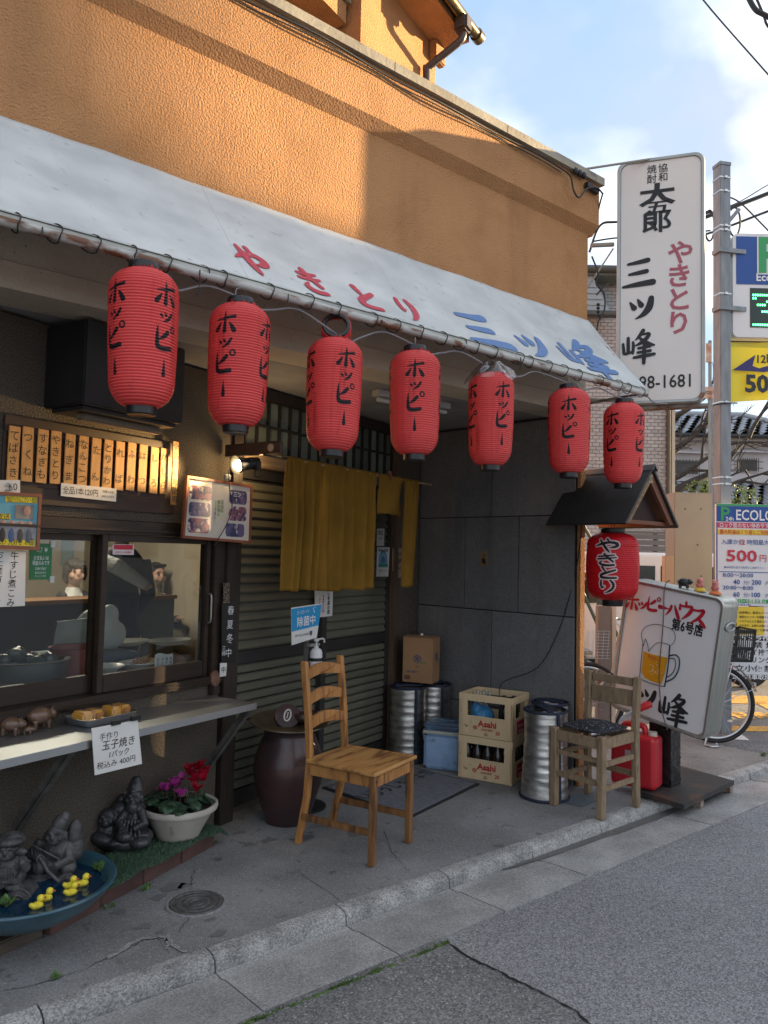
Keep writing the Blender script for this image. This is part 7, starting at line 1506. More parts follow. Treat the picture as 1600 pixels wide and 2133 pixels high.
b = B(); b.tube(bez([(-.09, -.03, 1.15), (-.1, -.05, 1.5), (-.085, -.05, 1.9), (-.078, -.02, 2.05)], 5), .012, 6); b.box((-.085, -.06, 1.6), (.05, .03, .04)); b.build('conduit', WIRE, po, True)
BLU = mat('parking_blue', (.012, .07, .30), .4); GRN = mat('parking_green', (.03, .32, .10), .4); WPL = mat('panel_white', (.70, .71, .72), .4); LEDB = mat('led_black', (.02, .035, .03), .4); LEDG = mat('led_green', (.05, .8, .2), .4, emit=(.06, 1, .22), estr=2.2)
lf = FC(1527, 700, PP + Vector((.0, -.03, 0)))
lb_ = thing('parking_light_box', 'blue and white parking light box with green dot display on the pole', 'sign', (lf.x, lf.y, 0), AZR); LF = Face(lb_)
zt, zb_ = LF(1540, 486).z, LF(1540, 702).z; wL = .95
b = B(); P = [(p[0], p[1], p[2]) for p in rrect(wL, zt - zb_, .05, cx=wL / 2, cz=(zt + zb_) / 2)]; b.prism(P, (0, .22, 0)); b.build('case', WPL, lb_, 40)
zm = LF(1540, 592).z
b = B(); b.bb((.03, -.004, zm), (wL - .03, -.001, zt - .03)); bf = b.build('blue_field', BLU, lb_)
x_, z1, z2 = LF(1578, 520).x, LF(1578, 562).z, LF(1578, 495).z
b = B(); text(b, 'P', .46, (x_ + .12, -.006, (z1 + z2) / 2), X3, Z3, .06); b.build('white_letter_edge', WPL, bf); b = B(); text(b, 'P', .46, (x_ + .12, -.008, (z1 + z2) / 2), X3, Z3, .03); b.build('green_letter', GRN, bf)
b = B(); text(b, 'Ecolo Park', .1, (LF(1575, 577).x, -.006, LF(1575, 577).z), X3, Z3, .02, align='L'); small(b, 'white_print', WHITEINK, bf)
ax, az_ = LF(1562, 600).x, LF(1562, 600).z; dz_ = LF(1562, 682).z
b = B(); b.bb((ax, -.004, dz_), (wL - .06, -.001, az_)); lp2 = b.build('display', LEDB, lb_)
GRID = ["0000011000000", "1111111111111", "1000010100001", "0001100110000", "0110000001100", "0000000000000", "0011111111000", "0000011000000", "0000011000000", "0000011000000", "1111111111111"]
b = B()
for j, row in enumerate(GRID):
    for i, ch in enumerate(row):
        if ch == '1':
            for q in range(2): b.ell((ax + .03 + .042 * i + .021 * q, -.006, az_ - .035 - (az_ - dz_ - .06) * j / 10), (.0085, .004, .0095), n=8, m=5)
o = b.build('green_dots', LEDG, lp2); o['kind'] = 'stuff'
lf = FC(1518, 770, PP + Vector((.0, -.02, 0))); bn = thing('yellow_banner', 'yellow banner with dark arrow and price hanging below the parking light box', 'banner', (lf.x, lf.y, 0), AZR); LF = Face(bn)
zt, zb_ = LF(1530, 712).z, LF(1530, 838).z
b = B(); b.grid(lambda u, v: Vector((.85 * u, .012 * math.sin(u * 9) + .02 * v * math.sin(u * 5), zt + (zb_ - zt) * v + (.03 * math.sin(u * 3.2) if v > .9 else 0))), 24, 10); b.build('cloth', mat('banner_yellow', (.66, .55, .02), .6, col2=(.6, .52, .06), nscale=3, trans=.15), bn, 'all')
b = B(); b.prism([(LF(x_, y_).x, -.016, LF(x_, y_).z) for x_, y_ in ((1524, 772), (1572, 740), (1566, 763), (1580, 768), (1600, 762), (1640, 750), (1640, 765), (1590, 776), (1560, 774))], (0, .001, 0)); b.build('arrow', mat('arrow_indigo', (.03, .025, .14), .5), bn)
b = B(); c = LF(1575, 748); text(b, '12時間', .10, (c.x, -.018, c.z), X3, Z3, .03, align='L'); c = LF(1550, 798); text(b, '500', .22, (c.x, -.018, c.z), X3, Z3, .04, align='L'); small(b, 'dark_print', mat('dark_print', (.02, .025, .03), .5), bn)
b = B(); b.tube([(-.06, 0, zt + .005), (.85, 0, zt + .005)], .006, 6); b.tube([(-.16, -.04, zb_ - .04), (-.05, -.06, zb_ - .02), (.06, -.04, zb_ - .015)], .006, 6); b.build('cord', WIRE, bn)
lf = FC(1492, 1150, PP + Vector((-.05, -.07, 0)) - Vector((cF.x, cF.y, 0)) * .10)
pb_ = thing('parking_price_board', 'large parking price board with blue green and white fields on the pole', 'sign', (lf.x, lf.y, 0), AZR); LF = Face(pb_); wB = .92
zz = lambda y: LF(1550, y).z; xx = lambda x: LF(x, 1150).x
b = B(); b.bb((0, 0, zz(1262)), (wB, .03, zz(1050)), .003); pn = b.build('board', WPL, pb_)
def band(y1, y2, m, x0=.0, x1=None, d=.0, nm='band'): b = B(); b.bb((x0 + .002, -.003 - d, zz(y2)), ((x1 or wB) - .002, -.0005 - d, zz(y1))); return b.build(nm, m, pn)
band(1050.5, 1054.5, GRN); band(1055, 1087, BLU); band(1089, 1100, mat('sign_magenta', (.55, .03, .1), .4), .012); band(1103, 1114, mat('sign_yellow', (.75, .55, .04), .4), .012); band(1191, 1192.4, BLU, .02); band(1248, 1256, GRN)
b = B(); b.bb((0.0005, -.002, zz(1247)), (.011, -.0008, zz(1088))); b.build('edge', BLU, pn)
b = B(); b2 = B(); b3 = B(); b4 = B()
T = lambda bb_, s, x_, y_, sz, bold, w_=None, al='L': text(bb_, s, sz, (xx(x_), -.0055, zz(y_)), X3, Z3, bold * .5, width=w_, align=al)
T(b, 'ECOLO PARK', 1533, 1072, .13, .03, .62); T(b, '24h', 1511, 1081, .05, .02); T(b, 'ロック板のない停めやすい駐車場', 1499, 1094.5, .046, .02, .60); T(b, 'エコロパーク西新井第16', 1517, 1252, .040, .02, .33); small(b, 'white_print', WHITEINK, pn)
T(b2, 'P', 1501, 1070, .17, .05); small(b2, 'green_print', GRN, pn)
T(b3, '最大料金はくり返しご利用できます', 1499, 1108.5, .044, .02, .58); T(b3, '12', 1540, 1129, .062, .03); T(b3, '500', 1513, 1157, .14, .04, .27); T(b3, '円', 1582, 1162, .07, .01); small(b3, 'red_print', REDINK, pn)
T(b4, '入庫から', 1502, 1129, .052, .005); T(b4, '時間最大', 1556, 1129, .05, .005); T(b4, '●48時間を超える駐車はご遠慮下さい。', 1508, 1182, .022, .0, .36); T(b4, '8:00〜20:00', 1505, 1198, .048, .02, .27); T(b4, '40', 1527, 1212, .058, .03); T(b4, '分/', 1548, 1213, .045, .0); T(b4, '200', 1565, 1212, .058, .03); T(b4, '円', 1594, 1214, .04, 0); T(b4, '20:00〜8:00', 1505, 1224, .048, .02, .27); T(b4, '60', 1527, 1238, .058, .03); T(b4, '分/', 1548, 1239, .045, 0); T(b4, '100', 1565, 1238, .058, .03); T(b4, '円', 1594, 1240, .04, 0); T(b4, '0120-414-196', 1526, 1259.5, .028, .015); small(b4, 'blue_print', BLU, pn)
yb = thing('camera_notice', 'yellow security-camera notice under the parking price board', 'notice', (lf.x, lf.y, 0), AZR)
b = B(); b.bb((xx(1508), .004, zz(1322)), (xx(1592), .02, zz(1264)), .002); yp = b.build('board', MATS['sign_yellow'], yb); b = B(); [text(b, s, .024, (xx(1540), .002, zz(1276 + 9 * k)), X3, Z3, .01, width=.26, align='L') for k, s in enumerate(('駐車場は、監視カメラが', '車両のナンバーを認識する', 'システムにより運営されて', 'おります。お帰りの際には', '必ず精算機にて精算'))]
b.bb((xx(1512), .001, zz(1283)), (xx(1534), .003, zz(1277))); c = (xx(1524), .001, zz(1300)); b.bb((c[0] - .045, .001, c[2] - .02), (c[0] + .045, .003, c[2] + .01)); b.bb((c[0] - .03, .001, c[2] + .01), (c[0] + .03, .003, c[2] + .035)); small(b, 'black_print', INK, yb)
wb_ = thing('rules_notice', 'white notice board of parking rules low on the pole', 'notice', (lf.x, lf.y, 0), AZR)
b = B(); b.bb((xx(1508), .004, zz(1415)), (xx(1508) + .8, .02, zz(1324)), .002); b.build('board', WPL, wb_); b = B(); b.bb((xx(1508), .001, zz(1334)), (xx(1508) + .8, .004, zz(1325))); b.bb((xx(1508), .001, zz(1415)), (xx(1508) + .8, .004, zz(1405)))
for s, x_, y_, sz, w_ in (('禁 煙', 1568, 1343, .06, .2), ('吸殻ポイ捨て厳禁', 1520, 1358, .058, .5), ('アイドリング禁止', 1520, 1374, .058, .5), ('立小便禁止', 1531, 1392, .06, .42)): text(b, s, sz, (xx(x_), .003, zz(y_)), X3, Z3, .015, width=w_, align='L')
small(b, 'black_print', INK, wb_); b = B(); text(b, 'カメラ作動中', .045, (xx(1540), .0005, zz(1329.5)), X3, Z3, .02, width=.4, align='L'); text(b, '違法駐車取締強化中', .045, (xx(1525), .0005, zz(1410)), X3, Z3, .02, width=.5, align='L'); small(b, 'white_print', WHITEINK, wb_)
b = B(); b.tube([(xx(1519) + .028 * math.cos(a), .002, zz(1390) + .03 * math.sin(a)) for a in np.linspace(0, 6.283, 20)[:-1]], .004, 5, closed=True); b.tube([(xx(1519) - .02, .002, zz(1390) + .02), (xx(1519) + .02, .002, zz(1390) - .02)], .003, 5); small(b, 'prohibition_mark', REDINK, wb_)

# beige cabinet and post
BEI = mat('beige_panel', (.29, .265, .215), .6, col2=(.26, .238, .195), nscale=3)
p = FC(1444, 1100, PP * 1.1); t = thing('beige_cabinet', 'tall beige metal cabinet standing left of the steel pole', 'cabinet', (p.x, p.y, 0), AZR); LF = Face(t)
x0, x1, z1 = LF(1405, 1030).x, LF(1484, 1030).x, LF(1444, 1026).z
b = B(); b.bb((x0, 0, -.02), (x1, .25, z1), .006); b.build('case', BEI, t); b = B(); [b.ell((LF(x_, y_).x, -.003, LF(x_, y_).z), (.008, .003, .008), n=8, m=5) for x_, y_ in ((1427, 1060), (1460, 1060), (1453, 1135), (1460, 1200))]; b.build('rivet', BLACKM, t)
p = FC(1395, 1180, PP * 1.06); t = thing('timber_post', 'short pale wooden post beside the beige cabinet', 'post', (p.x, p.y, 0), AZR); LF = Face(t); b = B(); b.bb((LF(1386, 1160).x, 0, -.02), (LF(1404, 1160).x, .09, LF(1390, 1158).z), .004); b.build('post', mat('pale_post', (.42, .30, .2), .7), t)
p = FC(1262, 1300, PP * .93); t = thing('grey_post', 'plain grey metal post behind the standing sign', 'post', (p.x, p.y, 0), AZR); LF = Face(t); b = B(); b.bb((LF(1247, 1300).x, 0, -.02), (LF(1272, 1300).x, .1, LF(1260, 1262).z), .004); b.build('post', mat('grey_brown_post', (.17, .15, .135), .6), t); b = B(); b.bb((LF(1275, 1300).x, 0, -.02), (LF(1284, 1300).x, .06, LF(1260, 1262).z), .004); b.build('edge_strip', mat('strip_cream', (.5, .45, .38), .6), t)

# ================================================================== grey-tiled building, fence, van, stairs
gp = FC(1300, 1000, Vector((9.5, 6.2, 0))); gb_ = thing('grey_tiled_building', 'grey brick-tiled house behind the restaurant corner', 'building', (gp.x, gp.y, 0), AZR); LF = Face(gb_)
x0, x1, zt = LF(1150, 900).x, LF(1398, 900).x, LF(1250, 592).z
b = B(); b.bb((x0, .004, -.1), (x1, 4, zt)); b.build('wall', mat('grout', (.20, .19, .185), .9), gb_)
TIL = mat('grey_tile', (.33, .335, .345), .7, col2=(.28, .285, .295), nscale=6, vary=.14, bump=.2, bscale=60)
tw, thh = .104, .051; kb = B(); kb.bb((.004, -.005, .004), (tw - .004, .004, thh - .004)); km = kb.mesh('brick'); st_ = B(); cnt = 0; cand = []
nrow = int(zt / thh)
for j in range(nrow):
    for i in range(int((x1 - x0) / tw) + 1):
        x_ = x0 + tw * i + (tw / 2 if j % 2 else 0); z_ = thh * j
        if x_ + tw > x1: continue
        w_ = gb_.location + Matrix.Rotation(AZR, 3, 'Z') @ Vector((x_, 0, z_)); d = w_ - CO; f_ = d.dot(cF); px = 800 + FPX * d.dot(cR) / f_; py = 1066.5 - FPX * d.dot(cU) / f_
        vis = 1218 < px < 1400 and ((845 < py < 1112 and not (1255 < px < 1345 and 840 < py < 1010)) or (px < 1284 and 590 < py < 760))
        cand.append((0 if vis else 1, j, i, x_, z_, px))
cand.sort()
for k, (v_, j, i, x_, z_, px) in enumerate(cand):
    if k < 300: link('brick', km, TIL, gb_, (x_, 0, z_))
    elif px > 1200: st_.bb((x_ + .004, -.005, z_ + .004), (x_ + tw - .004, .004, z_ + thh - .004))
o = st_.build('bricks', TIL, gb_); o['kind'] = 'stuff'
b = B(); b.bb((x0 - .1, -.35, zt + .003), (LF(1279, 580).x + .25, 4, zt + .09)); b.build('eaves', mat('eaves_green', (.10, .12, .11), .5), gb_); b = B(); b.tube([(x0 - .1, -.38, zt + .08), (x1 * 0 + LF(1279, 580).x + .25, -.38, zt + .08)], .05, 10); b.build('gutter', mat('gutter_dark', (.05, .055, .05), .5), gb_, True)
b = B(); b.bb((x1 + .002, -.02, -.1), (x1 + .05, .05, LF(1396, 845).z + .6)); b.build('corner_trim', mat('trim_pale', (.45, .40, .3), .6), gb_); b = B(); b.cyl((x1 - .05, -.04, 0), (x1 - .05, -.04, LF(1396, 845).z + .5), .028, 10); b.build('downpipe', mat('pipe_dark', (.06, .055, .05), .5), gb_, True)
q = [LF(x_, y_) for x_, y_ in ((1222, 590), (1258, 662), (1222, 662))]; b = B(); b.prism([(q[0].x, -.3, q[0].z), (q[1].x, -.3, q[1].z), (q[2].x - .2, -.3, q[2].z), (q[2].x - .2, -.3, q[0].z)], (0, .29, 0)); b.build('lean_to', mat('blue_siding', (.25, .31, .36), .6), gb_)
for k in range(5): b = B(); zq = q[2].z + (q[0].z - q[2].z) * k / 6; b.bb((q[2].x - .18, -.315, zq), (q[1].x - (q[1].x - q[0].x) * (k + .6) / 6, -.301, zq + .06)); b.build('siding_board', MATS['blue_siding'], gb_)
b = B(); b.bb((q[2].x - .2, -.36, q[2].z - .06), (q[1].x + .15, -.2, q[2].z - .004)); b.build('lean_to_gutter', MATS['gutter_dark'], gb_)
fp = FC(1368, 1130, Vector((8.7, 5.5, 0))); fn = thing('slat_fence', 'dark grey horizontal slat fence below the tiled house', 'fence', (fp.x, fp.y, 0), AZR); LF = Face(fn)
xa, xb, zt = LF(1300, 1130).x, LF(1406, 1130).x, LF(1368, 1112).z; FG = mat('fence_grey', (.10, .10, .103), .5, vary=.08)
kb = B(); kb.bb((0, 0, 0), (xb - xa, .02, .062), .003); km = kb.mesh('slat'); z = zt - .07
while z > .1: link('slat', km, FG, fn, (xa, 0, z)); z -= .075
for x_ in (xa, LF(1367, 1130).x, xb): b = B(); b.bb((x_ - .025, .021, -.02), (x_ + .025, .06, zt)); b.build('post', FG, fn)
b = B(); b.bb((xa, -.004, zt + .001), (xb, .07, zt + .03)); b.build('top_rail', FG, fn)
# white kei van
vp_ = G(1562, 1434, -.012); VW = mat('white_car_paint', (.66, .67, .69), .25, coat=.6); VG = mat('car_glass', (.012, .016, .02), .08, spec=.7)
van = thing('white_van', 'white boxy van parked beyond the pole, mostly hidden', 'van', vp_, AZR)
b = B(); xl, xr = -2.75, .62
pr = [(xl, .32), (xl - .02, .7), (xl + .1, .95), (xl + .55, 1.56), (xl + .7, 1.62), (xr - .12, 1.63), (xr - .02, 1.5), (xr, .9), (xr - .02, .32), (.36, .30), (.3, .52), (.12, .62), (-.12, .62), (-.3, .52), (-.36, .30), (-2.0, .30), (-2.06, .52), (-2.22, .62), (-2.42, .62), (-2.58, .5), (-2.64, .30)]
b.prism([(x_, .02, z_) for x_, z_ in pr], (0, 1.42, 0)); o = b.build('body', VW, van); md = o.modifiers.new('bv', 'BEVEL'); md.width = .05; md.segments = 3; md.limit_method = 'ANGLE'
for xa_, xb_ in ((-2.3, -1.15), (-1.08, -.05), (.0, .48)): b = B(); b.prism([(xa_ + (.1 if xa_ < -2 else 0), .012, .98), (xb_, .012, 1.02), (xb_, .012, 1.46), (xa_ + (.42 if xa_ < -2 else 0), .012, 1.46)], (0, .012, 0)); b.build('side_window', VG, van)
for x_ in (0, -2.32):
    b = B(); b.lathe([(.14, -.08), (.24, -.09), (.268, -.07), (.272, 0), (.268, .07), (.24, .09), (.14, .08)], 36); wh_ = b.build('wheel', TYRE, van, 40, (x_, .09, .272), (R(90), 0, 0)); b = B(); b.lathe([(0, .05), (.05, .07), (.15, .055), (.165, .085), (.15, .09), (.14, .02), (0, .02)], 24); b.build('rim', CHR, wh_, 40)
b = B(); b.bb((xr - .03, .1, .8), (xr + .01, .22, 1.2), .01); b.build('tail_lamp', mat('tail_red', (.4, .02, .02), .3), van)
# green steel stairs
sp_ = FC(1240, 1400, Vector((7.4, 4.75, 0))); stt = thing('steel_stairs', 'dark green steel outdoor stairs glimpsed past the wall end', 'stairs', (sp_.x, sp_.y, 0), AZR); LF = Face(stt); GS = mat('stair_green', (.04, .075, .07), .5, col2=(.06, .1, .095), nscale=6)
a_, c_ = LF(1205, 1330), LF(1290, 1540)
for y_ in (0, .7): b = B(); b.prism([(a_.x, y_, a_.z), (c_.x, y_, c_.z), (c_.x, y_, c_.z - .2), (a_.x, y_, a_.z - .2)], (0, .02, 0)); b.build('stringer', GS, stt)
for k in range(7): p = a_.lerp(c_, (k + .5) / 7); b = B(); b.bb((p.x - .13, .021, p.z - .1), (p.x + .13, .699, p.z - .06)); b.build('tread', mat('tread_grey', (.22, .26, .26), .5), stt)
for (x1_, y1_, x2_, y2_) in ((1210, 1085, 1290, 1225), (1210, 1180, 1290, 1330), (1210, 1225, 1290, 1400)): p, q = LF(x1_, y1_), LF(x2_, y2_); b = B(); b.tube([(p.x, 0, p.z), (q.x, 0, q.z)], .018, 8); b.build('handrail', GS, stt, True)
b = B(); p = LF(1247, 1200); b.cyl((p.x, .0, 0), (p.x, 0, LF(1247, 1140).z), .02, 8); b.build('baluster', GS, stt, True)

# ================================================================== white house with tiled roofs, bare tree, shrubs
hp = FC(1500, 950, Vector((18, 10, 0))); hs = thing('white_house', 'distant white house with grey tiled roofs and barred windows', 'house', (hp.x, hp.y, 0), AZR); LF = Face(hs)
HW = mat('white_render', (.60, .57, .585), .8, col2=(.56, .53, .545), nscale=2); x0, x1 = LF(1330, 950).x, LF(1760, 950).x; ze = LF(1500, 913).z
b = B(); b.bb((x0, 0, -.1), (x1, 5, ze)); b.build('wall', HW, hs)
b = B(); b.bb((x0, -.42, ze - .12), (x1, -.002, ze)); b.build('soffit', mat('soffit_pink', (.42, .37, .34), .7), hs)
RT = mat('grey_roof_tile', (.2, .21, .23), .45, col2=(.28, .29, .31), nscale=9, vary=.2, spec=.4); RTB = mat('roof_bed', (.03, .03, .033), .7)
tb = B(); tb.grid(lambda u, v: Vector((.28 * u, .30 * v, .04 * math.sin(u * math.pi * 2) + .012 + .035 * (1 - v))), 10, 2); tm_ = tb.mesh('roof_tile', 'all')
def tiled(za, zb, y0, y1, xa, xb, hip=0):
    nr = max(3, int(math.hypot(zb - za, y1 - y0) / .26)); sl = math.atan2(zb - za, y1 - y0)
    b = B(); b.prism([(xa, y0, za), (xb, y0, za), (xb - hip, y1, zb), (xa, y1, zb)], (0, 0, -.06)); rf = b.build('roof', RTB, hs)
    for j in range(nr):
        f = j / nr; yy, zz_ = y0 + (y1 - y0) * f, za + (zb - za) * f; x_ = xa + (.14 if j % 2 else 0)
        while x_ < xb - .28 - hip * f: link('roof_tile', tm_, RT, rf, (x_, yy, zz_), (sl, 0, 0)); x_ += .272
    return rf
xh0, xh1 = LF(1390, 900).x, LF(1680, 900).x
rf = tiled(ze + .03, LF(1500, 862).z + .15, -.5, 1.2, xh0, xh1, 1.0)
b = B(); b.tube([(xh0, 1.2, LF(1500, 862).z + .2), (xh1 - 1.0, 1.2, LF(1500, 862).z + .2)], .09, 10); b.tube([(xh1 - 1.0, 1.2, LF(1500, 862).z + .2), (xh1, -.5, ze + .1)], .08, 10); b.build('ridge', RT, rf, True)
b = B(); b.tube([(x0, -.55, ze - .02), (x1, -.55, ze - .02)], .05, 8); b.build('gutter', RTB, hs, True)
for xa_, xb_, ya, yb_ in ((1380, 1453, 958, 988), (1534, 1576, 957, 981)):
    p, q = LF(xa_, ya), LF(xb_, yb_); b = B(); b.bb((p.x - .05, -.03, q.z - .05), (q.x + .05, .01, p.z + .05)); wn_ = b.build('window', HW, hs); b = B(); b.bb((p.x, -.034, q.z), (q.x, -.031, p.z)); b.build('pane', mat('dim_glass', (.09, .085, .08), .3, col2=(.14, .13, .12), nscale=3), wn_)
    b = B()
    for k in range(12): x_ = p.x + (q.x - p.x) * k / 11; b.cyl((x_, -.1, q.z - .03), (x_, -.1, p.z + .03), .010, 5)
    for z_ in (p.z - .06, q.z + .06): b.cyl((p.x - .08, -.1, z_), (q.x + .12, -.1, z_), .010, 5)
    b.build('window_bars', mat('bars_brown', (.10, .085, .075), .5), wn_)
    b = B(); b.bb((p.x - .3, -.22, p.z + .16), (q.x + .3, -.002, p.z + .2)); b.build('window_hood', HW, hs)
zl = LF(1500, 1012).z; rf2 = tiled(LF(1500, 1062).z, zl, -1.9, -.35, LF(1385, 1030).x, LF(1700, 1030).x)
b = B(); b.bb((LF(1385, 1030).x, -1.8, -.1), (x1, -.01, LF(1500, 1066).z - .08)); b.build('annex_wall', mat('annex_wall', (.38, .37, .36), .8), hs)
b = B(); b.tube([(LF(1385, 1012).x, -.3, zl + .02), (LF(1700, 1012).x, -.3, zl + .02)], .05, 8); b.build('annex_ridge', RTB, rf2, True)
BARK = mat('dark_bark', (.03, .024, .022), .85, col2=(.06, .05, .045), nscale=20)
TP = Vector((13.6, 7.6, 0)); tp0 = FC(1384, 1100, TP); tr_ = thing('bare_tree', 'leafless tree with dark branches in front of the white house', 'tree', (tp0.x, tp0.y, 0), AZR); LF = Face(tr_)
rt = random.Random(5); trk = B(); trk.tube(bez([(0, 0, -.1), (.03, 0, 1.2), (-.02, .02, 2.4), (.0, 0, 3.6), (.05, .0, 4.6)], 5), [.14 - .1 * k / 20 for k in range(21)], 10); trk.build('trunk', BARK, tr_, True)
br = B(); twig = B()
def grow(p, d, l, r_, lev):
    pts = [p]; q = p.copy(); dd = d.copy(); n = 5
    for k in range(n):
        dd = (dd + Vector((rt.uniform(-.22, .22), rt.uniform(-.15, .15), rt.uniform(-.12, .22)))).normalized(); q = q + dd * (l / n); pts.append(q.copy())
        if lev < 3 and k > 0 and rt.random() < (.85 if lev < 2 else .6):
            s = rt.choice((-1, 1)); nd = (dd + Vector((rt.uniform(-.4, .5), rt.uniform(-.4, .4), s * rt.uniform(.4, .9)))).normalized(); grow(q.copy(), nd, l * rt.uniform(.4, .62), r_ * .5, lev + 1)
    (br if lev < 2 else twig).tube(bez([tuple(p_) for p_ in pts], 2), [max(.004, r_ * (1 - .75 * k / (2 * n))) for k in range(2 * n + 1)], 5 if lev > 1 else 7)
for (xa_, ya, xb_, yb_, r_) in ((1390, 1022, 1600, 935, .062), (1390, 985, 1520, 975, .045), (1392, 925, 1500, 885, .04), (1392, 865, 1500, 800, .04), (1392, 1030, 1610, 985, .035), (1392, 945, 1440, 930, .025)):
    p, q = LF(xa_, ya), LF(xb_, yb_); p = Vector((p.x, 0, p.z)); q = Vector((q.x, rt.uniform(-.4, .4), q.z)); grow(Vector((0, 0, p.z - .15)), (q - Vector((0, 0, p.z - .15))).normalized(), (q - p).length * 1.15, r_ * 1.5, 0)
br.build('branches', BARK, tr_, True); o = twig.build('twigs', BARK, tr_, True); o['kind'] = 'stuff'
lm3 = leaf_mesh('leaf', .06, .03, .2, 4)
def shrub(label, px, py, rx, rz_, n, dep, sc=1.0, cols=((.09, .14, .04), (.14, .19, .07))):
    p = FC(px, py, dep); t = thing('shrub', label, 'shrub', (p.x, p.y, 0), AZR); b = B(); b.tube(bez([(0, 0, -.05), (.03, 0, p.z * .5), (0, .02, p.z)], 4), [.03] * 9, 6)
    for k in range(9): a = U(0, 6.28); b.tube([(0, 0, p.z * .7), (rx * .8 * math.cos(a), rx * .5 * math.sin(a), p.z + U(-.6, .7) * rz_)], [.012, .004], 5)
    b.build('stem', BARK, t); b = B(); base = [(v.co.copy()) for v in lm3.vertices]; fs = [tuple(f.vertices) for f in lm3.polygons]
    for k in range(n):
        while True:
            q = Vector((U(-1, 1), U(-1, 1), U(-1, 1)))
            if q.length < 1 and rnd() < .35 + .65 * q.length: break
        M_ = Euler((U(0, 6.28), U(0, 6.28), U(0, 6.28))).to_matrix() * (sc * U(.7, 1.3)); c = Vector((q.x * rx, q.y * rx * .7, p.z + q.z * rz_)); b.add([M_ @ v + c for v in base], fs)
    o = b.build('foliage', mat('shrub_leaf', cols[0], .5, col2=cols[1], nscale=7, trans=.25), t); o['kind'] = 'stuff'
shrub('leafy evergreen shrub seen right of the steel pole before the tiled wall', 1542, 1042, .36, .26, 260, Vector((13.0, 6.9, 0)))
shrub('small leafy shrub seen left of the steel pole above the cabinet', 1462, 1020, .30, .16, 160, Vector((13.0, 6.9, 0)))
# small orange street signs behind the pole
for px, py, w_, h_, s_, lab in ((1474, 818, .17, .13, 'YOU', 'small orange and white street sign left of the pole'), (1476, 735, .08, .22, '', 'narrow orange lamp-post sign left of the pole')):
    p = FC(px, py, Vector((12.4, 6.6, 0))); t = thing('street_sign', lab, 'sign', (p.x, p.y, 0), AZR); b = B(); b.box((0, 0, p.z), (w_, .03, h_ * 1.5)); b.build('plate', mat('faded_orange', (.42, .17, .09), .6, col2=(.55, .42, .34), nscale=10), t); b = B(); b.cyl((w_ * .45, .03, -.1), (w_ * .45, .03, p.z + h_), .03, 8); b.build('pole', GALVP, t)
    if s_: b = B(); text(b, s_, .09, (0, -.017, p.z), X3, Z3, .02, width=w_ * .8); small(b, 'print', INK, t)
# overhead cables
CB = mat('overhead_cable', (.018, .019, .022), .6)
for i, (pts, r_, d_, lab) in enumerate((
    (((1380, 480), (1470, 452), (1600, 403), (1700, 360)), .035, 13, 'thick overhead cable rising to the right behind the pole'), (((1380, 500), (1470, 488), (1600, 440), (1700, 405)), .022, 14, 'lower overhead cable passing behind the pole'), (((1440, 455), (1530, 425), (1600, 385), (1700, 330)), .010, 15, 'thin overhead wire above the thick cable'),
    (((1430, -60), (1465, 0), (1600, 155), (1700, 268)), .012, 12, 'single wire crossing the upper right sky'), (((1545, -40), (1570, 15), (1600, 35), (1700, 90)), .03, 9, 'bundled cable at the top right corner'), (((1560, -40), (1590, 30), (1600, 55), (1640, 100)), .015, 9.2, 'looped thin cable at the top right corner'),
    (((1518, 410), (1545, 425), (1600, 480), (1650, 530)), .009, 8.2, 'pale guy wire descending right from the pole'), (((1228, 525), (1250, 470), (1290, 462), (1400, 455), (1480, 440)), .018, 11, 'overhead cable passing behind the tall sign'), (((1235, 503), (1290, 495), (1400, 490), (1480, 480)), .012, 11, 'thin cable passing behind the tall sign'))):
    w_ = Vector((cF.x, cF.y, 0)).normalized() * d_; t = thing('overhead_cable', lab, 'cable', (0, 0, 0), 0, 'overhead cables'); b = B(); b.tube(bez([tuple(FC(x_, y_, w_)) for x_, y_ in pts], 6), r_, 6); b.build('cable', CB, t, True)
b = B()
for k, (cx_, cy_, rx_, ry_) in enumerate(((1530, 462, 12, 30), (1478, 470, 10, 32))):
    t = thing('cable_loop', ('slack cable loop right of the steel pole', 'slack cable loop left of the steel pole')[k], 'cable', (0, 0, 0), 0, 'slack cable loops'); b = B(); dq = PP + Vector((cF.x, cF.y, 0)) * .2; b.tube([tuple(FC(cx_ + rx_ * math.cos(a), cy_ + ry_ * math.sin(a), dq)) for a in np.linspace(-2.2, 3.6, 26)], .009, 6); b.build('loop', CB, t, True)

# ================================================================== unseen house and truck added for their shade (outside the frame), weeds
hb_ = thing('added_shade_house', 'unseen plaster house added across the street to shade the awning and wall', 'house', (22.2, -2.56, 0))
b = B(); b.bb((0, -8, -.1), (3.8, .56, 7.5)); b.build('wall', mat('plaster', (.45, .42, .38), .85), hb_)  # added out of view; wall and roof edge shaped to shade awning and facade
b = B(); b.prism([(-.3, -8.3, 7.501), (-.3, .0, 7.501), (-.3, -.26, 8.4), (-.3, -.5, 11), (-.3, -8, 11)], (4.4, 0, 0)); b.build('roof', RTB, hb_)
for k in range(3):
    for z in (1.2, 4.2): b = B(); b.bb((-.02, -7 + 2.4 * k, z), (-.001, -5.6 + 2.4 * k, z + 1.2)); b.build('window', VG, hb_)
dv = thing('added_shade_truck', 'unseen pale box truck added along the street to shade the pavement', 'truck', (11.0, .25, ZR))  # added out of view to block low sun from the pavement
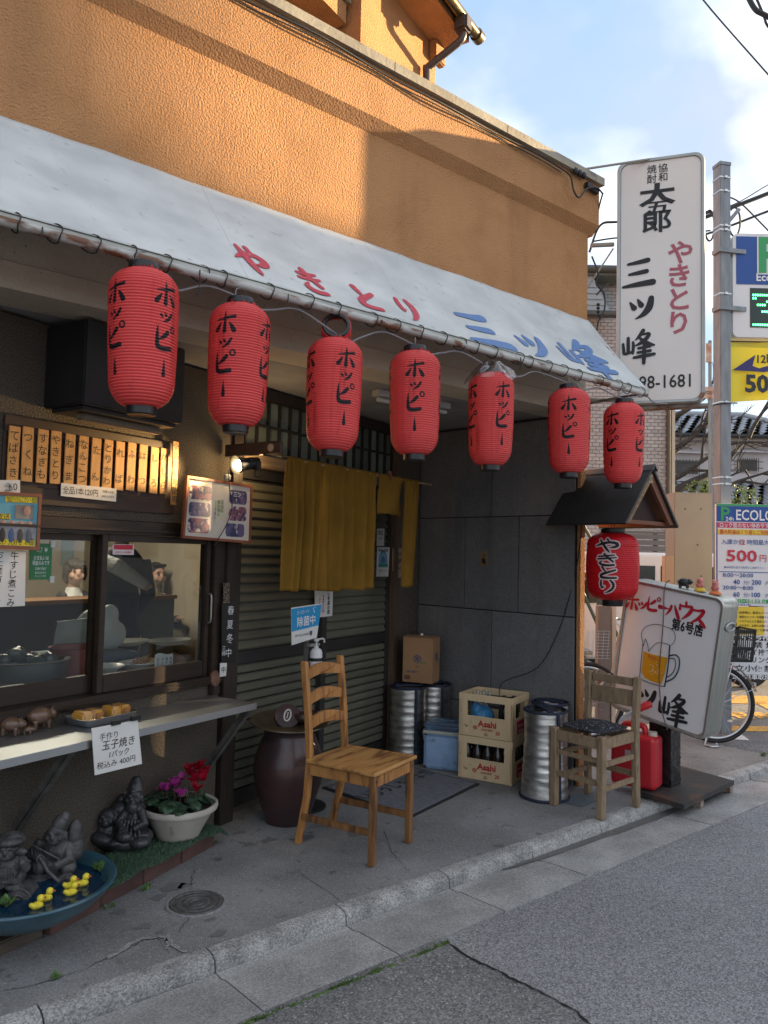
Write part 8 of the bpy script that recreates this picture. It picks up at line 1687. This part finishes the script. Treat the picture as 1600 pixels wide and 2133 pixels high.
b = B(); b.bb((0, 0, .45), (3.0, 1.7, 2.05), .03); b.build('cargo_box', mat('truck_white', (.6, .6, .58), .4), dv); b = B(); b.prism([(3.02, .1, .4), (4.2, .1, .4), (4.2, .1, 1.0), (3.9, .1, 1.75), (3.02, .1, 1.8)], (0, 1.5, 0)); b.build('cab', VW, dv)
for x_ in (.7, 3.6):
    for y_ in (.12, 1.58): b = B(); b.lathe([(.1, -.08), (.26, -.09), (.29, 0), (.26, .09), (.1, .08)], 24); b.build('wheel', TYRE, dv, 40, (x_, y_, .30), (R(90), 0, 0))

gm_ = B()
def tuft(p, r_, n, h):
    for k in range(n):
        a = U(0, 6.28); q = Vector(p) + Vector((U(-r_, r_), U(-r_ * .3, r_ * .3), 0)); d = Vector((math.cos(a), math.sin(a), 0)); l = h * U(.4, 1.2); wv = U(.0015, .004)
        s = Vector((-d.y, d.x, 0)) * wv; gm_.add([q - s, q + s, q + d * l * .6 + Vector((0, 0, l)) + s * .3], [(0, 1, 2)])
a, c = G(495, 2140, -.038), G(932, 1964, -.038)
for k in range(85):
    f = rnd() ** .8; p = a.lerp(c, f); dens = .5 + .5 * math.sin(f * 23) * math.sin(f * 9 + 1)
    if rnd() < .15 + .8 * dens: tuft(p + Vector((0, U(-.006, .006), 0)), .02, int(5 + 12 * dens), U(.005, .014))
o = gm_.build('weeds', MOSS); tag(o, 'fresh green weeds growing along the joint between gutter and road', 'weeds', kind='stuff')
mb_ = B()
for k in range(70):
    f = rnd(); p = a.lerp(c, f); r_ = U(.004, .013); mb_.ell((p.x, p.y + U(-.006, .006), p.z - .002), (r_ * 1.6, r_ * .6, U(.003, .006)), n=8, m=4)
o = mb_.build('moss', MOSS); tag(o, 'green moss cushions filling the road joint', 'moss', kind='stuff')
wl = leaf_mesh('leaf', .022, .012, .3, 4)
for px, py, n, lab in ((306, 1853, 14, 'small green weed at the foot of the red blocks'), (232, 1892, 6, 'tiny two-leaved weed below the blue basin'), (112, 2040, 12, 'low weed in the pavement crack at the left'), (440, 1762, 12, 'weed under the end of the turf mat'), (1590, 1575, 22, 'green weed at the far end of the pavement')):
    t = thing('weed', lab, 'weed', G(px, py, .001), 0, 'weeds in the pavement')
    for k in range(n): link('leaf', wl, LEAFG, t, (U(-.02, .02), U(-.012, .012), U(0, .01)), (U(-.3, .3), R(-U(10, 70)), U(0, 6.28)), [U(.6, 1.3)] * 3)
